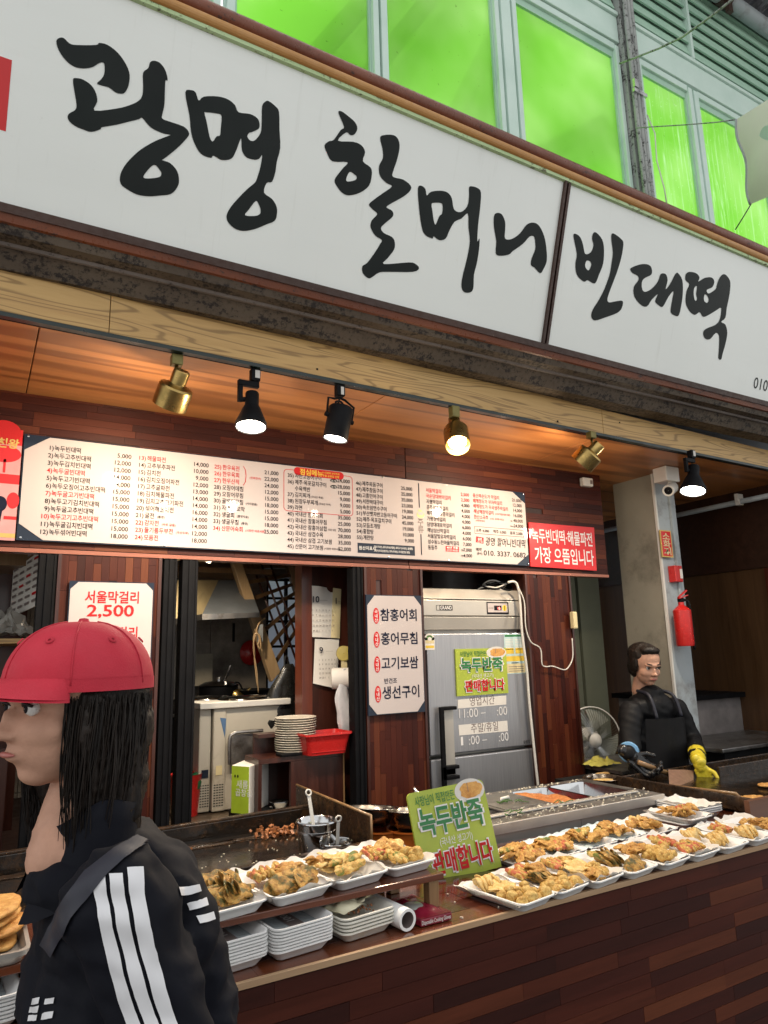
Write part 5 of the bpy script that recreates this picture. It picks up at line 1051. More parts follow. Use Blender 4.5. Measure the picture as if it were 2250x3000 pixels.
part('badge', G().bb((xA+.014, y0-.003, 1.02), (xA+.045, y0-.0005, 1.055)), M['navy'], fz_); part('sticker', G().bb((xB+.016, y0-.0225, 1.03), (xB+.045, y0-.0205, 1.07)), M['sheety'], fz_); part('blue_sticker', G().prism([(xC-.03, y0-.0208, zt2-.07), (xC-.001, y0-.0208, zt2-.075), (xC-.006, y0-.0208, zt2-.16)], (0, -.001, 0)), MT('blue_print', (.08, .16, .3), .5), fz_)
# red bucket
bk = thing('red_bucket', 'red bucket of green bottles left of the cream fridge', 'bucket', (.75, 3.3, .56)); p = K(572, 2300, 3.25)
part('bucket', G().lathe([(.001, 0), (.055, 0), (.07, .17), (.074, .175), (.066, .17)], (p.x-.03, 3.30, .87), (0, 0, 1), 28), M['redpl'], bk, smooth=40); part('bottles', lump and G().lathe([(.001, 0), (.035, 0), (.035, .08), (.010, .11), (.001, .115)], (p.x-.02, 3.28, .94), (.3, 0, 1), 14), MT('green_glass', (.015, .10, .04), .2), bk, smooth=True)
# folding chair back / grey tub
solo('grey_tub', G().tube(sm([K(672, 2240, 3.22), K(673, 2165, 3.22), K(684, 2150, 3.22), K(700, 2145, 3.22), K(770, 2140, 3.22)]), .008, 8).prism([K(677, 2240, 3.23), K(677, 2165, 3.23), K(690, 2152, 3.23), K(770, 2146, 3.23), K(770, 2240, 3.23)], (0, .01, 0)), M['steeld'], 'rounded grey metal chair back leaning by the cream fridge', 'chair', smooth=40)
# white and green carton
ct = thing('green_carton', 'white carton with lime green printed side on the kitchen step', 'carton', (1.0, 3.05, .56))
a = K(678, 2240, 2.98); b = K(727, 2385, 2.98); c = K(757, 2380, 3.1)
zT, zBt = K(678, 2242, 2.98).z, K(727, 2388, 2.90).z
fl = [Vector((K(678, 2300, 2.98).x, 2.98, 0)), Vector((K(730, 2300, 2.90).x, 2.90, 0)), Vector((K(765, 2300, 3.02).x+.05, 3.05, 0)), Vector((K(712, 2300, 3.1).x+.05, 3.15, 0))]
part('box_body', G().prism([Vector((p.x, p.y, zBt)) for p in fl], (0, 0, zT-zBt)), M['sheet'], ct, bevel=.003)
u_ = (fl[1]-fl[0]); L_ = u_.length; n_ = Vector((0, 0, 1)).cross(u_).normalized()
if n_.y > 0: n_ = -n_
ik = Ink(Vector((fl[0].x, fl[0].y, zBt)), u_, (0, 0, 1), n_); mlime = MT('lime_print', (.36, .50, .03), .5); M['lime'] = mlime
ik.rect(.001, .002, L_-.001, zT-zBt-.002, 'lime', .001); ik.text('새롬', L_*.3, (zT-zBt)*.55, .03, 'inkw', lift=.002, off=.01); ik.text('곱창김', L_*.25, (zT-zBt)*.38, .028, 'inkw', lift=.002, off=.01); ik.ell(.02, (zT-zBt)*.78, .004, .006, 'ink', .002); ik.ell(.035, (zT-zBt)*.78, .004, .006, 'ink', .002); ik.done(ct, 'print')
solo('black_box', G().bb((fl[0].x+.01, 2.94, .5), (fl[2].x-.02, 3.04, zBt-.001)), M['blackm'], 'black crate under the lime printed carton', 'crate')
# cabinet with plates, basket
cbn = thing('wood_cabinet', 'dark red wooden open cabinet holding plates by the kitchen wall', 'cabinet', (1.3, 2.95, 0))
yc = 2.89; xa, xb = K(757, 2250, yc).x, K(1008, 2250, yc).x; zt3 = K(850, 2216, yc).z; xm_ = K(852, 2250, yc).x
part('top_board', G().bb((xa, yc, zt3-.02), (xb, yc+.17, zt3)), M['redwood'], cbn); part('side_board', G().bb((xa, yc, .5), (xa+.015, yc+.17, zt3-.021)), M['redwood'], cbn); part('front_board', G().bb((xm_, yc, .5), (xb, yc+.02, zt3-.021)), M['redwood'], cbn); part('back_board', G().bb((xa+.016, yc+.15, .5), (xm_, yc+.17, zt3-.021)), M['under'], cbn); ZS2 = K(800, 2400, 2.95).z
part('shelf_board', G().bb((xa+.016, yc+.0, ZS2-.010), (xm_-.001, yc+.149, ZS2)), M['redwood'], cbn); part('front_edge', G().bb((K(1008, 2250, yc).x-.006, yc-.004, .5), (xb, yc-.0005, zt3)), M['woodb'], cbn)
solo('upper_step_shelf', G().bb((K(742, 2150, 3.07).x, 3.062, .5), (K(815, 2150, 3.07).x+.1, 3.078, K(742, 2160, 3.07).z)).bb((K(742, 2150, 3.07).x, 3.00, K(742, 2160, 3.07).z+.001), (K(815, 2150, 3.07).x+.12, 3.079, K(742, 2160, 3.07).z+.016)), M['redwood'], 'dark red raised shelf behind the plate stack', 'shelf')
pc = K(870, 2212, 2.97); 
for i in range(15):
    me = bpy.data.meshes.get('dinner_plate') or G().lathe([(.001, 0), (.055, 0), (.06, .002), (.090, .011), (.092, .0125), (.090, .014), (.058, .006), (.001, .005)], n=40).mesh('dinner_plate', 40)
    o = link('plate', me, M['china']); o.location = (pc.x+random.uniform(-.002, .002), 2.985+random.uniform(-.002, .002), zt3+.0008+i*.0098); tag(o, 'top plate of the tall plate stack beside the red basket' if i == 14 else 'bottom plate of the tall plate stack beside the red basket' if i == 0 else f'off white plate, {ORD[i]} from the bottom of the tall stack beside the red basket', 'plate', 'stacked plates by the kitchen wall')
def basket(x0, x1, y0, y1, z0, z1, ta=.02):
    g = G(); r = []
    def rr(x0, x1, y0, y1, z, rd=.02, n=5):
        out = []
        for cx, cy, a0 in ((x1-rd, y1-rd, 0), (x0+rd, y1-rd, 90), (x0+rd, y0+rd, 180), (x1-rd, y0+rd, 270)):
            for i in range(n+1): a_ = rad(a0+90*i/n); out.append(Vector((cx+rd*math.cos(a_), cy+rd*math.sin(a_), z)))
        return out
    R_ = [rr(x0+ta, x1-ta, y0+ta, y1-ta, z0), rr(x0+ta*.2, x1-ta*.2, y0+ta*.2, y1-ta*.2, z1-.008), rr(x0-.004, x1+.004, y0-.004, y1+.004, z1-.008), rr(x0-.004, x1+.004, y0-.004, y1+.004, z1), rr(x0+.003, x1-.003, y0+.003, y1-.003, z1), rr(x0+ta+.003, x1-ta-.003, y0+ta+.003, y1-ta-.003, z0+.003)]
    return g.rings(R_, True)
bx0, bx1 = K(862, 2200, 2.9).x+.02, K(1008, 2200, 2.9).x
rbk = thing('red_basket', 'red plastic basket on the wooden cabinet', 'basket', ((bx0+bx1)/2, 2.9, zt3)); part('tub', basket(bx0, bx1, 2.815, 2.975, zt3+.0, zt3+.088), M['redpl'], rbk, smooth=40)
for k in range(5): part('rib', G().bb((bx0+.03, 2.8305, zt3+.012+k*.010), (bx1-.03, 2.8325, zt3+.014+k*.010)), M['redpl'], rbk)
pn = solo('black_tray', G().bb((K(820, 2225, 2.9).x, 2.88, zt3+.0005), (K(880, 2225, 2.9).x, 2.95, zt3+.012)), M['black'], 'small flat black tray in front of the plate stack', 'tray', bevel=.003)
bwl = thing('steel_bowl', 'steel bowl of minced meat on plates inside the wooden cabinet', 'bowl', (K(822, 2350, 2.93).x, 2.945, ZS2+.034))
zb_ = ZS2+.034; cxb = K(822, 2350, 2.93).x; part('bowl', G().lathe([(.001, 0), (.022, 0), (.040, .034), (.043, .037), (.038, .034), (.001, .008)], (cxb, 2.945, zb_), (0, 0, 1), 28), M['chrome'], bwl, smooth=True)
me = lump(9, (.034, .034, .018), .014, 50); me.name = 'meat'; o = link('meat', me, MT('pinkish_meat', (.33, .14, .11), .5), bwl); o.location = (0, 0, .034)
for i in range(4):
    o = link('plate', bpy.data.meshes['dinner_plate'], None); o.location = (cxb-.005, 2.955, ZS2+.0005+i*.0085); o.scale = (.62, .62, 1); tag(o, f'off white plate, {ORD[i]} from the bottom under the steel bowl in the cabinet', 'plate', 'plates under the steel bowl')
# calendars, tape, roll, bags on the wood wall
YWK = 3.075
def kq(px, py, y=YWK-.004): p = aY(px, py, y); return p.x, p.z
def cal(nm, label, pts, num, rows_, mk, curl=0):
    t = thing(nm, label, 'calendar', (kq(*pts[0])[0], YWK, kq(*pts[0])[1]))
    q = [kq(*p) for p in pts]
    def f(u, v): 
        a = Vector(q[0]).lerp(Vector(q[1]), u); b = Vector(q[3]).lerp(Vector(q[2]), u); p = b.lerp(a, v); return Vector((p.x, YWK-.006-.012*(1-v)*abs(math.sin(u*2.2+.5))-curl*v**6*.02*math.sin(u*5), p.y))
    part('page', G().grid(f, 10, 14), M[mk], t, smooth=True)
    ik = Ink((0, YWK-.022, 0), (1, 0, 0), (0, 0, 1), NY); x0, z0 = q[0]; W = q[1][0]-q[0][0]; Hh = q[0][1]-q[3][1]
    ik.text(num, x0+W*.12, z0-Hh*.33, .036, 'navy' if num == '10' else 'inkn', lift=.001); ik.rect(x0+W*.38, z0-Hh*.29, x0+W*.68, z0-Hh*.285, 'inkg', .001)
    for r_ in range(rows_):
        for c_ in range(7): ik.text(str(r_*7+c_+1 if r_*7+c_ < 30 else 1), x0+W*(.10+.125*c_), z0-Hh*(.5+.1*r_), .010, 'inkg', lift=.001)
    ik.done(t, 'print'); return t
cal('wall_calendar', 'yellowed calendar sheets behind the October page', [(975, 1722), (999, 1726), (993, 1871), (966, 1868)], ' 1', 0, 'sheety')
cal('wall_calendar', 'upper wall calendar page headed with a blue ten', [(903, 1716), (978, 1723), (971, 1869), (907, 1866)], '10', 5, 'sheet', 1)
cal('wall_calendar', 'lower wall calendar page headed nine', [(922, 1872), (993, 1872), (985, 2018), (915, 2002)], '9', 5, 'sheet')
td = thing('tape_dispenser', 'yellow round spring scale hanging by the calendars', 'scale', tuple(K(1005, 1905, 3.0)))
p = K(1007, 1914, 3.0); part('dial', G().lathe([(.001, .02), (.033, .018), (.036, .010), (.036, -.01), (.001, -.012)], p, (-.5, -1, 0), 28), MT('yellow_enamel', (.50, .40, .10), .35), td, smooth=40); part('hook', G().bb((p.x-.01, 2.99, p.z-.085), (p.x+.012, 3.01, p.z-.03)), M['sheety'], td)
tp = thing('toilet_roll', 'white toilet roll hanging on the wall below the calendars', 'paper roll', tuple(K(985, 1985, 3.0)))
p = K(972, 1988, 3.0); part('roll', G().lathe([(.018, 0), (.047, 0), (.048, .004), (.048, .092), (.047, .096), (.018, .096), (.018, 0)], p, (.9, -.45, 0), 32), M['sheet'], tp, smooth=40); part('core', G().lathe([(.0178, .0005), (.0178, .0955), (.014, .0955), (.014, .0005)], p, (.9, -.45, 0), 24), M['inkg'], tp, smooth=True)
def bag(nm, label, px0, top, bot, wt, wb, y, mk, seed):
    T = K(px0, top, y); Bz = K(px0, bot, y).z; n = 26; g = G(); rings = []
    for i in range(15):
        v = i/14; z = T.z+(Bz-T.z)*v; w_ = wt+(wb-wt)*(v**.7)*(1 if v < .8 else max(.05, (1-v)/.2)**.5); r_ = []
        for k in range(n):
            a_ = 2*math.pi*k/n; f = 1+.35*noise.noise(Vector((math.cos(a_)*2.5, math.sin(a_)*2.5, v*3+seed))); r_.append(Vector((T.x+w_*f*math.cos(a_)+.015*math.sin(v*6+seed), y+w_*.35*f*math.sin(a_), z)))
        rings.append(r_)
    t = thing(nm, label, 'bag', tuple(T)); part('bag_film', g.rings(rings, True), M[mk], t, smooth=True); part('loop_handle', G().tube(sm([T+Vector((-.01, 0, -.03)), T+Vector((-.006, 0, .03)), T+Vector((.008, 0, .03)), T+Vector((.012, 0, -.03))]), .004, 6), M[mk], t); return t
bag('white_bag', 'white plastic bag hanging below the toilet roll', 1010, 1985, 2150, .014, .055, 2.95, 'bagw', 3)
bag('black_bag', 'large black plastic bag hanging in front of the stair foot', 838, 1945, 2160, .02, .13, 3.3, 'bagk', 8)
# ================================================================== SERVING COUNTER
ZT_ = .95
ct = thing('serving_counter', 'red-brown wood strip counter with pale edge band across the front', 'counter', (1.2, 1.6, 0))
part('core', G().bb((-1.2, 1.424, .05), (4.2, 1.88, .937)), M['under'], ct)
strips(ct, (-.5, 1.424, .32), (1, 0, 0), (0, 0, 1), (0, -1, 0), 4.1, .615, .036, .42, M['strip'], 'wood_strip', seed=31)
part('base_board', G().bb((-1.2, 1.414, .05), (4.2, 1.4235, .318)), M['redwood'], ct)
strips(ct, (-.5, 1.416, .938), (1, 0, 0), (0, 1, 0), (0, 0, 1), 3.2, .465, .062, .55, M['strip_top'], 'top_plank', seed=32, thick=.012)
part('edge_band', G().bb((-1.2, 1.406, .9375), (4.2, 1.4155, .9505)), M['edge'], ct, bevel=.001)
solo('counter_rear_box', G().bb((-1.2, 1.90, 0), (1.10, 2.03, .925)).bb((1.16, 1.90, 0), (1.40, 2.5, .80)), M['blackm'], 'black box section between counter and griddle', 'cabinet')
for i in range(26):
    x, y = random.uniform(.95, 1.45), random.uniform(1.43, 1.85)
    if i == 0: cg_ = G()
    cg_.box((x, y, .9525), (random.uniform(.003, .008), .003, .003), Euler((0, 0, random.uniform(0, 3))).to_matrix())
o = solo('food_crumbs', cg_, M['crumbw'], 'scattered pale crumbs on the bare counter top', 'crumbs'); o['kind'] = 'stuff'

# ---- left griddle
gr = thing('griddle', 'long oily black griddle with tall splash plate at its right end', 'griddle', (.4, 2.3, .9))
part('plate', G().prism([(-1.1, 2.0, .925), (1.14, 2.12, .925), (1.14, 2.56, .925), (-1.1, 2.50, .925)], (0, 0, .012)), M['iron'], gr)
part('front_rail', G().beam((-1.1, 1.975, .945), (1.15, 2.108, .945), .022, .035), M['ironrim'], gr, bevel=.003)
part('back_rail', G().beam((-1.1, 2.44, .962), (1.14, 2.56, .962), .012, .06), M['iron'], gr, bevel=.003)
part('back_rail_lip', G().beam((-1.1, 2.447, .996), (1.14, 2.567, .996), .022, .008), M['ironrim'], gr, bevel=.002)
part('splash_plate', G().prism([(1.150, 2.11, .93), (1.150, 2.11, 1.034), (1.150, 2.72, 1.044), (1.150, 2.72, .93)], (.008, 0, 0)), M['ironrim'], gr, bevel=.003)
part('splash_plate_edge', G().tube([(1.154, 2.11, .93), (1.154, 2.11, 1.036), (1.154, 2.72, 1.046)], .005, 8), M['woodb'], gr, smooth=True)
part('grease_ridge', crumple(.2, 2.468, .937, 1.9, .05, .010, 12, 160, 8, 60), M['ironrim'], gr, smooth=True)
part('body', G().prism([(-1.1, 2.035, .3), (1.14, 2.14, .3), (1.14, 2.54, .3), (-1.1, 2.48, .3)], (0, 0, .623)), M['blackm'], gr)
gg = G(); gw = G(); rr_ = random.Random(4)
for i in range(80):
    x, y = .84+rr_.gauss(.12, .035), 2.47+rr_.gauss(0, .028); s_ = rr_.uniform(.004, .012); gg.box((x, y, .94+rr_.random()*.014), (s_*1.5, s_, s_*.8), Euler((rr_.random()*3, rr_.random()*3, rr_.random()*3)).to_matrix())
for i in range(14): gg.box((.62+rr_.random()*.05, 2.44+rr_.random()*.012, .941), (.012, .006, .005), Euler((0, 0, rr_.random()*3)).to_matrix())
for i in range(70): gw.box((rr_.uniform(.3, 1.08), rr_.uniform(2.12, 2.44), .9385), (rr_.uniform(.002, .006), .003, .002), Euler((0, 0, rr_.random()*3)).to_matrix())
o = solo('fried_scraps', gg, M['scrap'], 'heap of orange fried scraps at the back of the griddle', 'scraps'); o['kind'] = 'stuff'
o = solo('batter_specks', gw, M['crumbw'], 'pale batter specks scattered over the griddle', 'specks'); o['kind'] = 'stuff'
# pots on the griddle
def pot(label, cx, cy, r, z0, z1, pot_label=None):
    t = thing('steel_pot', label, 'pot', (cx, cy, z0), 'steel pots at the griddle end')
    h = z1-z0; part('pot_body', G().lathe([(.001, .0), (r*.86, 0), (r*.88, .004), (r*.93, h*.62), (r*.97, h*.63), (r*.97, h*.70), (r*.94, h*.71), (r*.97, h-.004), (r*1.03, h-.002), (r*1.04, h), (r*1.02, h+.003), (r*.95, h-.002), (r*.9, h*.75), (.001, h*.72)], (cx, cy, z0), (0, 0, 1), 40), M['chrome'], t, smooth=35); part('oil', G().lathe([(.001, h*.78), (r*.92, h*.78)], (cx, cy, z0), (0, 0, 1), 32), M['iron'], t); return t
pc1 = aY(927, 2405, 2.22); pc2 = aY(984, 2482, 2.15)
pot('larger ribbed steel pot holding a long handled ladle', pc1.x, 2.22, .066, .937, pc1.z); pot('smaller low steel pot in front of the larger ribbed one', pc2.x, 2.15, .052, .937-.0, max(.965, pc2.z))
def ladle(label, a, b, w_):
    a, b = Vector(a), Vector(b); t = thing('ladle', label, 'ladle', tuple(b), 'ladles in the steel pots')
    part('handle', G().beam(b, a, w_, .003, (0, 1, .2)), M['plast'], t, bevel=.001); d = (a-b).normalized(); part('ring', G().tube([a+d*.010+(d*math.cos(k*math.pi/8)+Vector((1, 0, 0))*math.sin(k*math.pi/8))*.009 for k in range(17)], .003, 6, False), M['plast'], t, smooth=True)
ladle('long pale ladle handle leaning in the larger pot', aY(905, 2332, 2.22), aY(919, 2425, 2.20), .012); ladle('short pale ladle handle standing in the smaller pot', aY(991, 2408, 2.13), aY(987, 2500, 2.15), .011)
M['steelbowl'] = MT('scuffed_bowl_steel', (.20, .19, .18), .3, .3, 12, metal=1, dirt=(.35, .30, .22), ds=16, dt=(.62, .7))
# mixing bowls and orange tub behind the lime sign
def mbowl(label, c, r, tilt, fill):
    t = thing('mixing_bowl', label, 'bowl', tuple(c), 'steel mixing bowls beside the griddle'); ax = Vector(tilt).normalized()
    part('bowl_body', G().lathe([(.001, -r*.72), (r*.45, -r*.70), (r*.75, -r*.5), (r*.94, -r*.2), (r, 0), (r*1.05, .002), (r*1.05, .005), (r*.97, .003), (r*.90, -r*.2), (r*.5, -r*.6), (.001, -r*.66)], c, ax, 40), M['steelbowl'], t, smooth=True)
    g_ = G().lathe([(.001, -.012), (r*.5, -.009), (r*.93, -.016)], c, ax, 32); part('bean_batter', g_, M[fill], t, smooth=True)
b1 = aY(1096, 2368, 2.32); b2 = aY(1205, 2376, 2.24)
mbowl('left steel bowl of bean batter tipped behind the splash plate', b1, .085, (.10, .07, 1), 'rice'); mbowl('right steel bowl of bean batter partly behind the lime sign', b2, .098, (.08, .07, 1), 'rice')
sp_ = thing('batter_scoop', 'steel scoop handle with dough standing in the right mixing bowl', 'scoop', tuple(b2)); part('handle', G().tube([aY(1211, 2308, 2.27), aY(1236, 2338, 2.25)], .006, 10), M['chrome'], sp_, smooth=True); me = lump(5, (.022, .018, .014), .012, 60, 3); me.name = 'dough_blob'; o = link('dough_blob', me, M['dough'], sp_); o.location = aY(1242, 2348, 2.25)-b2
for i, (px, y, l) in enumerate(((1118, 2.30, 'left orange plastic tub under the mixing bowls'), (1200, 2.24, 'right orange plastic tub under the mixing bowls'))):
    p = aY(px, 2430, y); solo('orange_tub', G().lathe([(.001, .60), (.062, .60), (.076, p.z-.0), (.082, p.z+.002), (.082, p.z+.008), (.074, p.z+.006), (.06, .62)], (p.x, y, 0), (0, 0, 1), 36), M['orpl'], l, 'tub', 'orange tubs', smooth=35)

# ---- steel ingredient table
stb = thing('steel_prep_table', 'steel ingredient table with inset pans behind the tray rows', 'table', (1.85, 2.0, 0))
part('front_lip', G().bb((1.42, 1.890, .972), (2.29, 1.898, 1.005)), M['steel'], stb, bevel=.002)
part('front_panel', G().bb((1.425, 1.905, .5), (1.868, 1.915, .971)).bb((1.870, 1.905, .5), (2.285, 1.915, .971)), M['steel'], stb)
part('side_panel', G().bb((2.275, 1.916, .5), (2.285, 2.285, .971)), M['steel'], stb)
part('front_strip', G().bb((1.42, 1.8985, .999), (2.29, 1.985, 1.004)), M['steeld'], stb); part('raised_bar', G().bb((1.44, 1.962, 1.0045), (2.235, 1.988, 1.012)), M['steel'], stb, bevel=.003)
part('back_strip', G().bb((1.42, 2.262, .995), (2.29, 2.31, 1.004)), M['steeld'], stb); part('end_strip', G().bb((2.238, 1.9855, .995), (2.29, 2.2615, 1.004)).bb((1.42, 1.9855, .995), (1.50, 2.2615, 1.004)), M['steeld'], stb)
def pan(x0, x1, z=1.006, d=.055):
    return basket(x0, x1, 1.993, 2.258, z-d, z, .012)
for x0, x1, fl_, l in ((1.505, 1.60, None, ''), (1.605, 1.835, 'lid', ''), (1.845, 2.032, 'dough', ''), (2.042, 2.234, None, '')):
    p_ = part('inset_pan', pan(x0, x1), M['chrome'], stb, smooth=40)
    if fl_ == 'dough' or x0 < 1.6:
        g_ = G().grid(lambda u, v: Vector((x0+.014+(x1-x0-.028)*u, 2.006+.24*v, .985+.014*noise.noise(Vector((u*4+x0*9, v*5, 1)))+.02*v*(1-u) if fl_ else .975+.01*noise.noise(Vector((u*4, v*9, 1))))), 24, 30); part('dough' if fl_ else 'bean_mash', g_, M['dough' if fl_ else 'rice'], stb, smooth=True)
    if fl_ == 'lid':
        part('pan_lid', G().bb((x0+.004, 1.998, 1.0065), (x1-.004, 2.252, 1.011)).bb((x0+.02, 2.015, 1.0112), (x1-.02, 2.235, 1.0125)), M['steeld'], stb, bevel=.002)
        part('lid_handle', G().tube([(x0+.09, 2.12, 1.012), (x0+.092, 2.12, 1.022), (x0+.132, 2.13, 1.022), (x0+.134, 2.13, 1.012)], .006, 8), M['plast'], stb, smooth=True)
gc, gs = G(), G(); r_ = random.Random(8)
for i in range(230):
    x = r_.uniform(1.43, 2.28); y = r_.choice([r_.uniform(1.90, 1.985), r_.uniform(2.262, 2.305), r_.uniform(1.9, 2.0)]); z = 1.0125 if 1.962 < y < 1.988 else 1.005
    if 1.99 < y < 2.26: z = 1.012; x = r_.uniform(1.60, 1.84)
    s_ = r_.uniform(.002, .006); gc.box((x, y, z), (s_*1.4, s_, s_*.7), Euler((r_.random(), r_.random(), r_.random()*3)).to_matrix())
for cx, cy, n_ in ((1.70, 2.10, 5), (1.60, 1.945, 5), (1.86, 1.96, 3), (1.74, 2.06, 3), (1.62, 2.285, 2)):
    for k in range(n_):
        a0 = r_.uniform(0, 6.28); L = r_.uniform(.015, .035); p0 = Vector((cx+r_.uniform(-.035, .035), cy+r_.uniform(-.015, .015), 1.015)); gs.tube(sm([p0, p0+Vector((math.cos(a0)*L, math.sin(a0)*L*.6, .006)), p0+Vector((math.cos(a0+.9)*L*1.5, math.sin(a0+.9)*L*.8, .001))], 3), .0016, 5)
o = solo('food_scraps', gc, M['crumbw'], 'white bean crumbs scattered over the steel table', 'scraps'); o['kind'] = 'stuff'
o = solo('scallion_scraps', gs, M['scallion'], 'green scallion scraps curled on the steel table', 'scraps', smooth=True); o['kind'] = 'stuff'

# ---- leaning lime sign
BR, TR = Vector((1.330, 1.676, .955)), Vector((1.328, 1.730, 1.178)); TL = aY(1200, 2330, 1.76); dU = (TR-TL); BL = BR-dU*1.02
lg = thing('lime_display_sign', 'large lime sign with green and red words leaning on the counter', 'sign', tuple(BR), 'lime pancake dough signs'); ls['group'] = 'lime pancake dough signs'
U_ = (BR-BL).normalized(); V0 = (TR-BR); V_ = (V0-U_*V0.dot(U_)).normalized(); N_ = U_.cross(V_).normalized()
if N_.y > 0: N_ = -N_
Ws, Hs = dU.length*1.0, V0.length*1.02; BLo = BR-U_*Ws
def rcorn(W, H, r):
    out = []
    for cx, cy, a0, on in ((W-r, H-r, 0, 1), (r, H-r, 90, 1)):
        out += [(cx+r*math.cos(rad(a0+15*i)), cy+r*math.sin(rad(a0+15*i))) for i in range(7)]
    return [(0, 0), (W, 0)]+out
part('panel', G().prism([BLo+U_*x+V_*y for x, y in rcorn(Ws, Hs, .014)], -N_*.008), M['sgreen'], lg); lime_sign(lg, BLo+N_*.0003, U_, V_, N_, Ws, Hs, 'sgreen')
lk = G().add([], []); 
solo('sign_prop', G().bb((1.16, 1.80, .95), (1.34, 1.86, 1.10)), M['blackm'], 'dark box behind the leaning lime sign', 'box')

# ---- low display shelf
ds = thing('display_shelf', 'low dark wood display shelf standing on the counter with post legs', 'shelf', (.4, 1.55, .95))
part('shelf_top', G().bb((-.9, 1.478, 1.026), (1.0, 1.70, 1.040)), M['strip_top'], ds, bevel=.002)
for x, y in ((.962, 1.485), (.962, 1.665), (.40, 1.665), (-.3, 1.665), (.22, 1.485)): part('leg', G().bb((x, y, .951), (x+.028, y+.026, 1.0255)), M['woodb'], ds, bevel=.002)
part('back_board', G().bb((-.9, 1.692, .951), (.96, 1.70, 1.0255)), M['pine'], ds)

# ================================================================== FOAM TRAYS AND FOOD
def rrect(w_, l_, rd, z, n=4):
    out = []
    for sx, sy, a0 in ((1, 1, 0), (-1, 1, 90), (-1, -1, 180), (1, -1, 270)):
        cx, cy = sx*(w_/2-rd), sy*(l_/2-rd)
        for i in range(n+1): a_ = rad(a0+90*i/n); out.append(Vector((cx+rd*math.cos(a_), cy+rd*math.sin(a_), z)))
    return out
def tray_mesh(w_, l_, h, nm='foam_tray'):
    f = .018
    R_ = [rrect(w_-2*f, l_-2*f, .012, 0), rrect(w_-2*f+.004, l_-2*f+.004, .014, .002), rrect(w_-.008, l_-.008, .018, h-.004), rrect(w_, l_, .02, h-.003), rrect(w_, l_, .02, h), rrect(w_-.006, l_-.006, .018, h+.0008), rrect(w_-.012, l_-.012, .016, h-.001), rrect(w_-2*f-.004, l_-2*f-.004, .012, .004)]
    return G().rings(R_, True).mesh(nm, 50)
TM = {}
def tray(x, y, z, rot, w_, l_, label, group, mk='foam', h=.022, tilt=0):
    k = (round(w_, 3), round(l_, 3), h, mk)
    if k not in TM: TM[k] = tray_mesh(w_, l_, h); TM[k].materials.append(M[mk])
    o = bpy.data.objects.new('foam_tray', TM[k]); COL.objects.link(o); o.location = (x, y, z); o.rotation_euler = (tilt, 0, rad(rot)); tag(o, label, 'tray', group); return o
FM = {}
KIND = {'ball': ((.0145, .0135, .0115), .0045, 45, 1, 'f_ball', 'round golden fried ball'), 'crab': ((.036, .0065, .0060), .004, 60, .6, 'f_crab', 'red and green battered crab skewer'), 'pep': ((.036, .009, .007), .0045, 45, .9, 'f_pep', 'battered green pepper half'), 'leaf': ((.044, .020, .0028), .0048, 46, .8, 'f_leaf', 'brown fried perilla leaf'),
        'mix': ((.025, .014, .0048), .0055, 55, .9, 'f_mix', 'orange brown vegetable fritter'), 'pale': ((.028, .014, .005), .004, 45, .8, 'f_pale', 'pale yellow battered fish slice'), 'disc': ((.034, .030, .0042), .0050, 45, .8, 'f_pale', 'round yellow battered patty'), 'cake': ((.085, .085, .010), .006, 30, .7, 'f_cake', 'thick browned mung bean pancake'), 'small': ((.013, .010, .008), .005, 60, 1, 'f_ball', 'golden battered oyster')}
def piece(kind, loc, rot, label, sc=1.0, v=None):
    v = random.randrange(3) if v is None else v
    if (kind, v) not in FM:
        d, a_, fq_, pw, mk, _ = KIND[kind]; m = lump(v+len(kind)*2, d, a_, fq_, 4, pw); m.name = 'fritter'; m.materials.append(M[mk])
        if kind in ('leaf', 'pale', 'disc', 'mix'):
            for vv in m.vertices: vv.co.z += .004*math.sin(vv.co.x*90+v)+.003*math.sin(vv.co.y*110)
        FM[(kind, v)] = m
    o = bpy.data.objects.new({'cake': 'pancake', 'ball': 'fried_ball', 'crab': 'crab_skewer', 'pep': 'pepper_fritter', 'leaf': 'leaf_fritter', 'pale': 'fish_fritter', 'disc': 'fried_patty', 'small': 'fried_oyster'}.get(kind, 'fritter'), FM[(kind, v)]); COL.objects.link(o); o.location = loc; o.rotation_euler = rot; o.scale = (sc,)*3
    cat = 'pancake' if kind == 'cake' else 'fritter'; return tag(o, label, cat, 'food on the '+label.split(' in the ')[-1].split(' on the ')[-1])
def liner(x, y, z, rot, w_, l_, label, mk='liner', lift=.02, seed=0, sx=0, sy=0):
    R = Euler((0, 0, rad(rot))).to_matrix()
    def f(u, v):
        a, b = (u-.5)*2, (v-.5)*2; e = max(abs(a), abs(b)); h = .0055+max(0, (e-.72)/.28)**1.3*lift*(1+.7*noise.noise(Vector((a*2.2+seed, b*2.2, seed))))
        h += .0025*noise.noise(Vector((a*5+seed, b*6, seed*2)))
        p = R @ Vector((a*w_*.5*(1+.05*noise.noise(Vector((b*3, seed, 2))))+sx, b*l_*.5*(1+.05*noise.noise(Vector((a*3, seed, 5))))+sy, 0)); return Vector((x+p.x, y+p.y, z+h))
    return solo('paper_liner', G().grid(f, 26, 26), M[mk], label, 'paper', 'greaseproof liners in the trays', smooth=True)
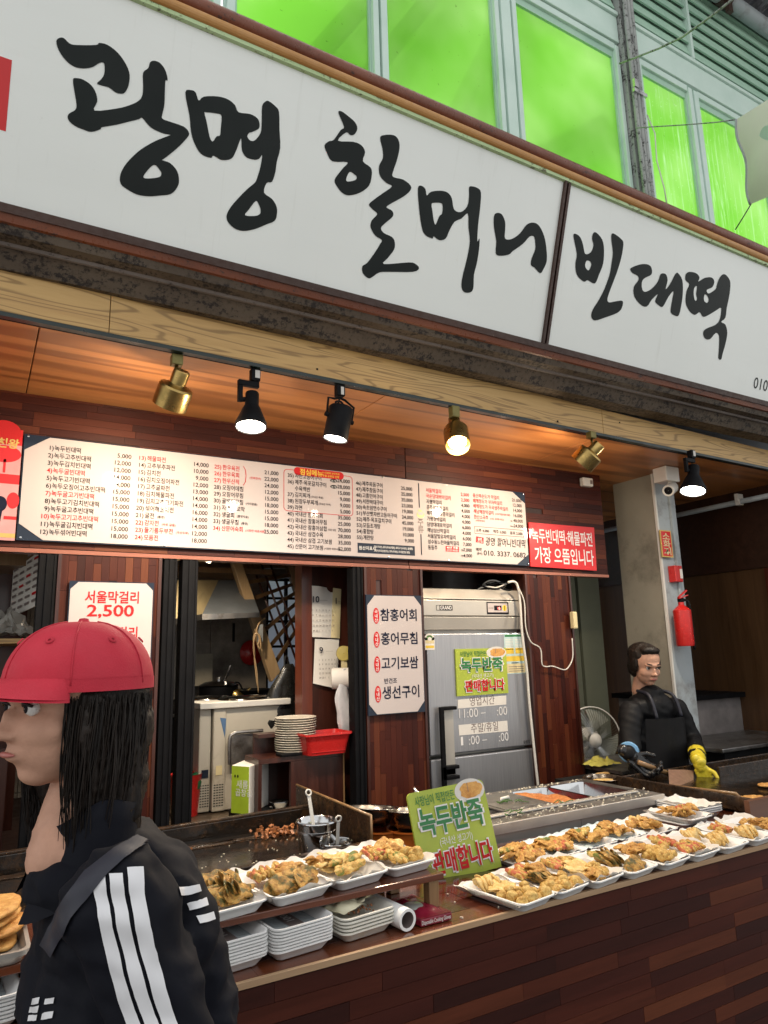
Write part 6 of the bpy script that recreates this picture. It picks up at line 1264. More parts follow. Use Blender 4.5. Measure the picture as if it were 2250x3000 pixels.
def fill(x, y, z, rot, w_, l_, name, specs, seed):
    """specs: (kind, n, u0, u1, v0, v1, heading, layers) in tray halves -1..1; u across, v away from the street"""
    rn = random.Random(seed); R = Euler((0, 0, rad(rot))).to_matrix()
    for kind, n, u0, u1, v0, v1, hd_a, lean, zt in specs:
        d = KIND[kind][0]; base = KIND[kind][5]
        if n > 2: n = int(n*1.8)
        for i in range(n):
            t_ = (i+.5)/n
            if kind in ('crab', 'pep', 'leaf', 'pale') and n > 2:   # overlapping row
                u = u0+(u1-u0)*t_+rn.uniform(-.03, .03); v = (v0+v1)/2+rn.uniform(-.08, .08); zz = z+.013+zt+rn.uniform(0, .006)
                r3 = (rad(lean+rn.uniform(-12, 12)), rad(rn.uniform(-8, 8)), rad(rot+hd_a+rn.uniform(-9, 9)))
            else:
                u = rn.uniform(u0, u1); v = rn.uniform(v0, v1); zz = z+.013+zt+(i % 3)*.0055; r3 = (rad(rn.uniform(-16, 16)), rad(rn.uniform(-16, 16)), rad(rn.uniform(0, 360)))
            u *= 1.08; v *= 1.1
            pos = (('front ', 'middle ', 'rear ')[0 if v < -.25 else 1 if v < .25 else 2]+('left', 'centre', 'right')[0 if u < -.25 else 1 if u < .25 else 2]); lab = f'{base}, {pos}, in the {name}'
            p = R @ Vector((u*w_/2, v*l_/2, 0)); piece(kind, (x+p.x, y+p.y, zz), r3, lab, rn.uniform(.86, 1.16), rn.randrange(3))
def balls(nu, nv, u0, u1, v0, v1):
    return [('ball', 1, u0+(u1-u0)*i/(nu-1)-.03, u0+(u1-u0)*i/(nu-1)+.03, v0+(v1-v0)*j/(nv-1)-.03, v0+(v1-v0)*j/(nv-1)+.03, 0, 0, .002+.006*((i+j) % 2)) for i in range(nu) for j in range(nv)]
W1, L1 = .128, .205
FT = 'foam trays in the front row'
front = [
 (1.185, 1.475, 9, 'foam tray nearest the leaning lime sign, round balls at its front', 'front tray nearest the lime sign', balls(4, 3, -.62, .72, -.78, -.15)+[('disc', 2, -.3, .3, .05, .3, 0, 0, .004), ('pale', 6, -.75, .35, .45, .75, 70, 50, .008)]),
 (1.312, 1.487, 9, 'foam tray of crab skewers behind a cluster of golden balls', 'tray second from the lime sign', balls(4, 3, -.6, .7, -.75, -.3)+[('leaf', 4, -.4, .6, .0, .2, 80, 30, .006), ('crab', 8, -.8, .5, .45, .75, 75, 20, .010), ('mix', 4, -.2, .6, .1, .5, 0, 0, .012)]),
 (1.443, 1.492, 8, 'foam tray of yellow patties with skewers and green pepper behind', 'tray of yellow patties', [('disc', 3, -.5, .2, -.2, .1, 0, 0, .006), ('small', 12, -.1, .75, -.75, -.1, 0, 0, .004), ('mix', 4, -.5, .2, -.75, -.4, 0, 0, .004), ('crab', 6, -.8, .0, .5, .75, 75, 20, .010), ('pep', 3, .1, .6, .4, .6, 85, 20, .010)]),
 (1.575, 1.492, 8, 'foam tray of dark green leaf fritters with a curling liner', 'tray of dark green leaf fritters', [('leaf', 6, -.5, .5, -.1, .3, 60, 40, .008), ('pep', 4, -.4, .5, .4, .6, 80, 20, .010), ('leaf', 4, -.1, .6, -.7, -.5, 20, 20, .006)]),
 (1.707, 1.490, 7, 'foam tray heaped with rounded golden zucchini fritters', 'tray of golden zucchini fritters', [('mix', 8, -.6, .1, .1, .7, 0, 0, .006), ('ball', 10, -.3, .5, -.7, .0, 0, 0, .004), ('small', 8, -.2, .7, -.75, -.2, 0, 0, .008)]),
 (1.842, 1.492, 6, 'foam tray with a slanting row of pink and green skewers', 'tray of slanting pink skewers', [('crab', 9, -.6, .6, -.5, -.1, 70, 35, .008), ('crab', 8, -.7, .3, .2, .6, 70, 30, .010)]),
 (1.978, 1.492, 6, 'foam tray of pale yellow fish slices standing in a row', 'tray of pale fish slices', [('pale', 8, -.5, .6, -.5, -.1, 60, 45, .008), ('pale', 7, -.7, .4, .3, .6, 60, 35, .008)]),
 (2.118, 1.494, 5, 'foam tray of skewers and yellow slices at the right edge of frame', 'tray at the right edge', [('crab', 6, -.7, .2, .2, .6, 70, 30, .010), ('pale', 8, -.3, .7, -.6, .0, 60, 40, .006)]),
 (2.258, 1.496, 5, 'foam tray of mixed fritters just past the right edge tray', 'tray past the right edge', [('mix', 8, -.6, .6, -.6, .5, 0, 0, .006)])]
for i, (x, y, rt, lb, nm, sp3) in enumerate(front):
    tray(x, y, .9515, rt, W1, L1, 'white '+lb, FT)
    liner(x, y, .9515, rt, W1*1.04, L1*1.04, f'greaseproof liner curling up in the {nm}', 'liner', .013+.005*(i % 3), i+1, -.006, .012)
    fill(x, y, .9525, rt, W1*.86, L1*.88, nm, sp3, 40+i)
BT = 'foam trays in the rear row'
back = [
 (1.405, 1.715, 4, 'foam tray of brown fritters beside the lime sign, rear row', 'rear tray beside the lime sign', 'liner', [('mix', 13, -.8, .8, -.6, .6, 0, 0, .008), ('crab', 4, -.2, .6, -.4, .0, 60, 20, .016), ('pep', 3, -.6, .4, .2, .5, 30, 10, .016)]),
 (1.545, 1.735, 6, 'foam tray of red and orange fritters with pale blue liner, rear row', 'rear tray with red fritters', 'linerb', [('mix', 11, -.8, .8, -.5, .6, 0, 0, .008), ('crab', 6, -.4, .4, -.5, -.2, 60, 20, .014), ('pep', 2, -.1, .3, .1, .4, 40, 10, .018)]),
 (1.685, 1.745, 6, 'foam tray of green topped fritters with pale blue liner, rear row', 'rear tray with green topped fritters', 'linerb', [('mix', 10, -.8, .8, -.5, .6, 0, 0, .008), ('pep', 5, .0, .7, .0, .4, 40, 10, .016)]),
 (1.825, 1.755, 6, 'foam tray of yellow green pepper fritters against the steel table', 'rear tray against the steel table', 'linerb', [('pep', 7, -.9, .2, .0, .4, 30, 10, .010), ('mix', 9, -.5, .9, -.5, .5, 0, 0, .010)]),
 (1.965, 1.745, 5, 'foam tray of orange fritters in the rear row by the table end', 'rear tray by the table end', 'liner', [('mix', 10, -.7, .7, -.5, .4, 0, 0, .008), ('pale', 4, -.4, .5, .2, .5, 40, 20, .012)]),
 (2.130, 1.735, 2, 'foam tray of red tipped fritters raised at the far right of the rear row', 'raised rear tray at the right', 'liner', [('mix', 11, -.8, .8, -.5, .5, 0, 0, .008), ('crab', 5, -.2, .6, -.3, .1, 50, 20, .014)])]
for i, (x, y, rt, lb, nm, lk_, sp3) in enumerate(back):
    zz = .9515 if i < 5 else .972
    y -= .028
    tray(x, y, zz, rt, .132, .180, 'white '+lb, BT, h=.018); liner(x, y, zz, rt, .135, .185, f'greaseproof liner standing up in the {nm}', lk_, .014, i+20, 0, .006); fill(x, y, zz-.002, rt, .115, .155, nm, sp3, 70+i)
# spare trays behind the raised tray
for k in range(3): tray(2.30-.0, 1.80, .9515+k*.007, -2, .135, .20, ['bottom', 'middle', 'uppermost'][k]+' spare foam tray of the small stack behind the rear row', 'spare foam trays')
tray(2.13, 1.735, .9516, 2, .13, .19, 'empty foam tray carrying the raised rear tray of fritters', 'spare foam trays', h=.0195)
liner(2.30, 1.80, .968, -2, .13, .19, 'pale liner in the spare tray stack behind the rear row', 'liner', .02, 33)
# shelf trays
SG = 'foam trays on the display shelf'; ZS = 1.0408
shelf = [
 (.470, 1.565, 8, .165, .215, 'large foam tray of big perilla leaf fritters beside the person', 'large tray of perilla leaves', [('leaf', 7, -.7, .7, -.6, -.2, 15, 30, .012), ('leaf', 7, -.6, .7, .0, .5, 20, 30, .020), ('leaf', 3, .3, .7, -.5, .1, 70, 50, .026), ('mix', 4, -.2, .5, .5, .8, 0, 0, .012)], 1.35),
 (.632, 1.572, 8, .150, .205, 'foam tray of crab skewers and leaf fritters, second on the shelf', 'second shelf tray', [('crab', 9, -.7, .5, .3, .7, 75, 25, .014), ('leaf', 6, -.4, .7, -.6, -.1, 20, 25, .014), ('mix', 5, .0, .7, .1, .4, 0, 0, .014)], 1.25),
 (.782, 1.585, 8, .145, .20, 'foam tray of yellow patties and green peppers, third on the shelf', 'third shelf tray', [('disc', 4, -.6, .4, .2, .6, 0, 0, .012), ('pep', 6, -.3, .5, -.5, -.2, 15, 20, .012), ('pep', 4, -.1, .6, -.1, .1, 20, 20, .018), ('mix', 3, -.7, -.3, .4, .7, 0, 0, .012)], 1.2),
 (.925, 1.598, 8, .140, .20, 'foam tray of skewers, peppers and round fritters at the shelf end', 'shelf end tray', [('crab', 7, -.8, -.1, .1, .5, 80, 20, .012), ('pep', 4, -.4, .1, -.5, -.2, 75, 20, .012), ('disc', 2, .0, .4, .3, .6, 0, 0, .014), ('ball', 5, .3, .7, -.6, -.2, 0, 0, .008), ('mix', 6, -.1, .6, -.1, .5, 0, 0, .014)], 1.2)]
for i, (x, y, rt, w_, l_, lb, nm, sp3, scl) in enumerate(shelf):
    tray(x, y, ZS, rt, w_, l_, 'white '+lb, SG, h=.024)
    if i: liner(x, y, ZS, rt, w_*1.05, l_*1.05, f'greaseproof liner folded over in the {nm}', 'liner', .022, 50+i, -.008, .014)
    fill(x, y, ZS, rt, w_*.84, l_*.86, nm, sp3, 90+i)
# pancakes on a steel tray at the far left
tt = thing('steel_tray', 'shallow steel tray of stacked pancakes at the far left', 'tray', (.02, 1.57, ZS)); part('pan', basket(-.28, .125, 1.475, 1.675, ZS, ZS+.022, .008), M['steel'], tt, smooth=40)
k_ = 0
for (x, y) in ((-.19, 1.56), (-.04, 1.54), (.045, 1.60), (-.12, 1.62)):
    for j in range(4):
        k_ += 1; piece('cake', (x+random.uniform(-.008, .008), y+random.uniform(-.006, .006), ZS+.014+j*.017), (rad(random.uniform(-4, 4)), rad(random.uniform(-4, 4)), random.uniform(0, 6)), f'{("bottom", "second", "third", "topmost")[j]} pancake of the {("left", "middle", "right hand", "rear")[(k_-1)//4]} pile on the steel tray at the far left', .86)
# stacks of empty trays on the counter
def stack(x, y, n, rt, w_, l_, pitch, where, mk, grp, h=.022):
    for i in range(n):
        lb = ('topmost' if i == n-1 else 'lowest' if i == 0 else ORD[i]+' from the bottom')+f' empty foam tray {where}'
        tray(x+random.uniform(-.001, .001), y+random.uniform(-.001, .001), .9515+i*pitch, rt+random.uniform(-.4, .4), w_, l_, lb, grp, mk, h)
stack(.477, 1.545, 8, 6, .142, .215, .0058, 'in the stack nearest the person', 'foam', 'empty trays in the left stack')
stack(.622, 1.548, 8, 6, .142, .215, .0058, 'in the clean middle stack', 'foam', 'empty trays in the middle stack')
stack(.775, 1.553, 5, 7, .142, .212, .0070, 'in the greasy stack with used paper', 'foamdirt', 'empty trays in the greasy stack')
stack(.04, 1.545, 7, 4, .145, .215, .0060, 'in the wrapped stack at the far left', 'foam', 'empty trays in the far left stack')
stack(.20, 1.545, 8, 6, .142, .215, .0058, 'in the stack hidden behind the person', 'foam', 'empty trays behind the person')
for x, n_, l in ((.477, 8, 'grey ridged absorbent pad on the stack nearest the person'), (.622, 8, 'grey ridged pad with pale print on the middle tray stack'), (.04, 7, 'printed grey pad on the far left tray stack')):
    z = .9515+(n_-1)*.0058+.0052; g_ = G(); R = Euler((0, 0, rad(6))).to_matrix(); t = thing('tray_pad', l, 'pad', (x, 1.545, z), 'pads on the empty trays')
    for k in range(22):
        c_ = R @ Vector((0, (k-10.5)*.0076, 0)); g_.box((x+c_.x, 1.548+c_.y, z+.001), (.098, .0060, .0022), R)
    o = part('ridges', g_, M['pillarm'] if x != .622 else M['pillarm'], t); o['kind'] = 'stuff'
    ik = Ink((x, 1.548, z+.0025), R @ Vector((0, -1, 0)), R @ Vector((1, 0, 0)), (0, 0, 1)); ik.rect(-.075, -.016, .07, .018, 'inkg', .0005); ik.text('JS-1001', -.05, -.008, .022, 'inkw', w=.09, lift=.001); ik.done(t, 'print')
for i, (dx, dy, dz, w_, l_, rt) in enumerate(((-.02, .0, .008, .08, .075, 20), (.012, .02, .016, .065, .06, -35), (.035, .045, .010, .045, .05, 10))):
    def uf(u, v, w_=w_, l_=l_, dx=dx, dy=dy, dz=dz, rt=rt):
        a, b = u-.5, v-.5; p = Euler((0, 0, rad(rt))).to_matrix() @ Vector((a*w_, b*l_, 0)); hh = .022*abs(math.sin(a*3.3+rt))*(1-abs(b))+.010*noise.noise(Vector((a*3, b*3, rt)))+.012*max(0, b)
        return Vector((.765+dx+p.x, 1.492+dy*.6+p.y*.62, .998+dz*.8+hh*.75))
    solo('used_paper', G().grid(uf, 16, 16), MT('oily_yellow_paper', (.66, .62, .44), .4, .1, 20) if i == 0 else bpy.data.materials['oily_yellow_paper'], ['large oily yellow paper crumpled on the greasy tray stack', 'folded oily paper leaning on the crumpled paper', 'small torn oily paper at the back of the greasy stack'][i], 'paper', 'oily papers on the greasy stack', smooth=True)
g_ = G()
for i in range(26): g_.box((.785+random.gauss(0, .018), 1.50+random.gauss(0, .012), .995+random.random()*.003), (.004, .003, .003), Euler((1, i, i)).to_matrix())
o = solo('fried_crumbs', g_, M['scrap'], 'brown fried crumbs in the greasy tray', 'crumbs'); o['kind'] = 'stuff'
# roll and glove packet
pr = thing('plastic_wrap_roll', 'white cardboard roll lying end on beside the greasy stack', 'roll', (.868, 1.45, .952))
part('roll', G().lathe([(.0165, 0), (.0225, 0), (.0228, .002), (.0228, .16), (.0165, .16), (.0165, 0)], (.872, 1.437, .9745), (-.10, 1, 0), 32), M['foam'], pr, smooth=40); part('tube_inside', G().lathe([(.0163, .001), (.0163, .158), (.001, .158)], (.872, 1.437, .9745), (-.10, 1, 0), 28), M['inkg'], pr, smooth=40)
gp_ = thing('glove_packet', 'dark red packet of disposable gloves under the shelf end', 'packet', (.94, 1.50, .952))
def gpf(u, v): 
    hh = .026*(1-max(abs(u-.5), abs(v-.5))**3*6)+.004*noise.noise(Vector((u*4, v*4, 3))); return Vector((.895+u*.085+.012*(1-v), 1.440+v*.15, .9525+max(.016, hh)))
part('packet_top', G().grid(gpf, 18, 18), MT('dark_red_film', (.20, .010, .028), .22, .3, 20, .3, 30), gp_, smooth=True)
part('packet_body', G().prism([(.907, 1.439, .9515), (.992, 1.439, .9515), (.980, 1.59, .9515), (.895, 1.59, .9515)], (0, 0, .0165)), bpy.data.materials['dark_red_film'], gp_, bevel=.003)
part('window_film', G().lathe([(.001, .0275), (.015, .0275), (.024, .0245), (.026, .021)], (.93, 1.505, .9525), (0, 0, 1), 28), MT('grey_window_film', (.22, .22, .20), .18), gp_, smooth=True)
ik = Ink((.907, 1.4388, .9515), (1, 0, 0), (0, 0, 1), NY); ik.text('Disposable Cooking Gloves', .002, .005, .0105, 'inkw', w=.078, off=.008); ik.done(gp_)

# ---- right griddle, pancakes, brown box, frying pan
rg = thing('right_griddle', 'black griddle with turned up iron edges at the right', 'griddle', (3.0, 1.9, .9))
part('plate', G().bb((2.44, 1.62, .955), (4.2, 2.24, .965)), M['iron'], rg); part('left_edge', G().beam((2.435, 1.60, .985), (2.435, 2.25, .985), .012, .05), M['ironrim'], rg, bevel=.003); part('front_edge', G().beam((2.42, 1.61, .975), (4.2, 1.61, .975), .014, .07), M['iron'], rg, bevel=.003)
part('back_edge', G().beam((2.42, 2.255, .975), (4.2, 2.255, .975), .012, .055), M['ironrim'], rg, bevel=.003); part('second_rail', G().beam((2.95, 2.13, .985), (4.2, 2.13, .985), .012, .045), M['ironrim'], rg, bevel=.003); part('body', G().bb((2.45, 1.64, .2), (4.2, 2.24, .954)), M['blackm'], rg); part('edge_bar', G().tube([(2.46, 2.16, .992), (2.47, 1.72, 1.01), (2.475, 1.68, .975)], .006, 8), M['woodb'], rg, smooth=True)
for i, (px, py) in enumerate(((2125, 2345), (2165, 2340), (2215, 2338), (2245, 2345), (2250, 2300))):
    p = aZ(px, py, .975); piece('cake', p, (0, 0, i*1.3), ['small pancake frying at the left of the right griddle', 'pancake frying second from the left on the right griddle', 'pancake frying in the middle of the right griddle', 'orange pancake frying behind the brown box', 'pancake frying at the back of the right griddle'][i], .5 if i < 4 else .45)
p = aZ(2197, 2420, .955); solo('brown_box', G().bb((p.x+.06, 1.585, .9515), (p.x+.5, 1.605, 1.02)), wood('cardboard_brown', [(.3, (.11, .045, .025)), (.7, (.17, .075, .04))], 0), 'plain brown board edge in front of the right griddle', 'box')
fp = thing('skillet', 'small skillet with wooden handle beside the steel table', 'pan', (2.43, 2.32, .97)); part('skillet_pan', G().lathe([(.001, 0), (.07, 0), (.088, .018), (.085, .020), (.068, .004), (.001, .004)], (2.435, 2.33, .972), (0, 0, 1), 32), M['ironrim'], fp, smooth=40); part('batter_film', G().lathe([(.001, .0065), (.05, .0065), (.062, .0045)], (2.445, 2.32, .972), (0, 0, 1), 24), M['f_pale'], fp)
h0 = Vector((2.39, 2.38, .99)); h1 = aY(1782, 2268, 2.50); part('handle_shank', G().tube([h0, h0.lerp(h1, .4)], .006, 8), M['steeld'], fp, smooth=True); part('wooden_handle', G().tube([h0.lerp(h1, .4), h0.lerp(h1, .5), h0.lerp(h1, .9), h1], [.009, .013, .012, .009], 12), M['pine'], fp, smooth=True)
solo('skillet_stand', G().bb((2.33, 2.26, .2), (2.56, 2.52, .971)), M['blackm'], 'black burner stand under the skillet', 'stand')

# ================================================================== PEOPLE
def head(parent, C, yaw, s=1.0, skin='skin', look=0):
    """C centre of the skull; face looks along -Y before yaw"""
    R = Euler((rad(look), 0, rad(yaw)), 'XYZ').to_matrix(); R = Euler((0, 0, rad(yaw))).to_matrix() @ Euler((rad(look), 0, 0)).to_matrix()
    C = Vector(C)
    def P(x, y, z): return C+R @ (Vector((x, y, z))*s)
    def E(x, y, z, a, b, c): return ('e', P(x, y, z), (a*s, b*s, c*s), (look, 0, yaw))
    bl_ = [E(0, .012, .025, .073, .090, .082), E(0, -.018, -.045, .056, .062, .062), E(0, -.040, -.088, .027, .027, .020), E(0, -.083, -.022, .0085, .012, .020), E(0, -.094, -.036, .0125, .013, .010), E(.009, -.086, -.040, .008, .009, .007), E(-.009, -.086, -.040, .008, .009, .007), E(0, -.070, .010, .045, .016, .012), E(0, -.072, -.064, .021, .014, .011), E(0, -.040, -.034, .058, .044, .036), E(.071, .012, -.022, .007, .016, .026), E(-.071, .012, -.022, .007, .016, .026)]
    bl_ += [('c', P(0, .022, -.05), P(0, .040, -.16), .044*s, .047*s)]
    h = clay('head', bl_, .0045, M[skin], parent, 3)
    for sx in (-1, 1):
        g = G().lathe([(.001, .0098), (.006, .0078), (.0092, .003), (.0096, 0), (.007, -.006), (.001, -.0096)], P(sx*.030, -.0678, -.005), R @ Vector((0, -1, 0)), 16); e = part('eye', g, M['eyew'], parent, smooth=True)
        part('iris', G().lathe([(.0056, .0085), (.003, .0100), (.001, .0103)], P(sx*.030, -.0678, -.005), R @ Vector((0, -1, 0)), 14), M['ink'], e, smooth=True)
        part('eyelid', G().tube([P(sx*.030+t_*.013, -.0805+abs(t_)*.006, .0025-abs(t_)*.004) for t_ in (-1, -.5, 0, .5, 1)], .0022*s, 6), M['hair'], parent, smooth=True)
        part('eyebrow', G().tube([P(sx*(.016+.008*k), -.085+.002*k*k*.7, .016+.0015*k) for k in range(4)], .0028*s, 6), M['hair'], parent, smooth=True)
    part('lips', G().tube([P(x, -.0865+x*x*9, -.063) for x in (-.020, -.010, 0, .010, .020)], [.0012, .0032, .0038, .0032, .0012], 8), M['lip'], parent, smooth=True)
    return P, R
def hand(parent, wrist, d, palm_n, mk, s=1.0, curl=50):
    """palm and five unequal bent fingers"""
    d = Vector(d).normalized(); n = Vector(palm_n); n = (n-d*n.dot(d)).normalized(); sd = d.cross(n); w0 = Vector(wrist)
    bl_ = [('c', w0-d*.03, w0+d*.01, .026*s, .027*s)]
    for k in range(4):
        o_ = sd*(k-1.5)*.0195*s; a = w0+d*.02*s+o_*.8; b = w0+d*.082*s+o_; bl_.append(('c', a, b, .0135*s, .0115*s)); L = (.036, .042, .039, .030)[k]*s; dirn = d.copy(); p = b
        for j in range(3):
            ang = rad(curl*(.55, .75, .6)[j]); ax_ = sd; dirn = (Matrix.Rotation(-ang, 3, ax_) @ dirn) if (Matrix.Rotation(-ang, 3, ax_) @ dirn).dot(n) > dirn.dot(n) else (Matrix.Rotation(ang, 3, ax_) @ dirn)
            q_ = p+dirn*L*(1, .7, .55)[j]; bl_.append(('c', p, q_, .0098*s, .0088*s)); p = q_
    a = w0+d*.03*s-sd*.028*s; b = a+(d*.6-sd*.6+n*.35).normalized()*.038*s; c = b+(d*.8-sd*.1+n*.6).normalized()*.030*s; bl_ += [('c', w0+d*.01, a, .015*s, .013*s), ('c', a, b, .0125*s, .011*s), ('c', b, c, .0108*s, .009*s)]
    return clay('hand', bl_, .0035, M[mk], parent, 2)
def on_surface(parent, target, name, pxl, mk, lift=.003, cols=6, kind=None):
    """strip of cloth laid on a body: left and right edges traced on its surface"""
    bvh = BVHTree.FromPolygons([v.co.copy() for v in target.data.vertices], [tuple(p.vertices) for p in target.data.polygons]); cpos = Vector((0, 0, CAMZ))
    rows_ = []
    pts = pxl
    for (lx, ly, rx, ry) in pts:
        r_ = []
        for k in range(cols+1):
            px, py = lx+(rx-lx)*k/cols, ly+(ry-ly)*k/cols; d = ray(px, py).normalized(); h = bvh.ray_cast(cpos, d)
            r_.append(h[0]+h[1]*lift if h[0] is not None else None)
        rows_.append(r_)
    for r_ in rows_:
        good = [p for p in r_ if p is not None]
        for k in range(len(r_)):
            if r_[k] is None and good: r_[k] = min(good, key=lambda p: abs(r_.index(p)-k))
    rows_ = [r_ for r_ in rows_ if r_[0] is not None]
    return part(name, G().rings(rows_, False, False), M[mk], parent, smooth=True, kind=kind)
def interp(rows_, n):
    out = []
    for i in range(len(rows_)-1):
        for k in range(n): out.append(tuple(a+(b-a)*k/n for a, b in zip(rows_[i], rows_[i+1])))
    return out+[rows_[-1]]

YP = 1.06
pe = thing('person', 'person in red cap and dark striped jacket walking left past the counter', 'person', (.16, YP, 0))
# trunk, arms: one garment
T0_, T1_ = aY(300, 2640, YP), aY(350, 2880, YP)
shn, shf = aY(345, 2625, .90), Vector((T0_.x-.01, 1.24, T0_.z+.0))
eln = aY(520, 3120, .87); hn = Vector((eln.x-.13, .86, eln.z-.20))
elf = Vector((.24, 1.29, .98)); hf = Vector((.10, 1.27, .82))
top = [('e', (T0_.x, YP, T0_.z-.01), (.088, .165, .082)), ('e', (T1_.x-.005, YP, T1_.z), (.118, .165, .14)), ('e', (T1_.x-.005, YP, .95), (.120, .165, .17)), ('e', (T1_.x-.0, YP, .86), (.12, .17, .10)),
       ('e', aY(225, 2575, YP-.01), (.066, .10, .045)), ('e', aY(350, 2490, YP+.02), (.060, .095, .042)), ('c', shn, eln, .062, .054), ('c', eln, hn, .052, .038), ('c', shf, elf, .062, .052), ('c', elf, hf, .050, .038), ('e', aY(455, 2590, 1.04), (.062, .11, .052)), ('e', aY(510, 2710, 1.02), (.052, .11, .065)), ('e', aY(400, 2510, 1.06), (.050, .08, .030)), ('e', aY(560, 2850, 1.04), (.045, .09, .09)), ('e', aY(585, 2960, 1.04), (.05, .09, .07))]
jk = clay('jacket', top, .0065, M['cloth'], pe, 4, .0085, 13)
# stand up collar and open neck
nb_ = aY(235, 2462, YP)
col = G(); rings = []
for i, (z, rx, ry) in enumerate(((-.05, .084, .092), (-.01, .068, .076), (.030, .060, .066), (.052, .062, .068), (.053, .056, .062), (.02, .052, .058))):
    rings.append([Vector((nb_.x+.004+rx*math.cos(a_)+.010*i*.3, nb_.y+ry*math.sin(a_), nb_.z+z-.022*max(0, -math.cos(a_))+.006*math.sin(3*a_))) for a_ in [rad(-152+304*k/30) for k in range(31)]])
part('collar', col.rings(rings, False, False), M['cloth'], pe, smooth=True)
HC = aY(212, 2052, YP); P, R = head(pe, (HC.x, HC.y, HC.z), -70, .96)
# skin at the open neck
clay('neck', [('c', P(0, .03, -.10), (nb_.x-.016, nb_.y-.012, nb_.z-.012), .043, .050)], .005, M['skin'], pe, 3, .0012, 60)
# hair: falls behind the ear to the collar
hb = []
def HE(x, y, z, a, b, c): hb.append(('e', P(x, y, z), (a, b, c), (0, 0, -70)))
HE(0, .026, .010, .076, .082, .070); HE(0, .052, -.04, .074, .062, .075); HE(0, .060, -.11, .066, .050, .060); HE(.052, .022, -.070, .028, .048, .095); HE(-.052, .022, -.070, .028, .048, .095); HE(0, .055, -.17, .062, .046, .05); HE(-.066, -.005, -.03, .016, .022, .055); HE(.066, -.005, -.03, .016, .022, .055); HE(0, -.052, .05, .058, .03, .018)
for i in range(26):
    a_ = rad(-20+220*i/25); x_, y_ = .070*math.cos(a_), .03+.062*math.sin(a_); hb.append(('c', P(x_, y_, -.05), P(x_*1.0+random.uniform(-.006, .006), y_+.006, -.135-random.uniform(0, .03)), .013, .006))
hr = clay('hair', hb, .005, M['hair'], pe, 2, .002, 60)
g = G(); rs = random.Random(2)
for i in range(900):
    a_ = rad(rs.uniform(-44, 224)); k_ = rs.uniform(.97, 1.10); z0 = rs.uniform(-.005, .01); L = rs.uniform(.10, .205); ph = rs.uniform(0, 6); pts_ = []
    for j in range(8):
        t_ = j/7; w_ = k_*(1-.16*t_*t_); pts_.append(P(.080*w_*math.cos(a_)+.003*math.sin(ph+t_*5), .020+.078*w_*math.sin(a_)*(1+.04*t_)+.003*math.cos(ph+t_*4), z0-L*t_))
    g.tube(pts_, [.0009, .0011, .0011, .0011, .001, .0009, .0007, .0004], 3, False)
o = part('hair_strands', g, M['hair'], hr, smooth=True); o['kind'] = 'stuff'
# red cap
def capR(z, f=1.0): return z
g = G(); rr = []
for i in range(13):
    t_ = i/12*math.pi/2; r_ = math.cos(t_)**.8; z = .022+.088*math.sin(t_)
    rr.append([P(.088*r_*math.cos(a_), .010+.104*r_*math.sin(a_), z) for a_ in [2*math.pi*k/48 for k in range(48)]])
cap = part('cap', g.rings(rr, True), M['capred'], pe, smooth=True)
part('cap_button', G().lathe([(.001, .006), (.006, .005), (.008, 0)], P(0, .010, .109), (0, 0, 1), 14), M['capred'], cap, smooth=True)
for k in range(6):
    a_ = math.pi/6+k*math.pi/3; part('cap_seam', G().tube([P(.0885*math.cos(t_)**.8*math.cos(a_), .010+.1045*math.cos(t_)**.8*math.sin(a_), .0225+.088*math.sin(t_)) for t_ in [q_*math.pi/2/10 for q_ in range(10)]], .0011, 5), M['capred'], cap, smooth=True)
    a2 = k*math.pi/3+.1; t_ = .75; part('eyelet', G().lathe([(.0055, 0), (.0045, .002), (.002, .0005)], P(.0885*math.cos(t_)**.8*math.cos(a2), .010+.105*math.cos(t_)**.8*math.sin(a2), .022+.089*math.sin(t_)), R @ Vector((math.cos(a2), math.sin(a2), .9)), 12), M['capred'], cap, smooth=True)
def brim(u, v):
    a_ = rad(-150+120*u); r_ = 1+v*.62*math.sin(math.pi*u)**.6; return P(.086*r_*math.cos(a_)*1.0, .010+.102*math.sin(a_)*r_, .034-.012*v-.020*v*abs(math.cos(a_)))
part('brim', G().grid(brim, 24, 8), M['capred'], cap, smooth=True); part('brim_underside', G().grid(lambda u, v: brim(u, v)+Vector((0, 0, -.0035)), 24, 8), M['capred'], cap, smooth=True)
part('cap_band', G().rings([[P(.0885*math.cos(a_), .010+.1045*math.sin(a_), z) for a_ in [2*math.pi*k/48 for k in range(48)]] for z in (.014, .030)], False), M['capred'], cap, smooth=True)
# sleeve stripes, short stripes on the upper back, strap, chest badge
for a, b, c, d, e in ((270, 2572, 308, 2553, 0), (320, 2562, 360, 2560, 1), (372, 2544, 416, 2541, 2)):
    on_surface(pe, jk, 'sleeve_stripe', interp([(a, b, c, d), (a+8, 2625, c+6, 2620), (a+25, 2720, c+23, 2712), (a+48, 2820, c+46, 2812), (a+76, 2920, c+74, 2912), (a+100, 2990, c+98, 2984), (a+140, 3100, c+138, 3094)], 5), 'stripe', .0022)
for a in ((520, 2602, 580, 2592, 526, 2626, 586, 2612), (546, 2644, 602, 2632, 556, 2668, 608, 2654), (574, 2686, 622, 2672, 584, 2708, 628, 2694)):
    on_surface(pe, jk, 'back_stripe', interp([(a[0], a[1], a[4], a[5]), ((a[0]+a[2])/2, (a[1]+a[3])/2+2, (a[4]+a[6])/2, (a[5]+a[7])/2+2), (a[2], a[3], a[6], a[7])], 4), 'stripe', .0022)
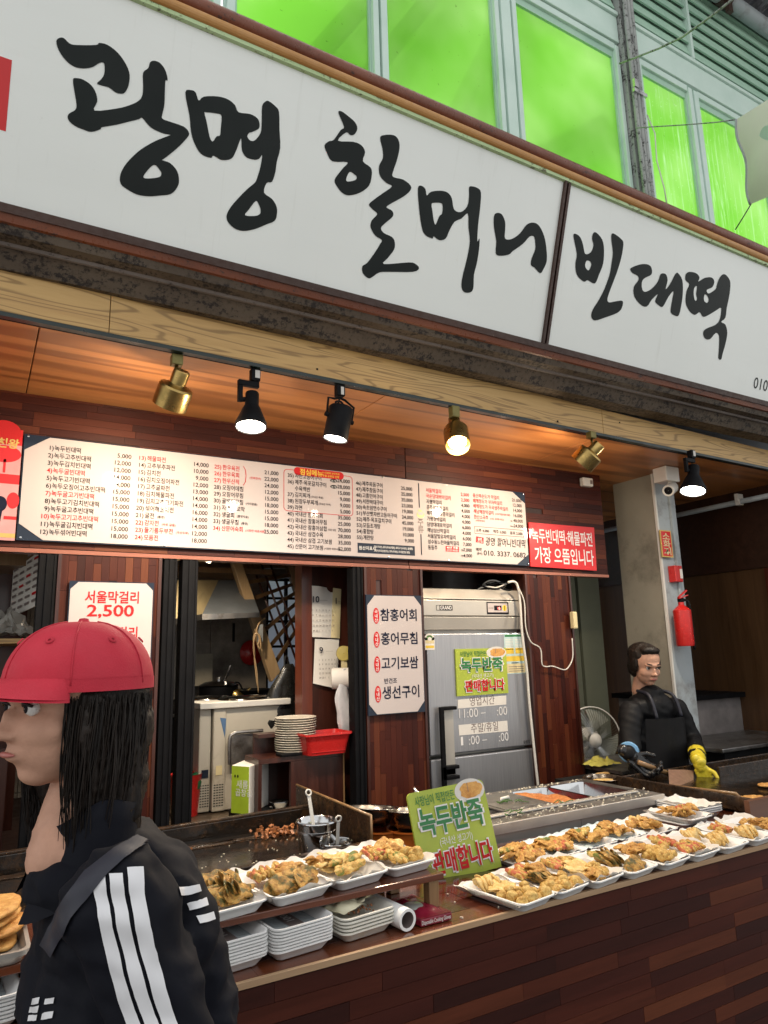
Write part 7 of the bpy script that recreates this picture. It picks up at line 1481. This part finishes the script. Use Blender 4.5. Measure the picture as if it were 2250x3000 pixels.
on_surface(pe, jk, 'bag_strap', interp([(400, 2455, 435, 2470), (335, 2492, 362, 2522), (255, 2555, 284, 2596), (185, 2645, 216, 2690), (125, 2765, 157, 2800)], 5), 'strap', .004)
for a, b, w_ in ((100, 2925, 20), (92, 2950, 26), (88, 2975, 26), (136, 2925, 28), (128, 2968, 32)): on_surface(pe, jk, 'chest_badge', interp([(a, b, a+w_, b-5), (a-4, b+18, a+w_-4, b+14)], 3), 'stripe', .002)
hand(pe, hn+Vector((-.02, 0, -.03)), (-.55, .05, -.8), (-.5, .3, .5), 'skin', .95, 40); hand(pe, hf+Vector((-.02, 0, -.03)), (-.55, -.05, -.8), (-.5, -.3, .5), 'skin', .95, 40)
pants = [('e', (T1_.x, YP, .84), (.118, .165, .11)), ('c', (T1_.x, YP-.085, .80), (T1_.x-.14, YP-.09, .45), .085, .062), ('c', (T1_.x-.14, YP-.09, .45), (T1_.x-.19, YP-.09, .09), .060, .048), ('c', (T1_.x, YP+.085, .80), (T1_.x+.05, YP+.09, .45), .085, .062), ('c', (T1_.x+.05, YP+.09, .45), (T1_.x+.17, YP+.09, .12), .060, .048)]
clay('trousers', pants, .009, M['cloth'], pe, 4, .004, 8)
for x, y, z in ((T1_.x-.23, YP-.09, .035), (T1_.x+.14, YP+.09, .045)): clay('shoe', [('e', (x, y, z), (.062, .042, .034)), ('e', (x-.065, y, z-.008), (.055, .042, .026)), ('c', (x+.04, y, z), (x+.04, y, z+.06), .036, .036)], .006, M['plast'], pe, 2)

# vendor behind the right griddle
YV = 2.50
ve = thing('person', 'vendor in black clothes and rubber gloves turning food at the right griddle', 'person', (2.95, YV, 0))
Hc = aY(1892, 1945, YV-.02); sh_ = aY(1905, 2062, YV)
tv = [('e', (sh_.x, YV, sh_.z-.02), (.165, .095, .085)), ('e', (sh_.x, YV, sh_.z-.18), (.165, .115, .16)), ('e', (sh_.x, YV+.02, sh_.z-.40), (.17, .12, .18)), ('e', (sh_.x, YV+.03, sh_.z-.55), (.175, .125, .15))]
wl = aY(1842, 2205, 2.30); wr = aY(2048, 2232, 2.18)
sL = Vector((sh_.x-.16, YV-.01, sh_.z-.03)); sR = Vector((sh_.x+.17, YV-.01, sh_.z-.03)); eL = Vector((sh_.x-.25, YV-.06, sh_.z-.20)); eR = Vector((sh_.x+.25, YV-.04, sh_.z-.20))
tv += [('c', sL, eL, .060, .050), ('c', eL, wl, .048, .036), ('c', sR, eR, .060, .050), ('c', eR, wr.lerp(eR, .25), .048, .040), ('e', (sh_.x, YV-.01, sh_.z+.05), (.07, .06, .05))]
clay('black_top', tv, .008, M['cloth2'], ve, 4, .006, 9)
head(ve, Hc, -18, .92, 'skin', 14)
ap = G(); 
def apf(u, v): a_ = rad(-150+120*u); w_ = .145+.05*v; return Vector((sh_.x+w_*1.08*math.cos(a_), YV+.115*math.sin(a_)*1.10-.012+.006*math.sin(u*14+v*4), sh_.z-.06-.75*v))
part('apron', ap.grid(apf, 24, 20), M['cloth2'], ve, smooth=True)
for s_ in (-1, 1): part('apron_strap', G().tube(sm([(sh_.x+s_*.09, YV-.108, sh_.z-.06), (sh_.x+s_*.085, YV-.07, sh_.z+.045), (sh_.x+s_*.05, YV+.03, sh_.z+.065)]), .009, 6), M['strap'], ve, smooth=True)
R0 = Euler((0, 0, rad(-18))).to_matrix(); hv = []
for x, y, z, a, b, c in ((0, .018, .048, .082, .092, .070), (0, .05, -.01, .076, .062, .075), (-.066, .010, .0, .018, .04, .05), (.066, .010, .0, .018, .04, .05), (0, -.052, .070, .056, .034, .024)): hv.append(('e', Hc+R0 @ Vector((x, y, z))*.94, (a*.94, b*.94, c*.94), (14, 0, -18)))
clay('hair', hv, .006, M['hair'], ve, 2, .002, 50)
part('blue_cuff', G().tube([wl.lerp(eL, .24), wl.lerp(eL, .07)], [.047, .042], 20), M['bluepl'], ve, smooth=40)
hand(ve, wl+Vector((.0, -.0, -.01)), (.55, -.45, -.62), (.3, -.6, -.3), 'glovek', 1.05, 62)
clay('yellow_glove_cuff', [('c', wr.lerp(eR, .42), wr, .040, .030), ('c', wr, wr+Vector((.0, -.0, -.015)), .030, .026)], .005, M['glovey'], ve, 3, .003, 40)
hand(ve, wr+Vector((0, 0, -.015)), (.30, -.20, -.93), (-.6, -.5, 0), 'glovey', .85, 35)
# turner held in the gloved hand
tn = thing('turner', 'wide worn steel turner held by the black gloved hand', 'turner', tuple(aY(1990, 2280, 2.14)))
h0 = wl+Vector((.05, -.06, -.055)); h1 = aY(1962, 2268, 2.20); part('handle', G().tube([h0-(h1-h0)*.5, h0, h1], .011, 10), M['woodb'], tn, smooth=True)
b0, b1_, b2_, b3 = aY(1958, 2255, 2.20), aY(2032, 2258, 2.21), aY(2030, 2318, 2.09), aY(1960, 2318, 2.08)
part('blade', G().grid(lambda u, v: (b0.lerp(b1_, u)).lerp(b3.lerp(b2_, u), v)+Vector((0, -.012*math.sin(math.pi*u)*(1-v)-.004*v, .004*math.sin(u*3.14))), 14, 12), MT('worn_brown_steel', (.26, .15, .10), .45, .3, 50, metal=.2), tn, smooth=True)
if _tmps: bpy.data.scenes.remove(_tmps)
